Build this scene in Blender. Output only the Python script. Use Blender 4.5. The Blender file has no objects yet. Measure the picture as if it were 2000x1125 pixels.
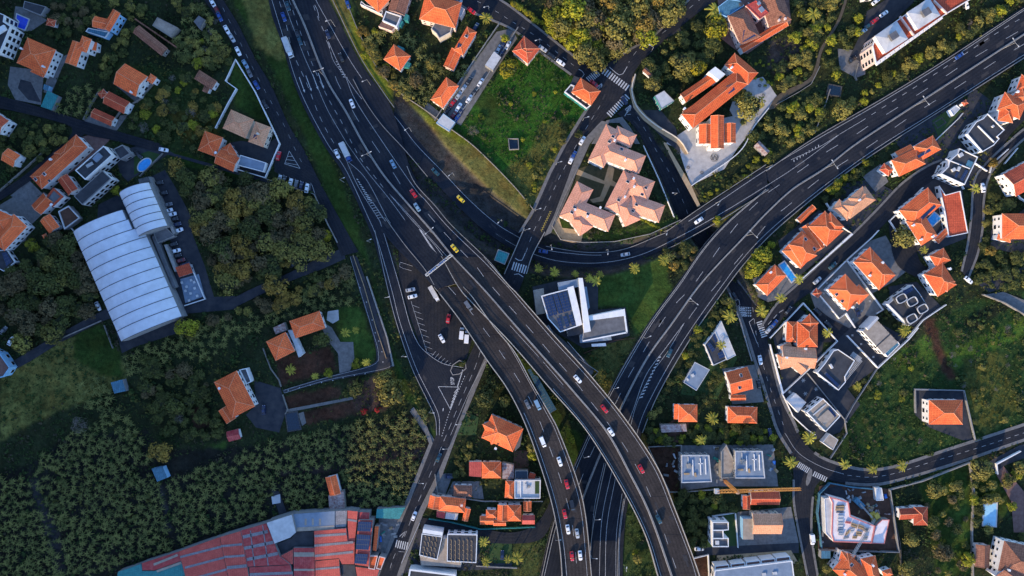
SKYS=.41; SUNS=7.6
import bpy, bmesh, math, random
import numpy as np
from mathutils import Vector, noise as mnoise
random.seed(7); rng=np.random.default_rng(7)
SC=bpy.context.scene; COL=SC.collection
S=0.26; CAMH=350.0
ORD=['first','second','third','fourth','fifth','sixth','seventh','eighth','ninth','tenth','eleventh','twelfth','thirteenth','fourteenth','fifteenth','sixteenth']
# ---- survey plan units (one unit = 0.26 m at ground level) to metres; the survey was read off an aerial view, hence the height correction
def P(px,py,z=0.0):
    k=S*(1-z/CAMH)
    return ((px-1000)*k,(562.5-py)*k,z)
# ---------------------------------------------------------------- materials
MATS={}
def nodes(m):
    m.use_nodes=True; nt=m.node_tree; nt.nodes.clear(); return nt
def mat(name,col,rough=.85,var=.25,scale=.35,spec=.3,metal=0,tile=None,detail=6,col2=None,streak=False,bump=0,coat=0,objvar=0,trans=0):
    if name in MATS: return MATS[name]
    m=bpy.data.materials.new(name); nt=nodes(m); N=nt.nodes; L=nt.links
    out=N.new('ShaderNodeOutputMaterial'); b=N.new('ShaderNodeBsdfPrincipled')
    b.inputs['Roughness'].default_value=rough; b.inputs['Metallic'].default_value=metal
    b.inputs['Specular IOR Level'].default_value=spec
    if coat: b.inputs['Coat Weight'].default_value=coat
    geo=N.new('ShaderNodeNewGeometry')
    nz=N.new('ShaderNodeTexNoise'); nz.inputs['Scale'].default_value=scale; nz.inputs['Detail'].default_value=detail; nz.inputs['Roughness'].default_value=.65
    if streak:
        mp=N.new('ShaderNodeMapping'); mp.inputs['Scale'].default_value=streak; L.new(geo.outputs['Position'],mp.inputs[0]); L.new(mp.outputs[0],nz.inputs['Vector'])
    else: L.new(geo.outputs['Position'],nz.inputs['Vector'])
    rp=N.new('ShaderNodeMapRange'); rp.inputs[1].default_value=.3; rp.inputs[2].default_value=.7
    L.new(nz.outputs['Fac'],rp.inputs[0])
    mx=N.new('ShaderNodeMix'); mx.data_type='RGBA'
    c2=col2 if col2 else tuple(min(1,c*(1+var)) for c in col)
    c1=col if col2 else tuple(c*(1-var) for c in col)
    mx.inputs[6].default_value=(*c1,1); mx.inputs[7].default_value=(*c2,1)
    L.new(rp.outputs[0],mx.inputs[0]); last=mx.outputs[2]
    if tile:
        uv=N.new('ShaderNodeUVMap'); sp=N.new('ShaderNodeSeparateXYZ'); L.new(uv.outputs[0],sp.inputs[0])
        def stripes(sock,freq,amt,last):
            mu=N.new('ShaderNodeMath'); mu.operation='MULTIPLY'; mu.inputs[1].default_value=freq*2*math.pi; L.new(sock,mu.inputs[0])
            sn=N.new('ShaderNodeMath'); sn.operation='SINE'; L.new(mu.outputs[0],sn.inputs[0])
            mr=N.new('ShaderNodeMapRange'); mr.inputs[1].default_value=-1; mr.inputs[2].default_value=1; mr.inputs[3].default_value=1-amt; mr.inputs[4].default_value=1+amt*.4
            L.new(sn.outputs[0],mr.inputs[0])
            vm=N.new('ShaderNodeVectorMath'); vm.operation='SCALE'; L.new(last,vm.inputs[0]); L.new(mr.outputs[0],vm.inputs['Scale']); return vm.outputs[0]
        last=stripes(sp.outputs[0],1/tile[0],tile[2],last); last=stripes(sp.outputs[1],1/tile[1],tile[2]*.6,last)
        n2=N.new('ShaderNodeTexNoise'); n2.inputs['Scale'].default_value=2.2; n2.inputs['Detail'].default_value=3; L.new(geo.outputs['Position'],n2.inputs['Vector'])
        m2=N.new('ShaderNodeMapRange'); m2.inputs[1].default_value=.35; m2.inputs[2].default_value=.65; m2.inputs[3].default_value=.74; m2.inputs[4].default_value=1.14; L.new(n2.outputs['Fac'],m2.inputs[0])
        vm=N.new('ShaderNodeVectorMath'); vm.operation='SCALE'; L.new(last,vm.inputs[0]); L.new(m2.outputs[0],vm.inputs['Scale']); last=vm.outputs[0]
    if objvar:
        oi=N.new('ShaderNodeObjectInfo'); mr=N.new('ShaderNodeMapRange'); mr.inputs[3].default_value=1-objvar; mr.inputs[4].default_value=1+objvar; L.new(oi.outputs['Random'],mr.inputs[0])
        vm=N.new('ShaderNodeVectorMath'); vm.operation='SCALE'; L.new(last,vm.inputs[0]); L.new(mr.outputs[0],vm.inputs['Scale']); last=vm.outputs[0]
    L.new(last,b.inputs['Base Color'])
    if bump:
        bp=N.new('ShaderNodeBump'); bp.inputs['Strength'].default_value=bump; bp.inputs['Distance'].default_value=.2; L.new(nz.outputs['Fac'],bp.inputs['Height']); L.new(bp.outputs[0],b.inputs['Normal'])
    if trans:
        tr=N.new('ShaderNodeBsdfTranslucent'); L.new(last,tr.inputs[0]); ms=N.new('ShaderNodeMixShader'); ms.inputs[0].default_value=trans
        L.new(b.outputs[0],ms.inputs[1]); L.new(tr.outputs[0],ms.inputs[2]); L.new(ms.outputs[0],out.inputs[0])
    else: L.new(b.outputs[0],out.inputs[0])
    MATS[name]=m; return m
TAN=.30; sx,sy=.5,.866
M=dict(
 deck=mat('sunlit_deck_asphalt',(.030,.0265,.0255),.95,.3,.15,.04,col2=(.052,.044,.040),tile=(1.8,500,.14)),  # lit copy of the road asphalt, sunlight on the viaducts put into its colour
 patch=mat('asphalt_patch',(.012,.0135,.018),.95,.3,.5,.04),patchl=mat('worn_asphalt',(.032,.032,.036),.95,.3,.9,.04,col2=(.05,.048,.048)),
 court=mat('court_planting',(.035,.038,.016),.95,.3,.6,col2=(.075,.062,.03)),
 solarb=mat('field_panel',(.02,.075,.13),.3,.3,.8,.4,col2=(.04,.12,.18)),
 earth=mat('bare_earth',(.05,.04,.028),.95,.3,.6,col2=(.10,.08,.055)),
 asphalt=mat('asphalt',(.0125,.0165,.0245),.95,.3,.10,.04,streak=(1,1,1),col2=(.031,.032,.037),tile=(1.8,500,.13)),
 street=mat('street_asphalt',(.0155,.019,.026),.95,.3,.2,.04,tile=(1.7,500,.12),col2=(.032,.031,.033)),
 yard=mat('yard_asphalt',(.022,.0265,.035),.95,.4,.25,.06,col2=(.055,.054,.057)),
 white=mat('white_paint',(.40,.40,.39),.7,.35,1.1),
 yellowp=mat('yellow_paint',(.45,.33,.06),.7,.25,1.5),
 conc=mat('concrete',(.17,.165,.155),.9,.3,.5,col2=(.28,.27,.25)),
 barrier=mat('barrier_concrete',(.17,.16,.145),.9,.3,.8,col2=(.30,.28,.25)),
 side=mat('sidewalk_slabs',(.10,.097,.092),.9,.3,.6,col2=(.17,.16,.15)),
 gravel=mat('gravel',(.09,.088,.085),.95,.4,.5,col2=(.17,.165,.16)),
 stone=mat('stone_paving',(.28,.27,.26),.9,.3,.4,col2=(.42,.4,.38)),
 brickp=mat('brick_paving',(.12,.06,.05),.9,.3,.6,col2=(.19,.11,.09)),
 ochre=mat('ochre_paving',(.30,.2,.11),.9,.3,.5,col2=(.42,.3,.17)),
 soil=mat('soil',(.05,.025,.016),.95,.4,.5,col2=(.10,.05,.032)),
 rock=mat('basalt_wall',(.03,.03,.03),.95,.4,.8,col2=(.08,.075,.07)),
 wallw=mat('white_render',(.66,.65,.63),.85,.1,.4),
 wallc=mat('cream_render',(.55,.48,.38),.85,.1,.4),
 wallp=mat('pink_render',(.62,.47,.41),.85,.1,.4),
 wallb=mat('blue_render',(.22,.42,.6),.85,.1,.4),
 wallg=mat('grey_render',(.2,.2,.2),.85,.2,.4),
 walls=mat('stone_wall',(.14,.13,.115),.95,.3,.8,col2=(.26,.24,.21)),
 roof=mat('orange_tiles',(.64,.098,.026),.8,.2,.25,col2=(.86,.175,.048),tile=(.9,1.3,.2),objvar=.2),
 roofr=mat('red_tiles',(.36,.055,.022),.8,.2,.25,col2=(.58,.10,.04),tile=(.9,1.3,.2),objvar=.2),
 rooft=mat('tan_tiles',(.52,.24,.12),.8,.2,.25,col2=(.68,.34,.19),tile=(.9,1.3,.13)),
 roofp=mat('pink_tiles',(.64,.27,.16),.8,.2,.25,col2=(.80,.37,.235),tile=(.9,1.3,.1)),
 roofo=mat('old_tiles',(.19,.075,.045),.85,.3,.5,col2=(.34,.15,.09),tile=(.9,1.3,.25)),
 ridge=mat('ridge_mortar',(.62,.25,.13),.9,.15,1),
 fgrey=mat('grey_flat_roof',(.075,.075,.08),.9,.3,.3,col2=(.14,.14,.145)),
 fdark=mat('dark_flat_roof',(.025,.027,.032),.85,.3,.3,col2=(.05,.052,.058)),
 fblue=mat('blue_grey_roof',(.13,.17,.22),.8,.3,.3,col2=(.2,.25,.31)),
 flight=mat('light_flat_roof',(.35,.35,.35),.9,.3,.3,col2=(.52,.52,.51)),
 ftan=mat('tan_flat_roof',(.22,.18,.14),.9,.3,.5,col2=(.36,.3,.24)),
 membrane=mat('white_membrane',(.54,.56,.60),.5,.12,.25,.4),
 seam=mat('dark_seam',(.06,.065,.075),.7,.1),
 redm=mat('red_metal',(.32,.018,.022),.6,.3,.5,col2=(.46,.09,.08),tile=(1.0,40,.12)),
 redo=mat('faded_red_metal',(.42,.055,.04),.6,.25,.3,col2=(.56,.10,.07),tile=(1.0,40,.12)),
 greym=mat('grey_metal',(.15,.145,.15),.5,.2,.4,col2=(.26,.25,.26),tile=(1.0,40,.12)),
 tealm=mat('teal_metal',(.02,.16,.16),.6,.25,.4,col2=(.04,.24,.23),tile=(1.0,40,.1)),
 rust=mat('rusty_metal',(.14,.04,.025),.8,.4,.9,col2=(.42,.36,.33)),
 bluem=mat('blue_metal',(.045,.13,.19),.6,.25,.6,col2=(.08,.21,.29),tile=(1.0,40,.15)),
 glass=mat('window_glass',(.012,.016,.022),.15,.2,.5,.6),
 solar=mat('solar_cells',(.008,.02,.065),.25,.3,.8,.5,col2=(.014,.035,.10)),
 solarf=mat('solar_frame',(.085,.09,.10),.6,.1),
 pool=mat('pool_water',(.03,.28,.62),.12,.2,.8,.5),
 poold=mat('deep_blue_pool',(.01,.05,.5),.15,.2,.8,.5),
 poolp=mat('pale_pool',(.3,.55,.68),.15,.1,.8,.5),
 tank=mat('dark_water',(.006,.016,.03),.1,.2,.8,.6),
 metal=mat('galvanised_metal',(.35,.35,.34),.45,.2,2,metal=.3),
 crane=mat('orange_crane_paint',(.55,.24,.05),.6,.2,2),
 craneg=mat('grey_crane_paint',(.32,.33,.33),.6,.2,2),
 wood=mat('wood_planks',(.25,.16,.08),.9,.4,1.5,col2=(.42,.3,.17)),
 tarp=mat('green_mesh',(.03,.2,.15),.8,.3,1),
 blue=mat('blue_plastic',(.03,.14,.45),.5,.2,1),
 tyre=mat('rubber',(.012,.012,.012),.9,.1),
 lamp_h=mat('lamp_housing',(.5,.5,.48),.5,.1),
 pinkw=mat('pink_white_slab',(.62,.5,.48),.9,.2,.6,col2=(.72,.66,.63)),
 redp=mat('red_edge_paint',(.5,.16,.14),.8,.2,1),
 turf=mat('lawn_turf',(.018,.05,.012),.95,.3,.6,col2=(.035,.06,.018)),
)
# ---------------------------------------------------------------- object helpers
def new_mesh(name,verts,faces,mats,fm=None,uvs=None,smooth=False):
    me=bpy.data.meshes.new(name); me.from_pydata([tuple(v) for v in verts],[],[tuple(f) for f in faces])
    for m in (mats if isinstance(mats,(list,tuple)) else [mats]): me.materials.append(m)
    if fm is not None: me.polygons.foreach_set('material_index',fm)
    if uvs is not None:
        uvl=me.uv_layers.new(name='UVMap'); flat=[]
        for f,u in zip(faces,uvs):
            for k in range(len(f)): flat+= list(u[k])
        uvl.data.foreach_set('uv',flat)
    if smooth: me.polygons.foreach_set('use_smooth',[True]*len(me.polygons))
    me.update(); return me
def link(name,me,parent=None,loc=(0,0,0)):
    o=bpy.data.objects.new(name,me); COL.objects.link(o); o.location=loc
    if parent: o.parent=parent
    return o
def tag(o,label=None,cat=None,group=None,kind=None):
    if label: o['label']=label
    if cat: o['category']=cat
    if group: o['group']=group
    if kind: o['kind']=kind
    return o
def root(name,label,cat,loc=(0,0,0),group=None,rz=0):
    o=bpy.data.objects.new(name,None); COL.objects.link(o); o.location=loc; o.rotation_euler[2]=rz
    o.empty_display_size=.5
    return tag(o,label,cat,group)
def copy_tree(o,parent=None):
    c=o.copy(); COL.objects.link(c)
    if parent: c.parent=parent
    for ch in o.children: copy_tree(ch,c)
    return c
class MB:
    """collects geometry for one mesh"""
    def __init__(s): s.v=[]; s.f=[]; s.m=[]; s.u=[]
    def add(s,vs,fs,mi=0,us=None):
        b=len(s.v); s.v+=[tuple(v) for v in vs]
        for k,f in enumerate(fs):
            s.f.append([i+b for i in f]); s.m.append(mi)
            s.u.append(us[k] if us else [(vs[i][0],vs[i][1]) for i in f])
    def box(s,c,d,rz=0,mi=0,rot=None):
        cx,cy,cz=c; dx,dy,dz=d[0]/2,d[1]/2,d[2]/2; ca,sa=math.cos(rz),math.sin(rz); vs=[]
        for z in(-dz,dz):
            for x,y in((-dx,-dy),(dx,-dy),(dx,dy),(-dx,dy)): vs.append((cx+x*ca-y*sa,cy+x*sa+y*ca,cz+z))
        s.add(vs,[(3,2,1,0),(4,5,6,7),(0,1,5,4),(1,2,6,5),(2,3,7,6),(3,0,4,7)],mi)
    def prism(s,poly,z0,z1,mi=0,top=True,mtop=None):
        # poly: world xy ccw or cw
        a=sum(poly[i][0]*poly[(i+1)%len(poly)][1]-poly[(i+1)%len(poly)][0]*poly[i][1] for i in range(len(poly)))
        if a<0: poly=poly[::-1]
        n=len(poly); vs=[(x,y,z0) for x,y in poly]+[(x,y,z1) for x,y in poly]
        s.add(vs,[(i,(i+1)%n,(i+1)%n+n,i+n) for i in range(n)],mi)
        if top: s.add([(x,y,z1) for x,y in poly],[tuple(range(n))],mtop if mtop is not None else mi)
    def bar(s,a,b,r,mi=0,n=5):
        a=Vector(a); b=Vector(b); d=(b-a); 
        if d.length<1e-6: return
        d.normalize(); up=Vector((0,0,1)) if abs(d.z)<.9 else Vector((1,0,0)); u=d.cross(up).normalized(); w=d.cross(u); vs=[]
        r2=r if not isinstance(r,tuple) else None
        ra,rb=(r,r) if r2 is not None else r
        for p,rr in((a,ra),(b,rb)):
            for k in range(n):
                t=2*math.pi*k/n; vs.append(p+u*math.cos(t)*rr+w*math.sin(t)*rr)
        s.add(vs,[(k,(k+1)%n,(k+1)%n+n,k+n) for k in range(n)]+[tuple(range(n,2*n)),tuple(range(n-1,-1,-1))],mi)
    def build(s,name,mats,parent=None,origin=(0,0,0),smooth=False):
        ox,oy,oz=origin
        me=new_mesh(name,[(x-ox,y-oy,z-oz) for x,y,z in s.v],s.f,mats,s.m,s.u,smooth)
        return link(name,me,parent,(0,0,0) if parent else origin)
def catmull(pts,step=6.0):
    pts=[tuple(map(float,p)) for p in pts]; out=[]
    n=len(pts)
    if n==2:
        a,b=np.array(pts[0]),np.array(pts[1]); k=max(1,int(np.hypot(*(b-a)[:2])/step)); return [tuple(a+(b-a)*i/k) for i in range(k+1)]
    P_=[np.array(p) for p in pts]; P_=[2*P_[0]-P_[1]]+P_+[2*P_[-1]-P_[-2]]
    for i in range(1,n):
        a,b,c,d=P_[i-1],P_[i],P_[i+1],P_[i+2]; k=max(1,int(np.hypot(*(c-b)[:2])/step))
        for j in range(k):
            t=j/k; out.append(tuple(.5*((2*b)+(c-a)*t+(2*a-5*b+4*c-d)*t*t+(3*b-a-3*c+d)*t**3)))
    out.append(tuple(P_[-2])); return out
def resample(pts,n):
    a=np.array(pts,float); d=np.r_[0,np.cumsum(np.hypot(*np.diff(a[:,:2],axis=0).T))]; t=np.linspace(0,d[-1],n)
    return np.stack([np.interp(t,d,a[:,k]) for k in range(a.shape[1])],1)
def inpoly(px,py,poly):
    px=np.asarray(px,float); py=np.asarray(py,float); r=np.zeros(px.shape,bool); n=len(poly); j=n-1
    for i in range(n):
        xi,yi=poly[i]; xj,yj=poly[j]
        if yi!=yj:
            r^=((yi>py)!=(yj>py))&(px<(xj-xi)*(py-yi)/(yj-yi)+xi)
        j=i
    return r
HARD=[]   # footprints (plan units) where no plant may grow
def hard(poly): HARD.append((min(p[0] for p in poly),max(p[0] for p in poly),min(p[1] for p in poly),max(p[1] for p in poly),poly))
# ---------------------------------------------------------------- road levels
def z0(px,py): return 0.0
def zmain(px,py): return float(np.interp(.68*px+.73*py,[850,960,1050,1140,1300],[0,4.0,7,8.5,9.2]))
def zramp(px,py): return float(np.interp(px,[700,850,960,1040,1180,1290,1345,1400,1500,1600],[0,-2,-5.6,-6.2,-5.2,-2.4,0.0,.5,.3,0.02]))
def zside(px,py): return float(np.interp(py,[215,281,400,440,520,570,629,697],[0,-1,-6.3,-6.8,-6.8,-4.5,-1.8,0]))
STRIPS={}
def strip(key,Lp,Rp,zf,name,matk,off=0.0,mode='ground',n=None,label=None,register=True):
    L=catmull(Lp); R=catmull(Rp); n=n or max(len(L),len(R)); L=resample(L,n); R=resample(R,n)
    mid=(L+R)/2; zz=[zf(*p[:2])+off for p in mid]
    mb=MB(); vl=[P(a[0],a[1],z) for a,z in zip(L,zz)]; vr=[P(a[0],a[1],z) for a,z in zip(R,zz)]
    vs=vl+vr
    mb.add(vs,[(i,i+1,n+i+1,n+i) for i in range(n-1)])
    # fix orientation upward
    a,b,c=Vector(vs[0]),Vector(vs[1]),Vector(vs[n])
    wd=[(Vector(q)-Vector(p)).length for p,q in zip(vl,vr)]; dl=[0]
    for p,q in zip(vl,vl[1:]): dl.append(dl[-1]+(Vector(q)-Vector(p)).length)
    mb.u=[[(0,dl[i]),(0,dl[i+1]),(wd[i+1],dl[i+1]),(wd[i],dl[i])] for i in range(n-1)]
    if (b-a).cross(c-a).z<0: mb.f=[f[::-1] for f in mb.f]; mb.u=[u[::-1] for u in mb.u]
    sides=MB()
    if mode in('deck','fill'):
        for i in range(n-1):
            low=lambda z:(z-1.3 if mode=='deck' else min(z-.3,-1.5))
            for e in(vl,vr):
                p,q=e[i],e[i+1]; sides.add([p,q,(q[0],q[1],low(q[2])),(p[0],p[1],low(p[2]))],[(0,1,2,3)])
            if mode=='deck':
                p,q,r_,t=vl[i],vl[i+1],vr[i+1],vr[i]; sides.add([(w[0],w[1],w[2]-1.3) for w in(p,q,r_,t)],[(0,1,2,3)])
        for e in (0,n-1):
            p,q=vl[e],vr[e]; sides.add([p,q,(q[0],q[1],low(q[2])),(p[0],p[1],low(p[2]))],[(0,1,2,3)])
    STRIPS[key]=dict(L=L,R=R,mid=mid,z=zz,zf=zf,vl=vl,vr=vr,mb=mb,sides=sides)
    if register: hard([tuple(p) for p in L]+[tuple(p) for p in R[::-1]])
    return STRIPS[key]
def road_obj(key,name,matk='asphalt',kind='structure'):
    s=STRIPS[key]; o=s['mb'].build(name,M[matk]); tag(o,kind=kind)
    if s['sides'].f:
        w=s['sides'].build('retaining_side',M['conc'],o)
    return o
def ribbon(mb,pts,zf,w,off,dash=None,px=True,phase=0):
    w*=.82
    """flat painted line following pts (plan units), width w metres"""
    pts=resample(catmull(pts,4),max(2,int(sum(math.hypot(b[0]-a[0],b[1]-a[1]) for a,b in zip(pts,pts[1:]))/2.5)))
    W=[Vector(P(p[0],p[1],zf(p[0],p[1])+off)) for p in pts]
    d=[0]
    for a,b in zip(W,W[1:]): d.append(d[-1]+(b-a).length)
    def at(t):
        t=max(0,min(d[-1],t)); i=int(np.searchsorted(d,t))-1; i=max(0,min(len(W)-2,i)); f=(t-d[i])/max(1e-6,d[i+1]-d[i]); return W[i].lerp(W[i+1],f)
    segs=[(0,d[-1])] if not dash else []
    if dash:
        t=phase
        while t<d[-1]-.5: segs.append((t,min(d[-1],t+dash[0]))); t+=dash[0]+dash[1]
    for a,b in segs:
        k=max(1,int((b-a)/2)); ps=[at(a+(b-a)*i/k) for i in range(k+1)]; vs=[]
        for i,p in enumerate(ps):
            t=(ps[min(k,i+1)]-ps[max(0,i-1)]); t.z=0; t.normalize(); nrm=Vector((-t.y,t.x,0))*w/2; vs+= [p-nrm,p+nrm]
        mb.add(vs,[(2*i,2*i+2,2*i+3,2*i+1) for i in range(k)])
def wallrun(mb,pts,zf,w,h,base=0,closed=False,mi=0,off=0,step=8):
    p2=catmull(pts,step) if step else [tuple(map(float,p)) for p in pts]
    W=[Vector(P(p[0],p[1],zf(p[0],p[1])+off)) for p in p2]; k=len(W)-1; vs=[]
    for i,p in enumerate(W):
        a=W[max(0,i-1)]; b=W[min(k,i+1)]
        t=(b-a); t.z=0; t.normalize(); nrm=Vector((-t.y,t.x,0))*w/2
        if 0<i<k and not step:
            t1=(p-a); t1.z=0; t1.normalize(); c=max(.35,abs(t1.dot(t))); nrm/=c
        vs+=[p-nrm+Vector((0,0,base)),p+nrm+Vector((0,0,base)),p-nrm+Vector((0,0,h)),p+nrm+Vector((0,0,h))]
    fs=[]
    for i in range(k):
        a,b=4*i,4*i+4
        fs+=[(a+2,b+2,b+3,a+3),(a,b,b+2,a+2),(a+1,a+3,b+3,b+1)]
    fs+=[(0,2,3,1),(4*k,4*k+1,4*k+3,4*k+2)]
    mb.add(vs,fs,mi)
# ---- the carriageways
# motorway coming in from the top left: both carriageways, on fill until the viaducts begin
A_L=[(521,-20),(531,30),(549,80),(570,150),(594,210),(634,285),(668,335),(708,415)]
EXIT_L=[(708,415),(728,465),(755,562),(773,632),(803,717),(832,778),(849,815),(851,850)]
strip('west',[(516,-40)]+A_L+[(728,450)],[(640,-40),(640,-5),(655,25),(700,115),(745,180),(762,205),(782,262),(800,325),(830,380)],z0,'motorway','asphalt')
road_obj('west','motorway_road')
strip('exit',[(700,400)]+EXIT_L[1:],[(745,425),(757,470),(783,562),(800,625),(817,668),(835,690),(870,712),(905,722)],z0,'slip','asphalt',off=.012)
road_obj('exit','slip_road')
strip('mainfill',[(690,380),(728,428),(770,480),(832,543),(850,566)],[(800,335),(815,365),(850,405),(882,443),(948,505),(972,530)],zmain,'m','asphalt',off=.022,mode='fill')
road_obj('mainfill','motorway_embankment')
# curving connector under the street bridge and on to the north-east motorway
strip('ramp',[(690,160),(705,190),(736,236),(782,287),(843,349),(896,404),(946,450),(997,484),(1045,506),(1100,519),(1175,521),(1250,506),(1328,471),(1412,424),(1500,368)],
      [(655,60),(690,112),(726,165),(781,226),(818,276),(868,328),(918,381),(968,426),(1004,450),(1062,478),(1125,488),(1175,490),(1225,483),(1284,459),(1372,406),(1495,325)],zramp,'r','asphalt',off=.03)
def zr2(px,py): return zramp(px,py)+.0
# motorway to the north-east
strip('ne',[(2030,-5),(2000,12),(1850,112),(1725,189),(1587,269),(1495,335),(1500,365),(1420,430),(1370,485),(1322,555),(1270,625),(1220,708),(1182,778),(1146,850),(1108,940),(1078,1024),(1054,1125),(1048,1160)],
      [(2030,95),(2000,115),(1925,163),(1825,226),(1725,290),(1652,340),(1578,397),(1505,460),(1456,512),(1418,562),(1345,664),(1283,772),(1253,845),(1228,974),(1219,1044),(1216,1125),(1216,1160)],z0,'ne','asphalt',mode='deck')
road_obj('ne','motorway_northeast_road')
# left viaduct, right viaduct
strip('vleft',[(848,560),(872,590),(905,634),(952,704),(994,764),(1032,843),(1074,969),(1092,1059),(1098,1125),(1100,1160)],
      [(905,560),(925,583),(966,640),(1005,687),(1038,747),(1076,812),(1092,844),(1125,931),(1143,1004),(1155,1125),(1157,1160)],zmain,'vl','asphalt',off=.03,mode='deck')
strip('vright',[(862,500),(897,562),(925,594),(1000,672),(1075,759),(1147,843),(1215,954),(1260,1044),(1285,1125),(1296,1160)],
      [(945,502),(998,562),(1005,568),(1080,653),(1156,737),(1224,822),(1283,911),(1318,994),(1352,1084),(1366,1125),(1376,1160)],zmain,'vr','asphalt',off=.04,mode='deck')
# streets
ST=[]
def street(key,L,R,zf=z0,off=.05,name='street_road',m='street'):
    strip(key,L,R,zf,name,m,off=off); road_obj(key,name,m); ST.append(key)
street('nwst',[(860,-30),(890,2),(925,25),(1000,57),(1060,105),(1117,147),(1150,175)],[(940,-30),(975,-2),(1000,15),(1060,62),(1115,105),(1180,150)],off=.05)
street('nest',[(1372,-30),(1345,0),(1330,15),(1280,67),(1225,100),(1177,135),(1170,175)],[(1430,-30),(1400,0),(1370,20),(1300,77),(1250,125),(1234,155),(1228,190)],off=.058)
street('main1',[(1172,160),(1165,190),(1142,225),(1107,281),(1077,338),(1045,411),(1022,451)],[(1234,160),(1222,200),(1182,232),(1132,281),(1110,346),(1082,421),(1062,458)],off=.066)
strip('bridge',[(1024,446),(1000,501),(985,535)],[(1064,453),(1040,498),(1028,535)],z0,'b','street',off=.075,mode='deck')
street('main2',[(985,530),(972,575),(945,632),(912,705),(878,780),(845,866),(795,994),(740,1125),(728,1155)],[(1028,530),(1010,575),(975,640),(945,705),(917,765),(887,849),(857,919),(817,999),(775,1125),(765,1155)],off=.07)
street('side',[(1205,222),(1237,245),(1260,281),(1292,346),(1327,428),(1350,460),(1380,500),(1410,550),(1422,565),(1450,629),(1472,697),(1490,750),(1505,800),(1520,844),(1552,896)],
       [(1232,202),(1257,232),(1282,281),(1325,338),(1362,406),(1385,450),(1412,498),(1438,545),(1452,565),(1487,617),(1500,672),(1525,770),(1550,824),(1562,850),(1590,885)],zside,off=.03)
street('east',[(1562,850),(1585,879),(1620,900),(1687,917),(1750,910),(1850,878),(2000,829),(2040,815)],[(1515,845),(1552,896),(1617,936),(1655,944),(1712,946),(1775,932),(1875,902),(2000,859),(2040,846)],off=.085)
street('south',[(1548,880),(1550,939),(1552,994),(1577,1125),(1585,1160)],[(1620,930),(1600,941),(1588,969),(1585,1044),(1597,1125),(1604,1160)],off=.076)
street('resid',[(1485,640),(1518,592),(1560,553),(1612,505),(1662,460),(1712,410),(1762,358),(1810,325),(1840,312)],[(1502,662),(1545,600),(1592,563),(1642,513),(1690,475),(1740,425),(1790,375),(1825,350),(1848,330)],off=.095)
street('culde',[(1735,420),(1738,460),(1745,500),(1760,525),(1798,545)],[(1752,405),(1775,450),(1790,490),(1800,515),(1825,528)],off=.06)
street('farright',[(2030,228),(1978,270),(1922,323),(1902,356),(1897,421),(1890,476),(1878,530)],[(2040,240),(1990,280),(1937,335),(1922,386),(1920,436),(1910,493),(1890,545)],off=.06)
street('farright2',[(2020,195),(1975,240),(1945,275),(1925,318)],[(2040,200),(1990,245),(1962,280),(1938,335)],off=.052)
street('cross2',[(1595,600),(1620,620),(1660,642)],[(1570,625),(1600,665),(1630,668)],off=.05)
street('loc',[(1545,595),(1580,615),(1605,640)],[(1528,615),(1560,640),(1600,675)],off=.045)
street('west_st',[(382,-30),(400,2),(420,30),(475,125),(500,180),(542,265),(536,330),(560,345),(607,372),(617,385),(640,436),(667,500)],[(428,-30),(437,0),(465,47),(500,117),(530,167),(562,240),(587,281),(600,305),(612,330),(625,356),(660,421),(700,492)],off=.05)
street('left_st',[(-40,180),(0,187),(80,210),(160,235),(225,255),(312,280)],[(-40,205),(0,212),(50,222),(125,242),(165,262),(225,275),(305,295)],off=.05)
street('left_st2',[(140,248),(135,268),(57,335),(0,375),(-40,400)],[(165,262),(150,275),(70,345),(0,392),(-40,418)],off=.056)
street('lowleft',[(-40,745),(0,722),(50,690),(110,655),(190,612),(215,600)],[(-40,765),(0,738),(60,705),(120,668),(195,630),(215,622)],off=.04,m='yard')
street('ship',[(820,1010),(870,1020),(930,1030),(1000,1040),(1050,1020),(1080,960),(1075,900)],[(822,1035),(880,1040),(930,1055),(1000,1062),(1060,1050),(1086,990),(1084,940)],off=.044)
# under-viaduct lane
street('apart_lane',[(1660,110),(1685,60),(1720,15),(1745,-20)],[(1680,120),(1700,75),(1745,30),(1790,-10)],off=.04,m='yard')
street('brown_lane',[(1655,-20),(1635,40),(1602,95),(1592,130),(1578,155),(1520,185),(1500,215)],[(1661,-20),(1641,40),(1608,96),(1599,130),(1587,158),(1536,190),(1512,212)],off=.035,name='earth_track',m='earth')
street('cycle',[(683,500),(700,562),(725,644),(735,692),(725,712),(640,735),(551,762)],[(697,500),(720,562),(757,660),(767,705),(755,722),(640,745),(555,768)],off=.05,name='cycle_path',m='yard')
street('lane_l',[(440,590),(500,560),(560,535),(620,505),(668,485)],[(450,605),(510,575),(570,548),(630,525),(675,505)],off=.04,name='gravel_lane',m='yard')
road_obj('ramp','connector_road')
# ---- painted markings
mk=MB()
def ln(pts,zf=z0,off=.09,w=.22,dash=None,phase=0,mb=None): ribbon(mb or mk,pts,zf,w,off,dash,phase=phase)
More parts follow.
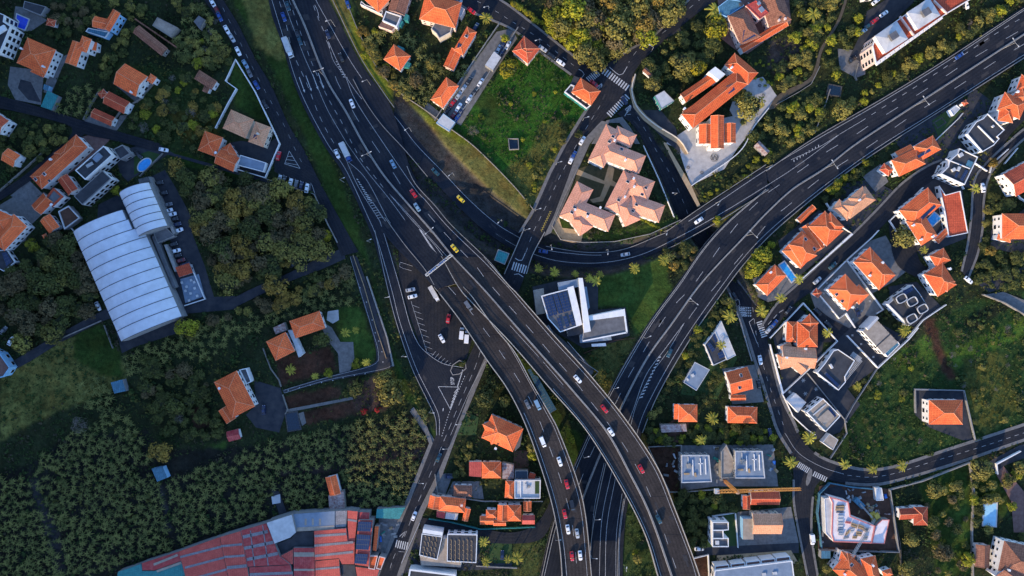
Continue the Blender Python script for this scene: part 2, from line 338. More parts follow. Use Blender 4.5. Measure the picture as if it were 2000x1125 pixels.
# north-west motorway
ln([(526,-20),(531,0),(555.5,80),(575,147),(600,207),(640,281),(675,331),(717.5,421),(737,468),(764,562),(782,632),(812,717),(840,774),(857,812),(858,850)])
ln([(540,-20),(545,0),(560,52),(566,80),(575,110),(600,165),(622,222),(648,273),(676,312)],dash=(3,3.2))
ln([(553,0),(590,100),(612,150),(640,215),(678,281)],w=.2)
ln([(565,0),(582,50),(597,90),(612,130),(640,190),(668,240),(688,281),(705,311),(728,340),(750,368)],dash=(2.6,2.9))
ln([(547,-30),(553,0)],w=.2)
for o in(-1.7,1.7):
    ln([(567+o,-20),(572+o,0),(595+o,50),(635+o,150),(675+o,217),(710+o,281),(750+o,343),(800+o,402)],w=.18)
    ln([(800+o,402),(845+o,453),(882+o,498),(942+o,562),(1000+o,628),(1062+o,698),(1125+o,770),(1185+o,843),(1230+o,924),(1270+o,1006),(1312+o,1125),(1322+o,1155)],zmain,.09,.2)
ln([(608,0),(620,20),(626,52),(640,84),(648,110),(655,150),(672,185),(700,236),(730,281),(764,331),(785,365)],dash=(7,12),phase=3)
ln([(608,-10),(616,22),(640,78)],dash=(2.6,3))
ln([(612,-18),(617,0),(642,45),(685,120),(720,170),(775,232),(812,281),(862,333),(912,386),(962,431),(1000,456),(1060,486),(1125,496),(1175,498),(1225,491),(1287,466),(1375,413),(1495,333),(1587,277)],zramp)
ln([(641,80),(655,112),(675,150)]); ln([(641,80),(651,118),(675,150)],w=.18)
ln([(675,150),(695,197),(747,277),(810,368),(830,390)])
ln([(830,390),(875,443),(945,511),(990,558),(1002,572),(1077,660),(1152,742),(1219,825),(1278,915),(1312,996),(1347,1086),(1361,1130)],zmain,.09)
ln([(676,150),(700,185),(740,232),(787,281),(847,343),(900,398),(950,443),(1000,476),(1047,498),(1100,511),(1175,513),(1250,498),(1325,463),(1410,416),(1500,361)],zramp)
# between exit slip and mainline
ln([(676,312),(700,365),(742,432)],w=.2); ln([(676,312),(715,350),(757,428)],w=.2)
ln([(742,432),(757,480),(781,562),(800,632),(815,668),(832,688),(865,710),(905,718)])
ln([(678,281),(717,335),(760,388),(800,443),(843,508)],zmain,.09,.2)
ln([(757,428),(790,475),(830,522),(850,555)],zmain,.09)
ln([(855,562),(878,590),(911,634),(958,704),(1001,764),(1039,843),(1082,969),(1100,1059),(1107,1125),(1110,1150)],zmain,.09)
ln([(760,378),(800,425),(850,480),(897,545),(925,576),(968,636),(1002,688),(1034,747),(1070,812),(1086,844),(1118,931),(1136,1004),(1147,1125)],zmain,.1,.2)
ln([(760,378),(810,432),(860,487),(905,535),(935,568),(1000,640),(1062,708),(1100,752)],zmain,.1,.18)
ln([(1003,668),(1078,756),(1151,843),(1220,954),(1265,1044),(1291,1125)],zmain,.09)
ln([(876,560),(920,610),(965,670),(1005,730),(1040,790),(1072,870),(1096,940),(1115,1010),(1122,1060),(1128,1125)],zmain,.09,.2,dash=(5.5,8))
ln([(836,418),(862,448),(900,489),(930,520),(955,553),(1035,643),(1075,690),(1115,735),(1160,792),(1190,830),(1225,880),(1260,945),(1290,1020),(1315,1095),(1328,1130)],zmain,.09,.2,dash=(5.5,7))
for i in range(17):   # chevrons on the exit gore
    t=i/16; x=698+47*t; y=350+75*t; w=1.5+6.5*t
    ln([(x-w,y-1+w*.3),(x,y-2.5),(x+w,y+w*.9)],w=.45 if i<9 else .25)
for i in range(20):
    t=i/19; x=817+34*t+4; y=448+52*t; w=2.2+t*1.2
    ln([(x-w,y),(x,y+.6),(x+w,y+3)],zmain,.1,.4)
for i in range(7):
    t=i/6; x=657+17*t; y=120+30*t; w=1+3.2*t; ln([(x-w,y),(x,y-1.6),(x+w,y+1)],w=.4)
for i in range(9):
    t=i/8; x=1600-48*t; y=285+29*t; ln([(x-1.5,y-2.2),(x+1,y),(x-1,y+2)],w=.4)
for i in range(13):
    t=i/12; x=1288-36*t; y=700+78*t; ln([(x-2-t,y-1),(x+2.5+t,y-3.2)],w=.6)
ln([(1337,630),(1300,680),(1262,732),(1237,800),(1225,830)]); ln([(1337,630),(1305,685),(1273,730),(1245,785),(1232,830)],w=.18)
# north-east motorway
ln([(2020,10),(2000,20),(1850,120),(1725,197),(1587,277)])
ln([(1545,312),(1600,287),(1640,262),(1682,237)],w=.2); ln([(1500,361),(1545,332),(1590,300),(1640,262)],w=.2)
ln([(1682,237),(1740,200),(1800,162),(1860,122),(1935,72),(2020,20)],dash=(2.6,3.6))
ln([(1500,376),(1560,335),(1617,295),(1665,267),(1708,238),(1756,208),(1803,178),(1848,148),(1890,120),(1940,90),(2000,55)],dash=(7,11))
for o in(-1.6,1.6):
    ln([(2020,54+o),(2000,67+o),(1900,132+o),(1800,197+o),(1675,279+o),(1612,328+o),(1550,368+o),(1500,413+o),(1450,466+o),(1405,513),(1362+o,562),(1312+o,632),(1262+o,702),(1210+o,802),(1175+o,881),(1140+o,969),(1112+o,1060),(1098+o,1125)],w=.18)
ln([(2010,80),(1960,110),(1917,138),(1880,163),(1837,190),(1790,220),(1750,247),(1710,277),(1675,300),(1627,331),(1585,362),(1545,397),(1505,430),(1460,485),(1428,523),(1395,562),(1365,595),(1335,637)],dash=(7,11),phase=2)
ln([(2020,95),(2000,107),(1925,155),(1825,219),(1722,283),(1650,333),(1575,390),(1500,453),(1450,506),(1410,558),(1337,662),(1275,770),(1245,843),(1225,950),(1211,1044),(1209,1150)])
ln([(1500,368),(1425,433),(1375,488),(1327,558),(1275,629),(1225,712),(1187,782),(1152,854),(1117,937),(1087,1024),(1063,1125)])
ln([(1480,395),(1455,420),(1415,470),(1380,520),(1350,562),(1317,596),(1282,645),(1252,695),(1228,735),(1212,768),(1160,875),(1140,923),(1112,1000),(1088,1080)],dash=(6,9))
ln([(1180,904),(1160,999),(1151,1125)]); ln([(1195,919),(1175,1019),(1170,1150)]); ln([(1202,934),(1185,1031),(1182,1150)]); ln([(1215,964),(1204,1044),(1203,1150)],w=.18)
# streets
ln([(895,-12),(948,10),(1000,42),(1030,60),(1060,80),(1100,112),(1130,135)],dash=(2,3.2),w=.15,off=.11)
ln([(1130,135),(1142,143),(1136,152)],w=.3,off=.11)
ln([(1372,-5),(1330,30),(1300,60),(1272,78),(1245,98),(1228,122)],dash=(2.6,3.6),w=.16,off=.11)
ln([(1190,131),(1212,147),(1225,130)],w=.3,off=.11)
ln([(1172,206),(1150,242),(1130,275),(1112,310),(1092,348),(1075,385),(1058,420),(1042,452),(1030,485),(1024,500)],dash=(2.6,3.2),w=.17,off=.12)
ln([(1006,504),(1018,510),(1026,494)],w=.35,off=.12); ln([(1004,536),(1008,532),(1022,541)],w=.35,off=.12)
ln([(945,660),(930,712),(905,770),(878,835),(862,873),(845,915),(815,985),(790,1048)],dash=(3.6,3),w=.17,off=.12)
ln([(948,705),(917,765),(880,850)],w=.16,off=.12)
ln([(785,1050),(793,1037),(780,1048)],w=.3,off=.12); ln([(790,1078),(773,1080),(760,1115)],w=.17,off=.12,dash=(3,2))
ln([(904,722),(893,757)],w=.5,off=.12); ln([(908,734),(880,800),(862,855)],w=.3,off=.12,dash=(.7,.7))
ln([(856,755),(896,756)],w=.3,off=.11); ln([(856,755),(880,800)],w=.3,off=.11); ln([(896,756),(880,800)],w=.3,off=.11)
for i in range(6):
    y=762+i*6.2; x=876+1.7*(6-i); ln([(x+1,y+5),(x+8-.6*i,y-3)],w=.4,off=.11)
ln([(866,797),(869,805),(865,803)],w=.45,off=.11)
ln([(1220,227),(1230,209)],w=.3,off=.11); ln([(1232,214),(1221,224),(1232,223)],w=.2,off=.12)
ln([(1245,228),(1265,262),(1285,300),(1312,345),(1337,400),(1347,430)],zside,.09,.16,dash=(2.4,3.6))
ln([(1470,600),(1480,670),(1497,735),(1512,780),(1530,830)],z0,.11,.15,dash=(2.4,3.6))
ln([(1463,629),(1479,671)],z0,.11,.2); ln([(1463,629),(1472,622)],z0,.11,.2)
ln([(1437,601),(1445,597),(1443,585)],zside,.09,.25)
ln([(1533,846),(1560,885),(1605,912),(1648,926)],z0,.12,.18)
ln([(1655,928),(1700,932),(1750,924),(1800,908),(1860,890),(1925,870),(2010,842)],z0,.12,.18,dash=(2.2,2.2))
ln([(1500,634),(1520,612),(1530,605)],z0,.13,.3,dash=(2.6,1.6))
ln([(1502,620),(1504,628),(1499,630),(1502,620)],z0,.13,.25)
ln([(435,15),(455,55),(475,95),(500,145),(530,200),(555,245),(578,295),(592,322)],dash=(2.2,4.4),w=.13,off=.11)
# hatched triangle beside the west street
tri=[(565,295),(586,329),(556,320)]
for a,b in((0,1),(1,2),(2,0)): ln([tri[a],tri[b]],w=.25,off=.11)
for t in(.3,.55,.8): ln([(565+21*t,295+34*t),(565-9*min(1,t+.12),295+25*min(1,t+.12))],w=.2,off=.11)
for c in((547,350),(556,352),(568,357),(579,360),(589,363),(600,367)): ln([(c[0]-5,c[1]+9),(c[0]-2,c[1]-11)],w=.2,off=.11)
ln([(605,372),(607,356),(615,378)],w=.2,off=.11)
# cycle path edge lines
ln([(702,562),(727,644),(739,690),(728,713),(640,737),(553,763),(553,768),(640,742),(755,719),(765,706)],w=.16,off=.09)
ln([(684,502),(702,562)],w=.16,off=.09)
for p in[(703,562),(716,590),(727,625),(733,650),(740,666),(746,687),(748,707),(713,730),(692,733),(670,738),(650,743),(628,747),(606,752),(585,757),(563,762)]:
    ln([(p[0]-1,p[1]),(p[0]+1,p[1])],w=.5,off=.09)
# rest area bays
def zlot(px,py): return -.2
for i in range(11):
    x=803+3.6*i; y=588+11.5*i; ln([(x,y),(x+3,y+12)],zlot,.05,.15); ln([(x+2,y+8),(x+16,y+13)],zlot,.05,.15)
ln([(833,686),(837,694),(869,722)],zlot,.05,.15)
for i in range(6): ln([(840+6*i,700+3.5*i),(851+6*i,686+4.5*i)],zlot,.05,.15)
ln([(782,512),(806,520)],zlot,.05,.15); ln([(782,512),(780,521),(804,529)],zlot,.05,.15)
tag(mk.build('road_markings',M['white']),kind='structure')
ym=MB()
for (a,b,n,w) in(((1221,103),(1198,124),5,4),((1076,412),(1057,452),9,4)):
    pts=[]
    dx,dy=b[0]-a[0],b[1]-a[1]; l=math.hypot(dx,dy); nx,ny=-dy/l,dx/l
    for i in range(2*n+1):
        t=i/(2*n); s_=w*(1 if i%2 else -1)*.5; pts.append((a[0]+dx*t+nx*s_,a[1]+dy*t+ny*s_))
    for p,q in zip(pts,pts[1:]): ribbon(ym,[p,q],z0,.22,.13)
tag(ym.build('yellow_zigzag_marking',M['yellowp']),kind='structure')
# zebra crossings
zc=MB()
def zebra(a,b,depth,n,zf=z0,off=.13,skew=None):
    A=Vector(P(*a,zf(*a)+off)); B=Vector(P(*b,zf(*b)+off)); d=B-A; L=d.length; t=d.normalized(); nn=Vector((-t.y,t.x,0)) if skew is None else Vector((math.cos(skew),math.sin(skew),0))
    bw=L/(n*2-1)
    for i in range(n):
        p=A+t*(bw*2*i); q=p+t*bw; h=nn*depth/2; zc.add([p-h,q-h,q+h,p+h],[(0,1,2,3)])
zebra((1179,138),(1226,172),3.4,11); zebra((1149,157),(1168,141),3.6,7); zebra((1189,225),(1226,188),3.2,11)
zebra((1001,519),(1027,527),4.2,6); zebra((773,1062),(796,1067),4,6); zebra((1559,907),(1582,921),3,8); zebra((1589,925),(1614,937),2.6,7); zebra((1483,628),(1493,658),3,8)
for k in range(3): zebra((1440+6*k,606-4+0*k),(1444+6*k,620-2),1.6,5,zside,.1)
for k in range(4): zebra((1443+k*.1,600+k*5),(1467,602+k*5),.9,7,zside,.14)
zo=zc.build('zebra_crossing_stripes',M['white']); tag(zo,kind='structure')
# lane arrows
ar=MB()
def arrow(px,py,ang,L=6,zf=z0,off=.12,turn=0):
    d=Vector((math.cos(ang),math.sin(ang),0)); n=Vector((-d.y,d.x,0)); c=Vector(P(px,py,zf(px,py)+off))
    a=c-d*L/2; b=c+d*(L/2-1.6); w=.17
    ar.add([a-n*w,b-n*w,b+n*w,a+n*w],[(0,1,2,3)]); ar.add([b-n*.55,c+d*L/2,b+n*.55],[(0,1,2)])
for p in((590,166),(603,163),(616,160),(627,158)): arrow(p[0],p[1],math.radians(-70),8.5)
tag(ar.build('lane_arrows',M['white']),kind='structure')
def text_mark(s,px,py,size,ang,name,zf=z0,off=.13,sy=1.6):
    cu=bpy.data.curves.new(name,'FONT'); cu.body=s; cu.size=size; cu.align_x='CENTER'; cu.align_y='CENTER'; cu.offset=.03
    o=bpy.data.objects.new(name,cu); COL.objects.link(o); bpy.context.view_layer.update()
    me=bpy.data.meshes.new_from_object(o.evaluated_get(bpy.context.evaluated_depsgraph_get())); bpy.data.objects.remove(o)
    me.materials.clear(); me.materials.append(M['white'])
    n=link(name,me,None,P(px,py,zf(px,py)+off)); n.rotation_euler[2]=ang; n.scale=(1,sy,1); return n
tag(text_mark('STOP',884,744,1.6,math.radians(95),'stop_marking'),kind='structure')
tag(text_mark('STOP',1228,212,1.5,math.radians(40),'stop_marking'),kind='structure')
tag(text_mark('STOP',1172,169,1.3,math.radians(40),'stop_marking'),kind='structure')

# pavements along the streets
swb=MB()
for key,sides in (('east','LR'),('side','LR'),('south','LR'),('resid','L'),('nwst','LR'),('nest','L'),('farright','LR')):
    for sd in sides:
        pts=[tuple(p) for p in STRIPS[key][sd]]; zf=STRIPS[key]['zf']
        if key=='side': pts=pts[int(len(pts)*.52):]
        cut={('east','R'):lambda p:p[0]<1650,('east','L'):lambda p:p[0]<1588,('side','R'):lambda p:600<p[1]<682 or p[1]>848,('side','L'):lambda p:p[1]>890,('nwst','L'):lambda p:p[0]>1120,('nwst','R'):lambda p:p[0]>1135,('nest','L'):lambda p:p[0]<1215,('south','L'):lambda p:p[1]<935,('south','R'):lambda p:p[1]<965}.get((key,sd))
        if cut:
            pts=[p for p in pts if not cut(p)]
            if key=='side' and sd=='R':
                a_=[p for p in pts if p[1]<=600]; pts=[p for p in pts if p[1]>=682]
                if len(a_)>2: wallrun(swb,a_,zf,1.5,.2,base=0,step=None)
            if len(pts)<3: continue
        wallrun(swb,pts,zf,1.5 if key in('east','side') else 1.1,.2,base=0,step=None)
tag(swb.build('sidewalk',M['side']),kind='structure')
# worn and repaired patches, deck joints
random.seed(9); pb=MB(); pl=MB()
for key,zo,n_ in (('west',.03,26),('ne',.03,44),('vright',.075,12),('vleft',.065,9),('ramp',.05,12),('side',.05,8),('east',.105,8),('main1',.085,8),('main2',.09,10),('exit',.04,9),('mainfill',.045,8)):
    st=STRIPS[key]; m_=len(st['L'])
    for _ in range(n_):
        i=random.randrange(2,m_-4); k_=random.randint(1,3); a=random.uniform(.08,.8); b=a+random.uniform(.04,.12); tgt=pl
        vs=[]
        for j in range(i,min(m_-1,i+k_)+1):
            L_,R_=Vector(st['vl'][j]),Vector(st['vr'][j]); vs+=[L_.lerp(R_,a)+Vector((0,0,zo-.0-.0)),L_.lerp(R_,b)+Vector((0,0,zo))]
        for v in vs: v.z=v.z-0.0
        tgt.add([v-Vector((0,0,.012)) for v in vs],[(2*j,2*j+2,2*j+3,2*j+1) for j in range(len(vs)//2-1)])
for key in('vright','vleft'):
    st=STRIPS[key]; n_=len(st['L'])
    for i in range(6,n_-2,13):
        a,b=Vector(st['vl'][i]),Vector(st['vr'][i]); t=(Vector(st['vl'][i+1])-a).normalized()*.16; u=Vector((0,0,.02)); pb.add([a+u,b+u,b+t+u,a+t+u],[(0,1,2,3)])
tag(pb.build('asphalt_patches',M['patch']),kind='structure'); tag(pl.build('worn_patches',M['patchl']),kind='structure')
# ---------------------------------------------------------------- viaducts, bridge, barriers
def viaduct(key,name,label,piers,matk='asphalt',par=((0,1),)):
    s=STRIPS[key]; o=root(name,label,'bridge' if 'bridge' in name else 'viaduct',tuple(s['vl'][len(s['vl'])//2]))
    org=tuple(o.location)
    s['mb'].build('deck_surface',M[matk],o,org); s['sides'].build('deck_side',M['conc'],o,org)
    for side in('L','R'):
        mb=MB(); pts=[tuple(p) for p in s[side]]
        wallrun(mb,pts[par[0][0]:len(pts)-par[0][1]+0],s['zf'],.45,.95,base=-1.4,step=None,off=.03)
        mb.build('parapet',M['barrier'],o,org)
        mb=MB(); W=[Vector(P(p[0],p[1],s['zf'](p[0],p[1])+.98)) for p in pts]
        for a,b in zip(W,W[1:]):
            k=max(1,int((b-a).length/2.2))
            for i in range(k): p=a.lerp(b,(i+.5)/k); mb.bar(p,p+Vector((0,0,.5)),.06,n=4)
            mb.bar(a+Vector((0,0,.5)),b+Vector((0,0,.5)),.06,n=4)
        mb.build('railing',M['metal'],o,org)
    for (px,py) in piers:
        zt=s['zf'](px,py)-1.3
        x,y,_=P(px,py,zt); mb=MB(); mb.prism([(x+1.1*math.cos(t),y+.8*math.sin(t)) for t in np.linspace(0,6.283,13)[:-1]],-1,zt-.9)
        mb.box((x,y,zt-.45),(3.2,5.5,.9),.6); mb.build('pier',M['conc'],o,org)
    return o
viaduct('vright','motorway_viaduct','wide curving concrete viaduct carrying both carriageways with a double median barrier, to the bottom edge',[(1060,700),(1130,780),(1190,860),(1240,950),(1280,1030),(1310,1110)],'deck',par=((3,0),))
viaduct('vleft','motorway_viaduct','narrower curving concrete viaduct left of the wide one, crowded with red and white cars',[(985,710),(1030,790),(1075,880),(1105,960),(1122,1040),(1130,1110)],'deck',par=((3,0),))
viaduct('bridge','street_bridge','short street bridge with pale parapets over the curving connector road beside the zebra crossing',[(1044,452),(1010,522)],'street',par=((0,0),))
def barrier(pts,zf,label,off=0,w=.3,h=.85,name='crash_barrier',m='barrier',cat='barrier'):
    mb=MB(); wallrun(mb,pts,zf,w,h,off=off); c=P(*pts[len(pts)//2],zf(*pts[len(pts)//2])); return tag(mb.build(name,M[m],None,c),label,cat)
med1=[(567,-20),(572,0),(595,50),(635,150),(675,217),(710,281),(750,343),(800,402)]
med2=[(800,402),(845,453),(882,498),(942,562),(1000,628),(1062,698),(1125,770),(1185,843),(1230,924),(1270,1006),(1312,1125),(1322,1155)]
for o,t in((-.9,'left'),(.9,'right')):
    barrier([(x+o,y) for x,y in med1],z0,f'long concrete median barrier of the top left motorway, {t} one of the parallel pair')
    barrier([(x+o,y) for x,y in med2],zmain,f'long concrete median barrier running down the wide viaduct, {t} one of the parallel pair')
med3=[(2020,54),(2000,67),(1900,132),(1800,197),(1675,279),(1612,328),(1550,368),(1500,413),(1450,466),(1405,513),(1362,562),(1312,632),(1262,702),(1210,802),(1175,881),(1140,969),(1112,1060),(1098,1125)]
for o,t in((-.8,'left'),(.8,'right')): barrier([(x+o,y) for x,y in med3],z0,f'concrete median barrier of the north-east motorway, {t} one of the parallel pair')
barrier([(752,425),(790,477),(830,526),(848,556)],zmain,'concrete barrier beside the gore above the parking area',off=.1)
barrier([(641,-20),(660,22),(704,112),(750,182),(770,210)],z0,'dark edge kerb along the right side of the curving slip road',off=0,h=.3,m='conc')
barrier([(690,155),(712,196),(745,243),(790,292),(835,345)],z0,'low concrete wall on the gravel strip between motorway and connector',h=.7)
barrier([(795,325),(812,360),(850,402),(882,440),(948,503),(972,530),(992,556)],zmain,'pale concrete barrier on the right edge of the motorway before the viaduct',off=.05)
barrier([(2020,100),(1926,160),(1826,223),(1726,287),(1653,337),(1579,394),(1506,457),(1458,509),(1417,562),(1346,664),(1284,772),(1254,845)],z0,'long pale concrete barrier along the lower right edge of the north-east motorway')
barrier([(2020,3),(1851,114),(1726,191),(1588,271),(1496,334)],z0,'long concrete barrier along the upper edge of the north-east motorway')
barrier([(1495,370),(1422,433),(1372,488),(1324,557),(1272,627),(1222,708),(1185,776)],z0,'concrete barrier on the left edge of the north-east motorway above the viaduct')
barrier([(1150,848),(1111,938),(1081,1024),(1058,1125)],z0,'concrete barrier on the left edge of the motorway passing below the viaducts')
barrier([(1500,371),(1412,427),(1328,474),(1300,487)],zramp,'pale parapet, lower edge of the connector road over the side street',off=.03)
barrier([(1495,322),(1372,403),(1300,453)],zramp,'pale parapet on the upper edge of the connector road over the side street',off=.03)
barrier([(1300,455),(1284,461),(1225,485),(1175,493),(1125,491),(1066,481)],zramp,'low kerb wall on the upper edge of the sunken connector road',h=.45,m='conc',off=.03)
barrier([(732,450),(757,562),(775,632),(804,717),(833,778),(850,815),(853,850)],z0,'low edge kerb along the outer side of the long exit slip road',h=.3,m='conc')
barrier([(1183,905),(1175,940),(1163,999),(1154,1060),(1150,1125)],z0,'concrete barrier between grass strip and the motorway lanes under the viaduct')
barrier([(1218,974),(1209,1044),(1206,1140)],z0,'low kerb on the right of the rightmost lanes below the wide viaduct',h=.4,m='conc')
# ---------------------------------------------------------------- terrain
def seg_dist(X,Y,pts):
    best=np.full(X.shape,1e9); zi=np.zeros(X.shape)
    for a,b in zip(pts,pts[1:]):
        dx,dy=b[0]-a[0],b[1]-a[1]; l2=dx*dx+dy*dy+1e-9; t=np.clip(((X-a[0])*dx+(Y-a[1])*dy)/l2,0,1)
        d=np.hypot(X-a[0]-t*dx,Y-a[1]-t*dy); z=a[2]+t*(b[2]-a[2]); m=d<best; best[m]=d[m]; zi[m]=z[m]
    return best,zi
BASE=-.4
gx=np.r_[np.linspace(-3500,-300,24)[:-1],np.arange(-300,300.1,.8),np.linspace(300,3500,24)[1:]]
gy=np.r_[np.linspace(-3500,-180,24)[:-1],np.arange(-180,180.1,.8),np.linspace(180,3500,24)[1:]]
X,Y=np.meshgrid(gx,gy); Z=np.full(X.shape,BASE)
inner=(np.abs(X)<=300)&(np.abs(Y)<=180)
for key,slope in(('ramp',1.6),('side',3.5)):
    s=STRIPS[key]; hw=[math.hypot(a[0]-b[0],a[1]-b[1])/2 for a,b in zip(s['vl'],s['vr'])]
    cl=[((a[0]+b[0])/2,(a[1]+b[1])/2,a[2]) for a,b in zip(s['vl'],s['vr'])]
    m=(X>-60)&(X<150)&(Y>-60)&(Y<110); xs,ys=X[m],Y[m]
    d,zr=seg_dist(xs,ys,cl); dw,hh=seg_dist(xs,ys,[(c[0],c[1],h) for c,h in zip(cl,hw)])
    zz=np.minimum(BASE,zr-.35+np.maximum(0,d-hh-.8)*slope); Z[m]=np.minimum(Z[m],zz)
# unseen south-west hill, added and shaped to shadow the left of the place
TAN=.30; sx,sy=.5,.866
def noise1(a): return np.sin(a*.031)*9+np.sin(a*.083+1)*5+np.sin(a*.21+2)*2.5
xr=-430.0
yb=Y+ (sy/sx)*(-75-xr)
xb=np.interp(yb,[-300,-146,-80,0,60,146,300],[-110,-95,-45,-35,-50,-82,-90])+noise1(yb)*.55
Hr=TAN/sx*(np.clip(xb,-130,-25)-xr)
prof=np.clip((-285-X)/(-285-xr),0,1); prof=prof**.8
back=np.clip(1-(xr-X)/900,0,1)
shade_hill=Hr*np.where(X<xr,back,prof)
shade_hill=np.where(Y>380,shade_hill*np.clip(1-(Y-380)/500,0,1),shade_hill); shade_hill=np.where(Y<-1400,shade_hill*np.clip(1-(-1400-Y)/900,0,1),shade_hill)
Z=np.where(X<-285,np.maximum(Z,shade_hill),Z)
ZOUT=Z
Z_int=Z
def ground_z(x,y):
    i=np.searchsorted(gx,x)-1; j=np.searchsorted(gy,y)-1; i=max(0,min(len(gx)-2,i)); j=max(0,min(len(gy)-2,j))
    fx=(x-gx[i])/(gx[i+1]-gx[i]); fy=(y-gy[j])/(gy[j+1]-gy[j])
    return float((Z[j,i]*(1-fx)+Z[j,i+1]*fx)*(1-fy)+(Z[j+1,i]*(1-fx)+Z[j+1,i+1]*fx)*fy)
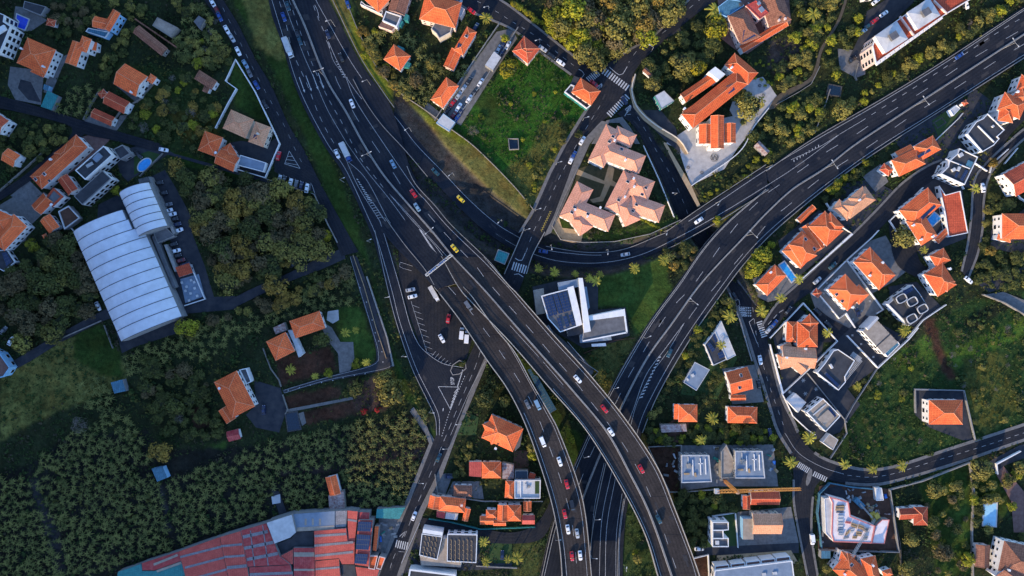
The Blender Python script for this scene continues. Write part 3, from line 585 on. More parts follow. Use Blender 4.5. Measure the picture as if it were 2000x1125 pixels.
# ---- land cover painted into the sheet
k=S*(1-BASE/CAMH)
jx=np.array([0.0]); 
nzx=(np.sin(X*.9+np.cos(Y*.7)*2)+np.sin(X*.37-Y*.51))*1.6; nzy=(np.cos(Y*.8+np.sin(X*.6)*2)+np.sin(Y*.33+X*.47))*1.6
PX=1000+X/k+nzx; PY=562.5-Y/k+nzy
C=np.zeros(X.shape+(3,)); C[:]=(.017,.024,.010)
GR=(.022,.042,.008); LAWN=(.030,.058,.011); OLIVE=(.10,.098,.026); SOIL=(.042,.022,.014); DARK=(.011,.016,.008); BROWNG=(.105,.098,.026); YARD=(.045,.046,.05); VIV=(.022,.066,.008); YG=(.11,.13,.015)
ZONES=[
 ([(440,-20),(525,-20),(560,120),(640,290),(700,440),(735,560),(760,660),(800,760),(845,850),(870,870),(780,760),(720,520),(660,430),(600,280),(520,110)],GR),
 ([(468,-20),(530,-20),(560,110),(545,120),(500,90)],OLIVE),
 ([(618,-20),(690,-10),(690,60),(720,130),(780,190),(860,240),(930,290),(1010,370),(1040,420),(1030,455),(960,420),(900,370),(830,290),(770,225),(700,120),(650,30)],BROWNG),
 ([(680,-10),(700,60),(735,130),(775,180),(830,222),(880,250),(930,290),(910,285),(870,262),(820,235),(765,195),(720,142),(690,80)],YG),
 ([(690,155),(740,235),(800,300),(850,345),(930,430),(1000,480),(1010,500),(960,530),(900,460),(830,390),(770,300)],(.035,.032,.028)),
 ([(620,20),(640,80),(700,160),(760,225),(830,290),(900,360),(960,415),(1010,450),(1000,460),(940,425),(860,350),(780,270),(700,170),(640,80)],(.045,.04,.035)),
 ([(905,240),(960,160),(1010,110),(1060,100),(1120,150),(1165,195),(1130,240),(1090,310),(1040,410),(1000,360),(940,290),(880,250)],VIV),
 ([(985,330),(1030,300),(1060,240),(1110,235),(1085,300),(1060,370),(1030,400)],(.07,.075,.018)),
 ([(740,450),(770,470),(780,520),(790,600),(775,560),(750,480)],(.03,.03,.022)),
 ([(0,735),(110,670),(200,635),(235,690),(250,740),(180,780),(120,800),(0,860)],OLIVE),
 ([(150,645),(200,635),(235,690),(240,740),(205,735),(140,700)],GR),
 ([(655,600),(705,598),(735,690),(720,715),(690,720),(665,680)],LAWN),
 ([(1168,545),(1210,512),(1290,505),(1310,560),(1290,620),(1240,655),(1225,600),(1168,600)],LAWN),
 ([(1140,700),(1180,670),(1245,655),(1200,740),(1180,790),(1150,760)],(.05,.058,.017)),
 ([(1640,880),(1660,800),(1720,720),(1780,680),(1840,620),(1900,585),(2040,560),(2040,830),(1850,885),(1740,920),(1650,900)],(.017,.038,.010)),
 ([(1840,690),(2040,600),(2040,640),(1860,720)],(.045,.085,.012)),([(1740,700),(1830,640),(1840,690),(1760,730)],(.04,.075,.012)),
 ([(1800,620),(1825,625),(1845,690),(1870,740),(1850,745),(1825,690)],SOIL),
 ([(1880,700),(1960,690),(1990,800),(1930,850),(1890,820)],(.05,.06,.014)),
 ([(1790,940),(1890,900),(1895,1125),(1830,1125),(1810,1000)],GR),([(1880,620),(1990,570),(1995,590),(1890,650)],DARK),([(1100,250),(1120,240),(1080,330),(1050,400),(1030,400),(1060,330)],OLIVE),([(930,200),(960,180),(980,230),(950,250)],GR),([(1860,950),(1895,940),(1895,1090),(1865,1090)],LAWN),
 ([(1900,900),(1960,900),(1970,1010),(1900,1010)],GR),
 ([(1000,470),(1060,400),(1100,430),(1180,500),(1320,450),(1325,440),(1270,470),(1180,480)],GR),
 ([(1120,460),(1230,445),(1320,425),(1290,455),(1200,475),(1140,478)],(.03,.05,.01)),
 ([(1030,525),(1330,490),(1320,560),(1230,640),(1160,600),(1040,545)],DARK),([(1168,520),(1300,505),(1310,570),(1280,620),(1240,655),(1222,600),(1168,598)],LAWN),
 ([(1000,690),(1040,720),(1095,810),(1100,860),(1040,760)],GR),
 ([(1105,830),(1150,860),(1110,950),(1100,900)],GR),([(1150,890),(1180,890),(1165,1000),(1140,1100),(1130,1000),(1140,950)],(.06,.065,.018)),
 ([(1215,980),(1240,960),(1280,1080),(1290,1125),(1215,1125)],(.026,.042,.012)),
 ([(1000,1055),(1050,1060),(1055,1125),(1000,1125)],(.05,.062,.018)),
 ([(1395,440),(1440,400),(1500,375),(1440,430),(1405,470)],(.07,.075,.02)),
 ([(220,120),(380,140),(430,200),(440,300),(320,290),(250,240)],(.022,.036,.010)),([(330,220),(420,215),(430,270),(360,280)],(.05,.045,.010)),
 ([(445,130),(470,120),(530,240),(500,230),(460,210)],GR),
 ([(310,285),(400,310),(520,350),(430,345),(340,320)],GR),
 ([(540,700),(645,678),(660,722),(545,755)],SOIL),([(552,775),(665,752),(668,778),(560,803)],SOIL),([(570,810),(690,780),(700,810),(590,830)],SOIL),
 ([(680,745),(740,735),(760,800),(700,810)],(.05,.035,.028)),
 ([(320,900),(440,860),(445,880),(330,930)],LAWN),([(370,800),(400,790),(410,830),(380,840)],SOIL),
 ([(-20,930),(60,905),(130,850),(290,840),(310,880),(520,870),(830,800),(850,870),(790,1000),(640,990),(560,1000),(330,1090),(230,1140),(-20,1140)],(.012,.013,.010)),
 ([(55,935),(70,935),(120,1060),(130,1125),(110,1125)],(.03,.03,.03)),([(310,950),(318,950),(335,1040),(325,1040)],(.03,.03,.03)),
 ([(545,915),(690,905),(830,872),(830,888),(700,915),(545,930)],(.028,.022,.02)),
 ([(1265,870),(1330,872),(1328,960),(1305,960)],SOIL),([(1350,1085),(1383,1080),(1385,1130),(1355,1130)],SOIL),
 ([(1500,80),(1560,70),(1575,120),(1520,150),(1500,130)],(.045,.038,.032)),
 ([(1380,350),(1500,290),(1530,300),(1400,400),(1365,395)],(.02,.028,.012)),
]
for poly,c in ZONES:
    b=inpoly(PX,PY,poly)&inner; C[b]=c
# slopes of the cuttings: stone
gyv,gxv=np.gradient(Z,gy,gx); sl=np.hypot(gxv,gyv); st=(sl>1.2)&inner; C[st]=(.04,.038,.034)
C[(sl<=1.2)&(Z<BASE-.3)&inner]=(.03,.03,.028)
C[~inner]=(.02,.028,.012)
# soft edges
for _ in range(2):
    Cn=C.copy(); Cn[1:-1,1:-1]=(C[1:-1,1:-1]*2+C[:-2,1:-1]+C[2:,1:-1]+C[1:-1,:-2]+C[1:-1,2:])/6; C=Cn
ny,nx=X.shape
me=bpy.data.meshes.new('ground'); verts=np.stack([X,Y,Z],-1).reshape(-1,3); ii=np.arange(ny*nx).reshape(ny,nx)
F=np.stack([ii[:-1,:-1],ii[:-1,1:],ii[1:,1:],ii[1:,:-1]],-1).reshape(-1,4)
me.vertices.add(len(verts)); me.vertices.foreach_set('co',verts.ravel()); me.loops.add(F.size); me.loops.foreach_set('vertex_index',F.ravel().astype(np.int32))
me.polygons.add(len(F)); me.polygons.foreach_set('loop_start',np.arange(0,F.size,4,dtype=np.int32)); me.polygons.foreach_set('loop_total',np.full(len(F),4,dtype=np.int32)); me.update(calc_edges=True)
at=me.color_attributes.new('cover','FLOAT_COLOR','POINT'); at.data.foreach_set('color',np.concatenate([C.reshape(-1,3),np.ones((ny*nx,1))],1).ravel())
m=bpy.data.materials.new('ground_cover'); nt=nodes(m); N=nt.nodes; L=nt.links
out=N.new('ShaderNodeOutputMaterial'); b=N.new('ShaderNodeBsdfPrincipled'); b.inputs['Roughness'].default_value=1; b.inputs['Specular IOR Level'].default_value=.1
vc=N.new('ShaderNodeVertexColor'); vc.layer_name='cover'; geo=N.new('ShaderNodeNewGeometry')
last=vc.outputs[0]
for sc,lo,hi,det in((.06,.55,1.5,4),(.5,.5,1.6,8),(2.5,.6,1.4,3)):
    nz=N.new('ShaderNodeTexNoise'); nz.inputs['Scale'].default_value=sc; nz.inputs['Detail'].default_value=det; nz.inputs['Roughness'].default_value=.7; L.new(geo.outputs['Position'],nz.inputs['Vector'])
    mr=N.new('ShaderNodeMapRange'); mr.inputs[1].default_value=.3; mr.inputs[2].default_value=.7; mr.inputs[3].default_value=lo; mr.inputs[4].default_value=hi; L.new(nz.outputs['Fac'],mr.inputs[0])
    vm=N.new('ShaderNodeVectorMath'); vm.operation='SCALE'; L.new(last,vm.inputs[0]); L.new(mr.outputs[0],vm.inputs['Scale']); last=vm.outputs[0]
nz=N.new('ShaderNodeTexNoise'); nz.inputs['Scale'].default_value=.13; nz.inputs['Detail'].default_value=5; L.new(geo.outputs['Position'],nz.inputs['Vector'])
mr=N.new('ShaderNodeMapRange'); mr.inputs[1].default_value=.45; mr.inputs[2].default_value=.75; mr.inputs[3].default_value=0; mr.inputs[4].default_value=.55; L.new(nz.outputs['Fac'],mr.inputs[0])
tn=N.new('ShaderNodeVectorMath'); tn.operation='MULTIPLY'; tn.inputs[1].default_value=(1.6,1.0,.8); L.new(last,tn.inputs[0])
mx=N.new('ShaderNodeMix'); mx.data_type='RGBA'; L.new(mr.outputs[0],mx.inputs[0]); L.new(last,mx.inputs[6]); L.new(tn.outputs[0],mx.inputs[7])
L.new(mx.outputs[2],b.inputs['Base Color'])
bp=N.new('ShaderNodeBump'); bp.inputs['Strength'].default_value=.6; bp.inputs['Distance'].default_value=.5
nb=N.new('ShaderNodeTexNoise'); nb.inputs['Scale'].default_value=1.3; nb.inputs['Detail'].default_value=6; L.new(geo.outputs['Position'],nb.inputs['Vector']); L.new(nb.outputs['Fac'],bp.inputs['Height']); L.new(bp.outputs[0],b.inputs['Normal'])
L.new(b.outputs[0],out.inputs[0]); me.materials.append(m)
tag(link('ground',me),kind='structure')
# ---------------------------------------------------------------- buildings
# shared window mesh: frame (slot 0), glass (slot 1), faces +y
def win_mesh(w,h):
    mb=MB(); mb.box((0,.03,0),(w,.1,h),mi=0); mb.box((0,.09,0),(w-.22,.04,h-.22),mi=1); me=new_mesh('window',mb.v,mb.f,[M['wallw'],M['glass']],mb.m); return me
WIN=win_mesh(1.3,1.4); WINB=win_mesh(2.2,2.0)
def windows(parent,org,edges,h,skip=lambda x,y:False,maxn=7,big=False,z0_=0):
    for (p,q,n) in edges:
        mx_,my_=(p[0]+q[0])/2,(p[1]+q[1])/2; r=math.hypot(mx_,my_)
        if r<35: continue
        if -(n[0]*mx_+n[1]*my_)/r<.25: continue
        L=math.hypot(q[0]-p[0],q[1]-p[1]); k=min(maxn,int(L/3.1)); 
        if k<1: continue
        fl=max(1,int((h-.3)/2.9))
        for i in range(k):
            t=(i+.5)/k; x=p[0]+(q[0]-p[0])*t; y=p[1]+(q[1]-p[1])*t
            if skip(x+n[0]*.4,y+n[1]*.4): continue
            for f in range(fl):
                o=bpy.data.objects.new('window',WINB if (big or (i%3==1 and f==0)) else WIN); COL.objects.link(o); o.parent=parent
                o.location=(x-org[0],y-org[1],1.35+2.9*f+z0_-org[2]); o.rotation_euler[2]=math.atan2(n[1],n[0])-math.pi/2
class Wing:
    def __init__(s,ax,ay,bx,by,w,kind='h',dh=0,pitch=23,h=6,over=.5):
        s.z=h+dh; A=P(ax,ay,s.z); B=P(bx,by,s.z); s.kind=kind
        L=math.hypot(B[0]-A[0],B[1]-A[1]); W=w*S*(1-s.z/CAMH); s.c=((A[0]+B[0])/2,(A[1]+B[1])/2); s.a=math.atan2(B[1]-A[1],B[0]-A[0])
        if kind=='h' and W>L: L,W=W,L; s.a+=math.pi/2
        s.L,s.W=L,W; s.tp=math.tan(math.radians(pitch)); s.over=over; s.rh=W/2*s.tp
    def w(s,x,y,z=0): ca,sa=math.cos(s.a),math.sin(s.a); return (s.c[0]+x*ca-y*sa,s.c[1]+x*sa+y*ca,z)
    def loc(s,X_,Y_):
        dx,dy=X_-s.c[0],Y_-s.c[1]; ca,sa=math.cos(s.a),math.sin(s.a); return dx*ca+dy*sa,-dx*sa+dy*ca
    def top(s,X_,Y_):
        x,y=s.loc(X_,Y_)
        if abs(x)>s.L/2+.01 or abs(y)>s.W/2+.01: return -1
        if s.kind=='f': return s.z+.25
        d=s.W/2-abs(y)
        if s.kind=='h': d=min(d,s.L/2-abs(x))
        return s.z+d*s.tp
    def inside(s,X_,Y_): x,y=s.loc(X_,Y_); return abs(x)<s.L/2-s.over and abs(y)<s.W/2-s.over
    def roof(s,mb,rg,jz):
        L2,W2,z,t=s.L/2,s.W/2,s.z+jz,s.rh; e=.22
        E=[s.w(-L2,-W2,z),s.w(L2,-W2,z),s.w(L2,W2,z),s.w(-L2,W2,z)]; sl=math.hypot(W2,t)
        if s.kind=='h':
            r=L2-W2; R0,R1=s.w(-r,0,z+t),s.w(r,0,z+t)
            mb.add([E[0],E[1],R1,R0],[(0,1,2,3)],0,[[(-L2,0),(L2,0),(r,sl),(-r,sl)]]); mb.add([E[2],E[3],R0,R1],[(0,1,2,3)],0,[[(-L2,0),(L2,0),(r,sl),(-r,sl)]])
            mb.add([E[1],E[2],R1],[(0,1,2)],0,[[(-W2,0),(W2,0),(0,sl)]]); mb.add([E[3],E[0],R0],[(0,1,2)],0,[[(-W2,0),(W2,0),(0,sl)]])
            for a,b in((E[0],R0),(E[3],R0),(E[1],R1),(E[2],R1),(R0,R1)): rg.append((a,b))
        elif s.kind=='g':
            R0,R1=s.w(-L2,0,z+t),s.w(L2,0,z+t)
            mb.add([E[0],E[1],R1,R0],[(0,1,2,3)],0,[[(-L2,0),(L2,0),(L2,sl),(-L2,sl)]]); mb.add([E[2],E[3],R0,R1],[(0,1,2,3)],0,[[(-L2,0),(L2,0),(L2,sl),(-L2,sl)]])
            rg.append((R0,R1)); rg.append((E[0],R0)); rg.append((E[3],R0)); rg.append((E[1],R1)); rg.append((E[2],R1))
        elif s.kind=='s':
            U=[s.w(-L2,W2,z+.9),s.w(L2,W2,z+.9)]
            mb.add([E[0],E[1],U[1],U[0]],[(0,1,2,3)],0,[[(-L2,0),(L2,0),(L2,s.W),(-L2,s.W)]]); mb.add([U[0],U[1],s.w(L2,W2,z-.2),s.w(-L2,W2,z-.2)],[(0,1,2,3)],0)
        else: mb.prism([p[:2] for p in E],z-.1,z+.25,0)
        for i in range(4):
            p,q=E[i],E[(i+1)%4]; mb.add([p,q,(q[0],q[1],q[2]-e),(p[0],p[1],p[2]-e)],[(0,1,2,3)],1,[[(0,0)]*4])
        mb.add([(p[0],p[1],p[2]-e) for p in E[::-1]],[(0,1,2,3)],1,[[(0,0)]*4])
    def walls(s,mb):
        o=s.over if s.kind!='f' else .05; L2,W2=s.L/2-o,s.W/2-o; c=[s.w(-L2,-W2),s.w(L2,-W2),s.w(L2,W2),s.w(-L2,W2)]
        mb.prism([p[:2] for p in c],BASE-.6,s.z-.12)
        if s.kind=='g':
            for x in(-L2,L2): mb.add([s.w(x,-W2,s.z-.12),s.w(x,W2,s.z-.12),s.w(x,0,s.z+s.rh-.1)],[(0,1,2)])
        ed=[]
        for i in range(4):
            p,q=c[i],c[(i+1)%4]; dx,dy=q[0]-p[0],q[1]-p[1]; l=math.hypot(dx,dy); ed.append((p,q,(dy/l,-dx/l)))
        return ed
def solar_on(parent,org,quad,nx_,ny_,zf,name='solar_panel',ms=('solar','solarf')):
    mb=MB(); q=[Vector(P(*c,zf(c))) for c in quad]
    def at(u,v): return (q[0]*(1-u)+q[1]*u)*(1-v)+(q[3]*(1-u)+q[2]*u)*v
    up=Vector((0,0,.16)); mb.add([at(0,0)+up,at(1,0)+up,at(1,1)+up,at(0,1)+up],[(0,1,2,3)],1)
    for i in range(nx_):
        for j in range(ny_):
            a,b,c,d=(i+.07)/nx_,(i+.93)/nx_,(j+.06)/ny_,(j+.94)/ny_; u2=Vector((0,0,.2))
            mb.add([at(a,c)+u2,at(b,c)+u2,at(b,d)+u2,at(a,d)+u2],[(0,1,2,3)],0)
    mb.build(name,[M[ms[0]],M[ms[1]]],parent,org)
def house(label,wings,h=6,roof='roof',wall='wallw',chim=(),sky=(),solar=(),name='house',cat='house',group=None,pitch=23,win=True,ridge='ridge',over=.5):
    W=[Wing(*w,h=h,pitch=pitch,over=over) for w in wings]; c=W[0].c; org=(c[0],c[1],BASE)
    o=root(name,label,cat,org,group)
    mb=MB(); rg=[]; wb=MB(); eds=[]
    for i,w in enumerate(W):
        w.roof(mb,rg,.013*i); eds.append(w.walls(wb))
    wo=wb.build('wall',M[wall],o,org); ro=mb.build('roof',[M[roof],M[wall]],o,org)
    rb=MB()
    for a,b in rg:
        a2,b2=Vector(a)+Vector((0,0,.03)),Vector(b)+Vector((0,0,.03)); rb.bar(a2,b2,.13,n=4)
    rb.build('ridge_cap',M[ridge] if roof in('roof','roofr','rooft','roofp') else M[roof],ro,org)
    topz=lambda p:max([w.top(*P(p[0],p[1],h+1)[:2]) for w in W]+[h])
    for i,w in enumerate(W):
        if win: windows(o,org,eds[i],w.z,skip=lambda x,y:any(v.inside(x,y) for v in W if v is not w))
    for p in chim:
        z=topz(p); x,y,_=P(p[0],p[1],z); cb=MB(); cb.box((x,y,z+.3),(.9,.7,1.8),W[0].a); cb.box((x,y,z+1.3),(1.2,1.0,.2),W[0].a); cb.build('chimney',M[wall],o,org)
    for p in sky:
        z=topz(p); x,y,_=P(p[0],p[1],z); cb=MB(); cb.box((x,y,z+.1),(1.3,1.7,.5),W[0].a,mi=0); cb.box((x,y,z+.37),(1.0,1.4,.06),W[0].a,mi=1); cb.build('skylight',[M['lamp_h'],M['glass']],o,org)
    for s_ in solar: solar_on(o,org,s_[0],s_[1],s_[2],topz)
    for w in W:
        pts=[w.w(-w.L/2,-w.W/2),w.w(w.L/2,-w.W/2),w.w(w.L/2,w.W/2),w.w(-w.L/2,w.W/2)]; hard([(1000+p[0]/S,562.5-p[1]/S) for p in pts])
    return o
def poly_w(poly,z): return [P(x,y,z)[:2] for x,y in poly]
def shrink(poly,d):
    n=len(poly); a=sum(poly[i][0]*poly[(i+1)%n][1]-poly[(i+1)%n][0]*poly[i][1] for i in range(n)); sg=1 if a>0 else -1; out=[]
    for i in range(n):
        p0,p1,p2=Vector(poly[i-1]),Vector(poly[i]),Vector(poly[(i+1)%n]); e1=(p1-p0).normalized(); e2=(p2-p1).normalized()
        n1=Vector((-e1.y,e1.x))*sg; n2=Vector((-e2.y,e2.x))*sg; b=n1+n2; b=b.normalized() if b.length>1e-3 else n1; c=max(.4,b.dot(n1)); out.append(tuple(p1+b*d/c))
    return out
def ring(mb,poly,w,z0_,z1,mi=0):
    inn=shrink(poly,w); n=len(poly)
    vs=[(x,y,z) for z in(z0_,z1) for x,y in poly]+[(x,y,z) for z in(z0_,z1) for x,y in inn]
    fs=[]
    for i in range(n):
        j=(i+1)%n; fs+=[(i,j,n+j,n+i),(n+i,n+j,3*n+j,3*n+i),(3*n+i,3*n+j,2*n+j,2*n+i)]
    mb.add(vs,fs,mi)
def flat(label,poly,h=6,roof='fgrey',wall='wallw',par='wallw',pw=.35,ph=.5,boxes=(),solar=(),name='flat_roof_house',cat='house',group=None,win=True,floor2=()):
    w=poly_w(poly,h); c=(sum(p[0] for p in w)/len(w),sum(p[1] for p in w)/len(w)); org=(c[0],c[1],BASE); o=root(name,label,cat,org,group)
    a=sum(w[i][0]*w[(i+1)%len(w)][1]-w[(i+1)%len(w)][0]*w[i][1] for i in range(len(w)))
    if a<0: w=w[::-1]
    mb=MB(); mb.prism(w,BASE-.5,h,top=False); mb.build('wall',M[wall],o,org)
    rb=MB(); rb.add([(x,y,h-.02) for x,y in shrink(w,.05)],[tuple(range(len(w)))]); rb.build('roof',M[roof],o,org)
    if par:
        pb=MB(); ring(pb,shrink(w,-.04),pw,h-.25,h+ph); pb.build('parapet',M[par],o,org)
    ed=[]
    for i in range(len(w)):
        p,q=w[i],w[(i+1)%len(w)]; l=math.hypot(q[0]-p[0],q[1]-p[1])
        if l>2.5: ed.append((p,q,((q[1]-p[1])/l,-(q[0]-p[0])/l)))
    if win: windows(o,org,ed,h,big=True)
    for b in boxes:
        x,y,_=P(b[0],b[1],h); bb=MB(); bb.box((x,y,h+b[4]/2),(b[2]*S,b[3]*S,b[4]),math.radians(b[5])); nm=b[7] if len(b)>7 else 'roof_box'; bb.build(nm,M[b[6]],o,org)
    for s_ in solar: solar_on(o,org,s_[0],s_[1],s_[2],lambda c_:h+.35)
    hard(poly); return o
PV=[0]
def pave(poly,m,name='paving',hd=True,z=None):
    zz=-.375+.0035*PV[0] if z is None else z; PV[0]+=1
    mb=MB(); mb.add([P(x,y,zz) for x,y in poly],[tuple(range(len(poly)))]); o=mb.build(name,M[m]); tag(o,kind='structure')
    if hd: hard(poly)
    return o
def gwall(pts,label,h=1.4,w=.3,m='wallw',name='garden_wall',cat='wall',curve=False):
    w=w*.85; mb=MB(); wallrun(mb,pts,lambda a,b:BASE,w,h-BASE*0+.3,base=-.3,step=8 if curve else None); return tag(mb.build(name,M[m],None,P(*pts[0],BASE)),label,cat)
def pool(label,poly,m='pool',cop='flight',name='swimming_pool',z=-.02):
    if m=='tank': cop='rock'
    w=poly_w(poly,z); c=P(*poly[0],z); mb=MB(); mb.add([(x,y,z-.06) for x,y in w],[tuple(range(len(w)))]); o=tag(mb.build(name,M[m],None,c),label,'pool')
    cb=MB(); ring(cb,shrink(w,-.5),.55,z-.35,z+.04); cb.build('coping',M[cop],o,c); hard(poly); return o
# ================================================================ pavings and yards
pave([(515,185),(540,262),(536,335),(610,372),(617,360),(575,290),(545,240)],'yard','yard')
pave([(295,345),(322,332),(345,370),(372,420),(375,455),(400,520),(418,580),(460,578),(462,604),(370,612),(354,618),(345,560),(330,450)],'yard','car_park')
pave([(270,350),(288,345),(345,458),(300,470),(290,440)],'gravel','yard'); pave([(215,600),(238,690),(262,678),(380,640),(352,616),(240,668)],'yard','yard')
pave([(192,400),(235,378),(262,455),(232,412),(190,430)],'yard','yard')
pave([(778,482),(800,478),(850,560),(925,650),(912,700),(880,716),(850,704),(822,678),(797,610),(780,545)],'street','parking_area',z=-.33)
pave([(970,62),(1000,55),(1010,75),(985,112),(900,245),(882,236),(862,226),(905,150)],'gravel','car_park')
pave([(835,200),(872,230),(850,235),(828,212)],'side','yard')
pave([(1300,280),(1345,250),(1365,240),(1440,225),(1500,160),(1518,190),(1470,245),(1440,290),(1415,330),(1350,362),(1338,330),(1325,290)],'stone','mosaic_courtyard')
pave([(1440,170),(1462,158),(1490,150),(1518,188),(1500,215),(1440,290),(1436,235),(1425,215)],'stone','mosaic_courtyard')
pave([(1240,215),(1300,275),(1330,300),(1320,250),(1290,215)],'yard','yard'); pave([(1294,276),(1302,280),(1350,362),(1368,402),(1362,404),(1325,336)],'ochre','sidewalk',z=.1)
pave([(1236,150),(1243,146),(1236,176),(1244,204),(1263,226),(1288,246),(1328,272),(1346,300),(1338,302),(1322,280),(1284,256),(1256,234),(1237,210),(1229,176)],'ochre','sidewalk',z=.104)
pave([(1155,281),(1175,245),(1185,235),(1215,228),(1232,250),(1250,281),(1240,281),(1222,255),(1210,240),(1190,240),(1165,281)],'side','sidewalk',z=.1)
pave([(1132,281),(1175,236),(1186,238),(1152,281),(1125,340),(1110,380),(1090,425),(1076,455),(1062,462),(1082,421),(1110,346)],'side','sidewalk',z=.108)
pave([(1020,451),(1045,411),(1077,338),(1107,281),(1142,225),(1170,182),(1166,180),(1137,222),(1100,281),(1070,338),(1038,411),(1012,455)],'side','sidewalk',z=.112)
pave([(945,702),(990,620),(1000,625),(952,706),(930,760),(893,848),(865,925),(826,1005),(786,1125),(775,1125),(817,999),(857,919),(887,849),(918,765)],'side','sidewalk',z=.116)
pave([(845,866),(795,994),(740,1125),(732,1125),(786,994),(838,866),(828,840),(802,800),(808,795),(835,835)],'side','sidewalk',z=.12)
pave([(1100,470),(1078,441),(1090,420),(1098,445),(1140,450),(1135,472),(1118,474)],'ochre','yard'); pave([(1128,330),(1190,310),(1225,330),(1210,370),(1185,405),(1150,395),(1120,370)],'court','lawn')
pave([(1125,329),(1180,353),(1190,318),(1200,330),(1196,352),(1208,360),(1204,366),(1192,362),(1178,393),(1158,396),(1152,390),(1172,384),(1181,360),(1123,340)],'ochre','garden_path')
pave([(1040,560),(1105,545),(1168,545),(1168,605),(1222,600),(1230,655),(1200,668),(1140,680),(1070,640),(1045,620)],'yard','yard'); pave([(1055,640),(1065,632),(1140,700),(1160,725),(1152,738),(1110,700)],'gravel','yard')
pave([(0,400),(30,382),(75,385),(85,375),(112,390),(60,440),(50,470),(0,500)],'side','terrace'); pave([(20,382),(57,352),(83,378),(50,398)],'gravel','yard')
pave([(135,275),(178,262),(225,262),(205,283),(150,330),(112,352),(125,330),(178,285)],'brickp','yard')
pave([(225,300),(275,282),(330,300),(300,320),(250,355),(235,340)],'yard','yard'); pave([(262,305),(290,295),(315,302),(290,325),(262,342)],'turf','lawn')
pave([(30,12),(70,18),(92,40),(62,60),(45,62),(25,45)],'gravel','terrace'); pave([(20,130),(60,135),(85,150),(80,205),(30,195),(15,165)],'gravel','terrace'); pave([(100,120),(135,105),(120,135),(100,185),(85,180)],'gravel','yard')
pave([(40,155),(60,160),(80,200),(55,195),(35,172)],'yard','terrace')
pave([(218,160),(265,187),(305,155),(268,202)],'gravel','yard'); pave([(165,235),(180,220),(225,245),(235,225),(250,225),(228,255),(205,252),(165,245)],'gravel','yard')
pave([(495,742),(548,758),(560,800),(545,845),(500,835),(480,810),(502,790)],'yard','yard'); pave([(640,608),(661,605),(662,625),(650,632),(638,625)],'stone','terrace'); pave([(632,630),(648,640),(665,668),(690,668),(692,700),(680,735),(663,728),(660,690),(640,665),(628,640)],'gravel','driveway')
pave([(558,800),(688,775),(690,780),(560,806)],'side','garden_path'); pave([(582,808),(593,804),(598,826),(590,832)],'side','garden_path')
pave([(800,803),(812,800),(850,862),(845,868)],'side','footpath'); pave([(460,340),(320,300),(300,285),(312,283),(340,300),(460,333),(530,352),(528,358)],'yard','footpath')
pave([(445,280),(470,275),(520,282),(545,265),(520,348),(462,330)],'yard','terrace')
pave([(1315,20),(1330,60),(1300,75),(1270,30)],'yard','yard',hd=False)
pave([(1636,95),(1690,100),(1690,145),(1672,152),(1640,135)],'gravel','yard'); pave([(1693,22),(1745,-10),(1800,-10),(1720,65),(1680,85)],'yard','car_park')
pave([(1400,-20),(1540,-20),(1545,45),(1460,105),(1440,100),(1408,75)],'brickp','courtyard')
pave([(1470,545),(1530,515),(1560,545),(1540,580),(1500,590),(1480,580)],'gravel','terrace'); pave([(1520,470),(1600,410),(1650,445),(1665,455),(1560,540),(1530,520)],'yard','yard')
pave([(1580,567),(1650,510),(1730,605),(1715,612),(1690,640),(1640,665),(1605,640)],'side','terrace'); pave([(1650,510),(1700,470),(1730,460),(1770,530),(1745,550),(1700,575)],'gravel','terrace')
pave([(1510,660),(1560,605),(1590,620),(1610,660),(1600,720),(1530,765),(1520,700)],'yard','yard'); pave([(1530,768),(1600,715),(1640,740),(1680,790),(1640,845),(1590,860),(1555,820)],'yard','yard')
pave([(1580,730),(1630,665),(1690,615),(1770,660),(1712,720),(1640,770)],'yard','yard'); pave([(1735,560),(1790,550),(1840,600),(1790,640),(1745,620)],'yard','terrace')
pave([(1785,760),(1880,762),(1900,860),(1880,860),(1815,835),(1787,810)],'yard','yard'); pave([(1745,375),(1835,340),(1880,370),(1888,465),(1850,480),(1800,500),(1765,460)],'yard','yard')
pave([(1740,265),(1900,170),(1980,230),(1940,290),(1900,370),(1840,350),(1800,350)],'yard','yard',hd=False)
pave([(1640,470),(1600,440),(1640,360),(1700,350),(1760,380),(1700,450)],'yard','yard',hd=False); pave([(1685,345),(1720,320),(1735,355),(1710,375)],'gravel','terrace')
pave([(1350,640),(1400,610),(1440,700),(1400,780),(1330,770)],'turf','lawn',hd=False); pave([(1410,720),(1475,712),(1492,785),(1430,790)],'side','yard')
pave([(1328,870),(1510,868),(1520,950),(1395,950),(1328,960)],'gravel','building_site'); pave([(1385,1010),(1440,998),(1440,1070),(1380,1070)],'turf','lawn'); pave([(1440,1000),(1545,990),(1560,1060),(1440,1075)],'gravel','yard'); pave([(1360,1070),(1560,1060),(1560,1080),(1360,1085)],'yard','yard')
pave([(1595,985),(1600,950),(1625,942),(1735,955),(1752,1075),(1598,1072)],'soil','building_site'); pave([(1600,985),(1608,955),(1640,948),(1660,970),(1610,1000),(1612,1050),(1650,1070),(1600,1068)],'yard','building_site')
pave([(800,1030),(1000,1060),(1000,1110),(790,1120),(785,1090)],'yard','yard',hd=False); pave([(935,1062),(1000,1060),(1000,1100),(940,1100)],'turf','lawn',hd=False); pave([(848,925),(885,925),(870,965),(848,962)],'gravel','yard'); pave([(885,940),(940,940),(945,975),(870,970)],'gravel','yard',hd=False)
pave([(740,1010),(790,1000),(770,1075),(738,1080)],'gravel','yard'); pave([(530,955),(545,960),(560,1000),(545,1005)],'yard','yard'); pave([(530,970),(547,965),(548,982),(532,985)],'flight','slab')
pave([(575,1040),(615,1035),(615,1060),(550,1085),(535,1065)],'fdark','yard')
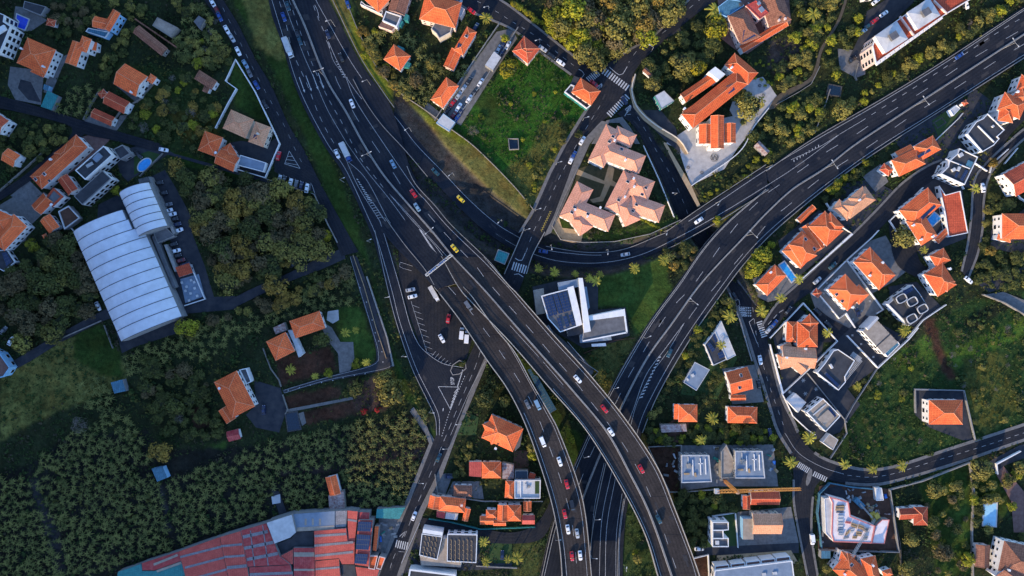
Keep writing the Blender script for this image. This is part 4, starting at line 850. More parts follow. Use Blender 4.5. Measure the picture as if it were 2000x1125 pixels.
pave([(1005,880),(1030,880),(1035,930),(1000,935)],'soil','garden_plot',hd=False); pave([(900,800),(935,815),(930,850),(890,850)],'turf','lawn',hd=False); pave([(1925,905),(1990,870),(2040,860),(2040,880),(1960,910),(1950,925)],'yard','driveway'); pave([(1960,910),(1975,930),(2000,960),(2000,1040),(1980,1040),(1975,980),(1945,925)],'brickp','driveway')
pave([(1960,440),(2010,400),(2010,500),(1935,485),(1935,450)],'yard','yard',hd=False); pave([(1900,545),(2010,520),(2010,545),(1930,572)],'yard','yard',hd=False)
pave([(1925,575),(1960,570),(2010,590),(2010,622)],'gravel','yard'); pave([(1345,805),(1260,850),(1325,865),(1345,840)],'soil','garden_plot',hd=False)
# round emblem and stars set in the mosaic courtyard
em=MB()
def circ(c,r,n=20): return [(c[0]+r*math.cos(t),c[1]+r*math.sin(t)) for t in np.linspace(0,2*math.pi,n+1)]
for r in(8.5,7): ribbon(em,circ((1395.5,307.5),r),lambda a,b:-.1,.22,.05)
ribbon(em,[(1390,303),(1393,313)],lambda a,b:-.1,.25,.05); ribbon(em,[(1393,313),(1396,304)],lambda a,b:-.1,.25,.05); ribbon(em,[(1396,304),(1399,313)],lambda a,b:-.1,.25,.05); ribbon(em,[(1399,313),(1402,303)],lambda a,b:-.1,.25,.05); ribbon(em,[(1390,313),(1396,303)],lambda a,b:-.1,.2,.055); ribbon(em,[(1396,303),(1402,313)],lambda a,b:-.1,.2,.055)
for c in((1325,298),(1344,327),(1371,337),(1491,186),(1484,167)):
    for i in range(8):
        t=i*math.pi/4; ribbon(em,[(c[0]+1.2*math.cos(t),c[1]+1.2*math.sin(t)),(c[0]+3.8*math.cos(t),c[1]+3.8*math.sin(t))],lambda a,b:-.1,.3,.05)
tag(em.build('courtyard_emblem',M['fdark']),kind='structure')
wm=MB()
for c in((35,150),(48,165),(118,124),(111,141),(49,181)): 
    for r in(1.3,2.6): ribbon(wm,circ(c,r,12),lambda a,b:-.1,.18,.05)
tag(wm.build('courtyard_rings',M['fdark']),kind='structure')
wm=MB()
for c in((1569,743),(1543,766),(1573,769),(1594,760)):
    for i in range(6):
        t=i*math.pi/3; ribbon(wm,[c,(c[0]+4*math.cos(t),c[1]+4*math.sin(t))],lambda a,b:-.1,.3,.05)
for c in((1665,655),(1682,672),(1706,697),(1609,573),(1621,600),(1609,588),(1648,606),(1699,588),(1683,607),(1666,624),(1640,540),(1626,546),(1615,553)):
    for i in range(2):
        t=.7+i*math.pi/2; ribbon(wm,[(c[0]-2.2*math.cos(t),c[1]-2.2*math.sin(t)),(c[0]+2.2*math.cos(t),c[1]+2.2*math.sin(t))],lambda a,b:-.1,.45,.05)
for r in(1.6,):
    for c in((1556,578),(1562,576),(1543,739)): ribbon(wm,circ(c,r+.6,12),lambda a,b:.08,.2,.05)
tag(wm.build('mosaic_motifs',M['white']),kind='structure')
H=house; Fl=flat
# ---- top left
Fl('large white modern house with stepped dark roof at the left edge above the villa',[(-25,15),(10,30),(8,43),(22,52),(0,105),(-30,95)],9,'fdark',boxes=[(3,60,10,22,1.2,-60,'wallw')])
Fl('dark pergola roof beside the deep blue pool in the top left corner',[(48,2),(90,13),(80,30),(45,16)],3,'fdark','wallg','wallg',.3,.15,name='pergola',cat='pergola',win=False)
H('tiny red roofed garden shed near the deep blue pool',[(91,42,108,46,14,'h')],2.8,'roofr',name='garden_shed',cat='shed',win=False)
H('big orange pyramid roofed villa with a round skylight and a ringed stone courtyard',[(43,98,99,122,54,'h'),(62,134,88,146,13,'h',-2.5)],6.2,chim=[(44,96),(87,131)])
H('narrow orange house of stepped roofs with white right facade, beside a dark lane',[(153,83,138,126,24,'g'),(170,73,160,100,20,'h',.8),(180,82,178,98,20,'f',-3)],6.2)
H('orange gabled house with bright blue terrace below it, top left',[(228,22,207,58,17,'g',.6),(183,42,209,48,22,'g')],6,wall='wallb')
Fl('bright blue terrace roof attached below the orange gabled house',[(173,55,),(214,63),(206,74),(168,62)],3,'bluem','wallb','wallw',.3,.4,name='terrace_block',cat='terrace',win=False)
H('long low barn with faded brown-orange roof among trees, top left',[(266,57,322,102,19,'g')],3.5,'roofo','walls',name='barn',cat='barn')
gwall([(268,40),(350,96)],'red topped stone wall alongside the long low barn',2,.8,'roofo')
Fl('dirty tan concrete roof beside the long low barn',[(308,34),(347,54),(333,72),(298,50)],3.2,'ftan','walls','walls',.3,.3,name='shed_block',cat='shed',win=False)
Fl('small grey roofed shed between bushes near the parked cars, top left',[(378,42),(388,30),(400,38),(390,57)],2.8,'fgrey','walls',None,name='garden_shed',cat='shed',win=False)
H('small weathered red-brown house alone in the green plot, top left',[(384,145,419,167,20,'h'),(397,172,408,177,12,'h',-.8)],4,'roofo')
H('orange house with large gable and white terrace, middle of the upper left gardens',[(233,144,277,169,46,'g'),(290,150,302,158,16,'h',-1.5)],6.2,chim=[(258,181)])
H('orange gabled house with low white facade above the street junction',[(207,190,248,211,26,'g'),(196,178,204,188,15,'h',-1)],5,'roofr')
H('small low orange house right beside the narrow street junction',[(181,220,221,238,19,'g')],3.6,'roofr')
Fl('green-blue mesh covered roof at the bend of the narrow left street',[(93,177),(113,187),(100,215),(80,208)],3,'tealm','wallg','tealm',.2,.1,name='covered_shed',cat='shed',win=False)
Fl('small blue tarp roof beside the ringed courtyard',[(86,164),(96,168),(93,178),(84,174)],2.6,'bluem','wallb',None,name='garden_shed',cat='shed',win=False)
H('pale pinkish brown hip roofed house inside a white walled plot beside the west street',[(443,232,488,252,40,'h'),(492,257,522,268,42,'h',.3)],6,'rooft','wallc',chim=[(505,262)],solar=[(([(497,262),(503,265),(501,272),(495,269)]),2,2)])
H('orange house of several roofs beside the blue-grey terrace in the white walled plot',[(418,262,404,300,38,'h'),(425,305,462,322,30,'g',-.5),(440,285,455,310,22,'h',-1.2)],6,chim=[(423,299)])
Fl('blue-grey terrace roof right of the orange house in the walled plot',[(470,303),(520,318),(515,336),(462,322)],3,'fblue','wallw','wallw',.35,.4,name='terrace_block',cat='terrace',win=False)
H('orange roofed house cut by the left edge above the narrow street, white facade',[(-30,225,8,250,34,'g')],6.5,'roofr')
H('small orange house with white right wall at the left edge',[(9,301,33,315,27,'g')],5)
H('long orange roofed row house with skylights running diagonally, left',[(160,275,70,357,34,'h'),(118,290,132,310,32,'h',.2)],6,sky=[(70,350),(87,340),(97,353)],chim=[(101,312)])
Fl('long black roofed modern block with white parapet, upper of the two left',[(203,285),(220,303),(167,351),(148,333)],8,'fdark',boxes=[(192,308,10,16,1.2,-45,'fblue'),(176,322,6,14,.5,-60,'metal')])
Fl('long black roofed modern block, lower of the two left, beside small warehouse',[(200,333),(217,349),(161,400),(145,383)],7,'fdark','wallw','wallg',.3,.3)
Fl('dark low roof block beside the oval pool, left',[(222,292),(240,283),(255,300),(235,312)],5,'fdark','wallg','wallg')
H('dark red roofed shed house between two black roofed blocks, left',[(122,346,143,375,22,'g')],5,'roofr')
H('small bright orange gabled house between terraces, left',[(94,386,71,410,26,'g')],5.5,chim=[(103,400)])
Fl('red edged grey flat roof house with white facade, left',[(105,367),(124,384),(103,404),(89,388)],5.5,'fgrey','wallw','roofr',.9,.4)
H('low orange roofed house south of the small bright gabled one, left',[(88,425,107,450,24,'g')],4,'roof')
Fl('roofless box of grey walls beside the low orange house, left',[(115,413),(135,402),(157,426),(127,448)],3.2,'soil','wallg','flight',.5,.6,name='walled_yard_block',cat='outbuilding',win=False)
H('large orange roofed villa with recessed white terrace cut by the left edge',[(40,430,-5,478,36,'h'),(-25,420,20,440,36,'h')],6.5)
Fl('grey roof with dark panels below the villa at the left edge',[(-10,490),(14,488),(30,512),(8,530),(-10,520)],3,'fdark','wallw','wallw',.3,.3,solar=[([(4,494),(13,492),(24,511),(13,520)],3,4)])
H('red roofed tiny block below the villa, left',[(84,464,92,460,10,'h')],3,'roof',name='garden_shed',cat='shed',win=False)
Fl('blue trimmed house cut by the left edge beside the lower left lane',[(-30,675),(0,690),(20,718),(8,735),(-30,745)],5,'brickp','wallb','wallb')
# ---- warehouse
def warehouse(label,A,B,Wv,h,rise,bays,n=12,cuts=None,frac=(0,1)):
    # A,B: plan points of the left eave ends, Wv: plan vector across; barrel vault
    a=Vector(P(*A,h)[:2]); b=Vector(P(*B,h)[:2]); wv=Vector((Wv[0]*S*(1-h/CAMH),-Wv[1]*S*(1-h/CAMH))); org=(a.x,a.y,BASE); o=root('warehouse',label,'warehouse',org)
    mb=MB(); sm=MB(); wl=MB()
    def prof(t): return h+rise*(1-(2*t-1)**2)**.8
    for k in range(bays):
        f1=1.0 if cuts is None else cuts[k]
        ts=[i/n*f1 for i in range(n+1)]
        p,q=a+(b-a)*(k/bays),a+(b-a)*((k+1)/bays)
        rp=[(p.x+wv.x*t,p.y+wv.y*t,prof(t)) for t in ts]; rq=[(q.x+wv.x*t,q.y+wv.y*t,prof(t)) for t in ts]
        mb.add(rp+rq,[(i,i+1,n+2+i,n+1+i) for i in range(n)])
        wl.add([(p.x,p.y,BASE-.5),(q.x,q.y,BASE-.5),(q.x,q.y,h),(p.x,p.y,h)],[(0,1,2,3)]); e1,e2=rp[-1],rq[-1]; wl.add([e1,e2,(e2[0],e2[1],BASE-.5),(e1[0],e1[1],BASE-.5)],[(0,1,2,3)])
        if k>0:
            q_=MB()
            for i in range(n): q_.bar((rp[i][0],rp[i][1],rp[i][2]+.06),(rp[i+1][0],rp[i+1][1],rp[i+1][2]+.06),.17,n=4)
            q_.build('roof_seam',M['seam'],o,org)
    for (r_,e) in((0,a),(bays,b)):
        f1=1.0 if cuts is None else cuts[0 if r_==0 else -1]; ts=[i/n*f1 for i in range(n+1)]
        pts=[(e.x+wv.x*t,e.y+wv.y*t,prof(t)-.02) for t in ts]; wl.add(pts+[(e.x+wv.x*f1,e.y+wv.y*f1,BASE-.5),(e.x,e.y,BASE-.5)],[tuple(range(n+3))])
        q_=MB()
        for i in range(n): q_.bar(pts[i],pts[i+1],.15,n=4)
        q_.build('roof_seam',M['seam'],o,org)
    mb.build('vaulted_roof',M['membrane'],o,org); wl.build('wall',M['wallg'],o,org)
    c=[A,B,(B[0]+Wv[0],B[1]+Wv[1]),(A[0]+Wv[0],A[1]+Wv[1])]; hard(c)
warehouse('big white barrel roofed hall with eleven ribs, the larger of the two',(143,453),(237,667),(118,-49),6,5,11,cuts=[.86,.88,1,1,1,1,1,1,1,1,1])
warehouse('small white barrel roofed hall touching the top of the larger hall',(233,378),(270,463),(57,-22),7,4,6)
H('red roofed café pavilion beside the tiled terrace with white tables, car park',[(347,532,374,523,20,'s')],3,'roofr',name='pavilion',cat='café')
pave([(352,545),(388,535),(400,578),(362,592)],'fblue','cafe_terrace')
gwall([(374,519),(381,534),(402,584),(362,597)],'white and red low wall around the café terrace',1,.5)
for i,(x,y) in enumerate([(355,552),(373,547),(364,560),(362,568),(372,573),(369,587),(385,578),(379,551),(380,563)]):
    X0,Y0,_=P(x,y,BASE+.9); mb=MB(); mb.box((X0,Y0,BASE+.78),(1.25,1.25,.06),.3,mi=0); mb.bar((X0,Y0,BASE),(X0,Y0,BASE+.78),.06); tag(mb.build('table',[M['flight']],None,(X0,Y0,BASE)),'small pale square table on the blue-grey café terrace','table','tables on the café terrace')
Fl('long narrow concrete canopy along the small white hall beside parked cars',[(289,345),(294,345),(343,455),(338,459)],3,'conc','conc',None,name='canopy',cat='canopy',win=False)
Fl('short concrete canopy strip beside the large white hall and parked cars',[(320,478),(326,477),(347,528),(341,531)],3,'conc','conc',None,name='canopy',cat='canopy',win=False)
Fl('grey lean-to roof block along the right side of the large white hall',[(296,462),(303,459),(343,560),(338,563)],3.2,'fgrey','wallg',None,name='lean_to',cat='lean-to',win=False)
Fl('square concrete roof below the small white hall',[(300,455),(325,445),(341,461),(308,475)],3,'fgrey','wallg','conc',.3,.2,name='annex',cat='annex',win=False)
# ---- lower left
Fl('light blue corrugated shed on the path below the olive field',[(216,747),(239,741),(246,764),(223,769)],3,'bluem','wallg',None,name='shed',cat='shed',win=False)
Fl('pale blue metal shed beside the big autumn tree in the banana field',[(296,916),(318,912),(327,933),(307,941)],3,'bluem','wallb',None,name='shed',cat='shed',win=False)
H('orange hipped house with rounded white balcony among the lower left gardens',[(440,735,476,805,50,'h'),(436,797,452,822,22,'g',-1.8)],6.5,chim=[(430,758)])
Fl('rounded white balcony terrace attached right of the orange hipped house',[(468,722),(482,719),(492,745),(482,750)],3.2,'fgrey','wallw','wallw',.4,.9,name='balcony_block',cat='balcony',win=False)
H('orange hipped house, upper right one of the pair below the orchard wood',[(571,644,630,624,36,'h')],4.5)
H('orange hipped house, lower left one of the pair below the orchard wood',[(529,686,567,667,42,'h')],4.5)
Fl('pale flat roof strip between the pair of orange hipped houses',[(562,645),(572,645),(593,690),(583,698),(574,672)],3,'flight','wallw',None,name='flat_annex',cat='annex',win=False)
Fl('dirty grey sheet roof left of the pair of orange hipped houses',[(533,640),(555,630),(560,645),(538,653)],2.8,'rust','walls',None,name='shed',cat='shed',win=False)
H('small red metal roofed hut among trees, lower left',[(445,853,468,847,20,'g')],3,'redm',name='hut',cat='hut',win=False)
pool('dark rectangular water tank between the brown garden plots',[(558,808),(580,805),(587,838),(563,842)],'tank','conc','water_tank')
H('orange gabled shed in the banana field beside a rusty roofed shed',[(646,930,655,966,22,'g')],4,'roof',name='farm_shed',cat='shed',win=False)
Fl('rusty corrugated shed below the orange gabled shed in the banana field',[(641,968),(671,958),(674,993),(643,996)],3,'rust','walls',None,name='farm_shed',cat='shed',win=False)
# ---- market halls along the bottom
def hall(label,poly,h,m,strips=(),sm='greym',**k):
    o=Fl(label,poly,h,m,k.pop('wall','wallg'),k.pop('par',None),name=k.pop('name','market_hall'),cat=k.pop('cat','hall'),win=False,**k)
    for a,b,w in strips:
        A,B=Vector(P(*a,h+.06)),Vector(P(*b,h+.06)); t=(B-A).normalized(); n=Vector((-t.y,t.x,0))*w/2; mb=MB(); mb.add([A-n,B-n,B+n,A+n],[(0,1,2,3)]); mb.build('roof_strip',M[sm],o,tuple(o.location))
    return o
hall('dark red sheet roof with two cream strips, leftmost red hall of the bottom row',[(277,1100),(349,1077),(356,1095),(302,1114),(278,1114)],5,'redm',[((300,1103),(347,1084),1.2),((306,1116),(354,1099),1.2)],'ftan')
hall('teal sheet roof at the left end of the bottom row of halls',[(230,1117),(276,1101),(278,1115),(302,1115),(356,1096),(363,1132),(228,1135)],4.6,'tealm')
hall('faded red hall with three grey strips, between teal roof and bright red halls',[(349,1077),(429,1049),(446,1130),(363,1130)],6,'redo',[((352,1088),(431,1068),1.1),((361,1109),(437,1089),1.1),((388,1127),(443,1112),1.1)])
hall('red hall with white dashes, fourth roof from the left of the bottom row',[(429.5,1049),(470,1037),(483,1107),(486,1130),(446.5,1130)],6.4,'redo',[((431,1067),(473,1063),1.1),((437,1088),(478,1085),1.1),((443,1109),(482,1105),1.6)])
hall('bright red hall left of the pale white roof, bottom row',[(470.5,1036),(520,1022),(546,1086),(567,1102.5),(483.5,1107)],6.2,'redm',[((474,1049),(523,1038),1.6),((477,1071),(534,1059),1.6),((482,1093),(543,1081),1.6),((489,1036),(497,1106),.5),((513,1026),(524,1105),.5)])
hall('pale white twisted roof at the middle of the bottom row of halls',[(520.5,1021),(560,1008),(570,1005),(578,1040),(567,1050),(536,1062)],8,'flight',par=None)
hall('long blue-grey roof with small yellow skylights above the red halls',[(570,1004),(654,998),(654,1031),(612,1036.5),(579,1036.5)],6.2,'fblue',[((597,1013),(597,1026),1.0),((611,1013),(611,1026),1.0),((625,1013),(625,1026),1.0),((580,1034),(653,1030),2)],'ftan')
hall('short grey patched roof between long blue-grey roof and orange strip',[(654.5,998),(678,997),(676,1029),(655,1030.5)],6,'greym')
hall('narrow faded orange metal roof left of the solar panel hall',[(678.5,997),(699,999),(693,1058),(680,1058)],6.3,'redo',[((679,1015),(697,1018),1.0)])
hall('wide faded red hall with grey strips below the long blue-grey roof',[(613,1037),(676,1032),(679,1058),(692.5,1059),(692,1102),(668,1102),(662,1090.5),(615,1094.5)],6.7,'redo',[((614,1047),(676,1043),1.2),((614,1066),(690,1059),1.2),((615,1086),(690,1078),1.2)])
hall('maroon roofed hall with cream strip below the pale white roof',[(573,1070),(614.5,1070),(614.5,1130),(574,1130)],5.6,'redm',[((574,1083),(614,1083),2.2),((574,1113),(614,1113),1.0)],'ftan')
hall('faded red bottom hall right of the maroon roofed hall',[(615.5,1096),(662,1091.5),(665,1130),(616,1130)],5.8,'redo',[((616,1112),(663,1108),1.0)])
hall('glossy dark roof at the bottom edge among the red halls',[(666,1103),(692.5,1104),(697,1130),(668,1130)],5,'fdark')
hall('red hall covered by three blocks of solar panels, right end of bottom row',[(699.5,1016),(728,1016),(720,1107),(693,1103)],7,'redo',solar=[([(700,1018),(726,1019),(724,1038),(698,1037)],7,3),([(697,1043),(724,1045),(720,1074),(695,1073)],7,3),([(695,1081),(719,1082),(716,1102),(692,1100)],7,3)])
hall('small bright red roof above the solar panel hall',[(700,1000),(722,1001),(721,1015),(700,1015)],5.5,'redm')
hall('teal sheet roof above the rubble yard beside the street',[(736,994),(792,991),(780,1014),(734,1012)],4,'tealm')
hall('narrow orange strip roof left of the rubble yard',[(732,1028),(740,1028),(735,1077),(728,1075)],5,'roof')
hall('small orange roof, left one of two at the bottom beside the zebra crossing',[(722,1085),(738,1085),(732,1112),(720,1110)],5,'roof',par='wallp')
hall('small orange roof, right one of two at the bottom beside the zebra crossing',[(741,1086),(753,1089),(744,1112),(735,1110)],5,'roof',par='wallp')
hall('crimson bottom hall below the bright red hall',[(486.5,1108),(567,1103.5),(573,1130),(488,1130)],5.9,'redm',[((488,1122),(572,1119),1.4)])
hall('faded red bottom roof right of the glossy dark roof',[(694,1107),(741,1113),(735,1130),(698,1130)],5.4,'redo')
hall('small triangular faded red roof between pale roof and maroon hall',[(547,1086),(572,1073),(572,1102),(561,1102)],5.7,'redo')
hall('dark open yard roof below the pale white roof',[(537,1064),(568,1052),(580,1038),(612,1038),(612,1069),(572,1069),(549,1085)],4,'fdark')
gwall([(349,1074),(470,1033),(520,1018),(566,1001)],'teal fence sheet along the banana field above the red halls',4,.5,'tealm')
# ---- top centre
H('orange roofed house with grey balcony at the top edge beside the motorway bank',[(720,-15,750,12,32,'h')],6,wall='wallp')
Fl('grey balcony terrace wrapping the orange house at the top edge',[(706,3),(714,10),(748,22),(746,29),(704,9)],3,'fgrey','wallp','wallw',.3,.6,name='terrace_block',cat='terrace',win=False)
H('weathered rusty tiled house at the top edge right of the balcony house',[(788,-20,774,25,34,'g')],5.5,'roofo','wallp')
Fl('grey box terrace roof between the rusty tiled house and maroon porch',[(754,22),(784,32),(775,53),(747,41)],5,'fgrey','wallw','wallw',.5,.5)
Fl('maroon porch roof below the grey box terrace',[(746,42),(771,53),(765,60),(739,51)],3.6,'brickp','wallp',None,name='porch',cat='porch',win=False)
H('big orange hipped villa with grey balconies, top centre',[(825,12,896,30,52,'h')],7,wall='wallp')
Fl('grey stepped balcony attached under the big orange hipped villa',[(856,33),(885,46),(880,64),(858,76),(852,66),(842,57)],5.4,'fgrey','wallc','wallc',.4,.4,name='balcony_block',cat='balcony',win=False)
Fl('small pinkish white roof block at the top edge beside the big villa',[(893,8),(908,19),(900,34),(886,22)],5,'flight','wallp','wallp',name='annex',cat='annex',win=False)
H('long narrow orange house with solar panel and roof light, top centre',[(922,57,895,103,22,'h'),(892,98,876,133,22,'g',-1.4)],6,wall='wallp',sky=[(911,71)],solar=[([(895,84),(902,88),(899,96),(893,92)],2,2)])
H('small orange pyramid roofed house surrounded by banana plants and teal tarps',[(759,101,792,124,36,'h')],4.5)
for i,(q,t) in enumerate((([(777,88),(790,94),(787,100),(774,96)],'upper'),([(795,119),(803,124),(799,133),(788,130)],'lower'))): Fl('teal tarp canopy beside the small pyramid roofed house, '+t+' one',q,2.5,'tealm','tealm',None,name='canopy',cat='canopy',win=False)
for q,t in (([(791,26),(799,30),(797,41),(787,38)],'upper'),([(778,37),(788,42),(783,51),(774,48)],'lower')): Fl('pale teal glass canopy beside the grey box terrace, '+t+' one',q,3,'tealm','tealm',None,name='canopy',cat='canopy',win=False)
H('bright orange gabled house at the lower end of the banana garden, top centre',[(884,159,853,203,30,'h')],5.5,'roof','wallw')
Fl('white and blue metal roof at the foot of the parked car strip',[(866,222),(889,239),(877,256),(852,240)],3,'flight','wallg','wallb',.2,.1,name='shed',cat='shed',win=False)
H('small orange hipped house beside the upper street and the parked cars',[(1012,85,1043,110,38,'h'),(1012,92,1035,108,16,'h',.9)],5.5,'roofr','wallp')
Fl('grey container roof on the parked car strip',[(965,100),(979,112),(963,137),(947,127)],3,'flight','wallg',None,name='container',cat='container',win=False)
H('orange hipped house at the corner of the zebra crossing junction',[(1125,166,1164,192,34,'h')],6.5,'roof','wallp')
Fl('dark terrace with green and white edge wrapping the corner house',[(1102,180),(1115,165),(1122,168),(1119,178),(1155,205),(1146,213)],3.5,'fdark','tealm','wallw',.5,.5,name='terrace_block',cat='terrace',win=False)
Fl('black box roof between corner house and street parking',[(1121,148),(1132,152),(1124,168),(1114,164)],3.5,'fdark','wallg',None,name='annex',cat='annex',win=False)
# pink apartment complex
H('upper pink roofed apartment building of the star shaped group, beside the street',[(1199,250,1164,320,34,'h'),(1172,290,1255,322,38,'h',.1),(1200,258,1238,276,28,'h',-.2)],8,'roofp','wallw',sky=[(1197,267),(1214,291),(1190,277)],chim=[(1200,275),(1221,313)])
H('lower left pink roofed apartment building of the star shaped group',[(1143,362,1108,430,36,'h'),(1112,402,1195,436,36,'h',.1),(1122,418,1146,452,32,'h',-.2)],8,'roofp','wallw',sky=[(1122,405),(1117,415),(1148,418)],chim=[(1147,423),(1172,406),(1123,410)])
H('right pink roofed apartment building of the star shaped group',[(1233,340,1196,412,34,'h'),(1225,356,1272,374,42,'h',.15),(1228,395,1293,418,36,'h',-.1),(1216,392,1236,436,34,'h',.05)],8,'roofp','wallw',sky=[(1226,355),(1261,367),(1254,380),(1208,391),(1243,400),(1236,412)],chim=[(1238,365),(1220,385),(1237,349)])
# modern white centre building
def modern():
    o=Fl('white modern school of crossing slab roofs with solar panels, beside the wide viaduct',[(1057,578),(1117,562),(1130,606),(1137,634),(1094,649),(1070,622)],8,'fgrey','wallw','wallw',.5,.3,solar=[([(1061,581),(1070,578),(1081,616),(1072,619)],2,7),([(1070.5,578),(1078,576),(1089,614),(1081.5,616)],2,7),([(1080,575.5),(1088,573.5),(1100,611),(1091,613)],2,7),([(1090,573),(1098,571),(1109,608),(1101,610)],2,7),([(1099,570.5),(1106,569),(1116,606),(1109,608)],2,7),([(1087,622),(1094,619.5),(1101,642),(1094,645)],2,4),([(1099,618),(1106,616),(1113,637),(1106,640)],2,4),([(1110,615),(1117,613),(1124,634),(1117,636)],2,4)],name='school',cat='school')
    org=tuple(o.location)
    def slab(poly,z0_,z1,m,nm,wm='wallw'):
        mb=MB(); w=poly_w(poly,z1); mb.prism(w,z0_,z1,mi=1,mtop=0); mb.build(nm,[M[m],M[wm]],o,org); hard(poly)
    slab([(1108,562),(1120,558),(1131,603),(1137,634),(1126,637),(1118,605)],BASE-.5,8.35,'wallw','white_slab')
    slab([(1130,543),(1138,543),(1154,647),(1141,650)],BASE-.5,9.3,'wallw','white_slab')
    slab([(1090,552),(1129,545),(1131,560),(1093,567)],BASE-.5,7.4,'fblue','rear_roof')
    slab([(1107,645),(1137,636),(1142,652),(1110,657)],BASE-.5,5.8,'fdark','low_roof')
    slab([(1143,619),(1217,604),(1225,649),(1138,667)],BASE-.5,7.8,'fgrey','wing_roof'); slab([(1149,618),(1217,604),(1219,617),(1152,626)],7.8,8.25,'wallw','white_slab'); slab([(1217,604),(1220,603),(1226,649),(1223,650)],7.8,8.2,'wallw','white_edge'); slab([(1138,665),(1225,648),(1225.5,650.5),(1138.5,667.5)],7.8,8.2,'wallw','white_edge')
    slab([(1133,652),(1193,656),(1195,664),(1134,670)],BASE-.5,5.0,'fblue','canopy'); slab([(1155,672),(1183,670),(1184,676),(1156,677)],2.9,3.2,'wallw','canopy')
    slab([(1042,567),(1062,563),(1065,612),(1048,615)],BASE-.5,4,'ftan','low_roof'); slab([(1138,560),(1146,560),(1152,600),(1146,610)],BASE-.5,5,'fblue','low_roof')
modern()
# seminary and church
H('long orange roofed seminary with white attic box and solar panels, above the mosaic courtyard',[(1450,150,1342,237,36,'h'),(1425,115,1471,154,31,'h',.3),(1396,150,1334,192,20,'g',-1.6),(1372,205,1338,226,20,'h',-.6)],8.5,'roof','wallw',solar=[([(1418,169),(1431,163),(1435,176),(1423,184)],3,2)],chim=[(1336,213),(1428,133)])
Fl('white attic block standing on the seminary roof',[(1384,140),(1397,130),(1417,145),(1404,156)],11,'wallw','wallw',None,name='attic_block',cat='roof block',win=False)
H('orange roofed chapel of three parallel gables beside the mosaic courtyard',[(1401,226,1401,290,26,'g',1.6),(1378,243,1378,281,26,'g'),(1426,241,1426,279,22,'g')],7,'roof','wallw',name='chapel',cat='chapel')
Fl('light grey panelled roof house beside the curved ochre pavement',[(1297,177),(1317,197),(1292,212),(1279,187)],5,'flight','tealm','wallg',.2,.1)
H('tiny brown gabled shed among trees below the junction',[(1258,135,1273,148,10,'g')],3,'roofo',name='garden_shed',cat='shed',win=False)
H('old brown tiled hip roof of the convent with solar panels, top',[(1440,22,1466,80,42,'h')],7,'roofo','wallp',solar=[([(1452,60),(1461,53),(1476,70),(1449,84)],6,4)])
H('old brown tiled roof with chimneys at the top edge right of the pink flat roof',[(1500,-25,1524,46,46,'h')],7,'roofo','wallp',chim=[(1520,41),(1532,38)])
Fl('faded pink flat roof with skylights between the two old brown roofs',[(1457,11),(1476,1),(1501,25),(1484,37)],8,'redo','wallp','redo',.3,.2,boxes=[(1482,7,6,6,.6,40,'fblue'),(1487,19,8,10,.6,40,'fblue')])
Fl('sky blue flat roof at the top edge beside the palm',[(1403,13),(1423,-2),(1446,2),(1453,11),(1419,33),(1405,27)],6,'bluem','wallb','wallb',.3,.2,boxes=[(1447,9,7,6,1.2,30,'fdark')])
H('long narrow bright orange roof strip joining the old convent to the seminary',[(1448,97,1536,44,15,'g')],5,'roof','wallw')
pool('pale teal pool between the convent roofs',[(1430,55),(1448,45),(1453,53),(1436,66)],'poolp')
Fl('white villa roof at the top right behind the palms',[(1690,-30),(1710,-30),(1712,-8),(1692,-6)],6,'flight')
o=Fl('long pink apartment block with red roof terraces and two white penthouses, top right',[(1703,90),(1712,68),(1815,-5),(1900,-60),(1935,-25),(1850,26),(1710,124)],12,'roofr','wallp','wallw',.4,.6,name='apartment_block',cat='apartments')
org=tuple(o.location)
for c in((1741,73),(1804,27)):
    wg=Wing(c[0]-22,c[1]+14,c[0]+22,c[1]-14,40,'h',0,12,15,.3); mb=MB(); rg=[]; wg.roof(mb,rg,0); wb=MB(); wg.walls(wb); mb.build('penthouse_roof',[M['flight'],M['wallw']],o,org); b2=MB(); c2=[wg.w(x,y)[:2] for x,y in((-wg.L/2+.3,-wg.W/2+.3),(wg.L/2-.3,-wg.W/2+.3),(wg.L/2-.3,wg.W/2-.3),(-wg.L/2+.3,wg.W/2-.3))]; b2.prism(c2,12,14.9); b2.build('penthouse_wall',M['wallw'],o,org)
    b3=MB(); b3.box((wg.c[0],wg.c[1],16.9),(4,3.4,1.4),wg.a); b3.build('lift_housing',M['fgrey'],o,org)
for a,b in(((1756,33),(1783,70)),((1822,2),(1848,28))): 
    mb=MB(); wallrun(mb,[a,b],lambda x,y:12,.6,1.1,step=None); mb.build('party_wall',M['wallp'],o,org)
mb=MB(); 
for i in range(14): 
    t=i/14; x,y,_=P(1716+t*130,123-t*93,11); mb.box((x,y,10.5),(2.4,1.2,1.0),math.radians(36))
mb.build('balcony',M['wallw'],o,org)
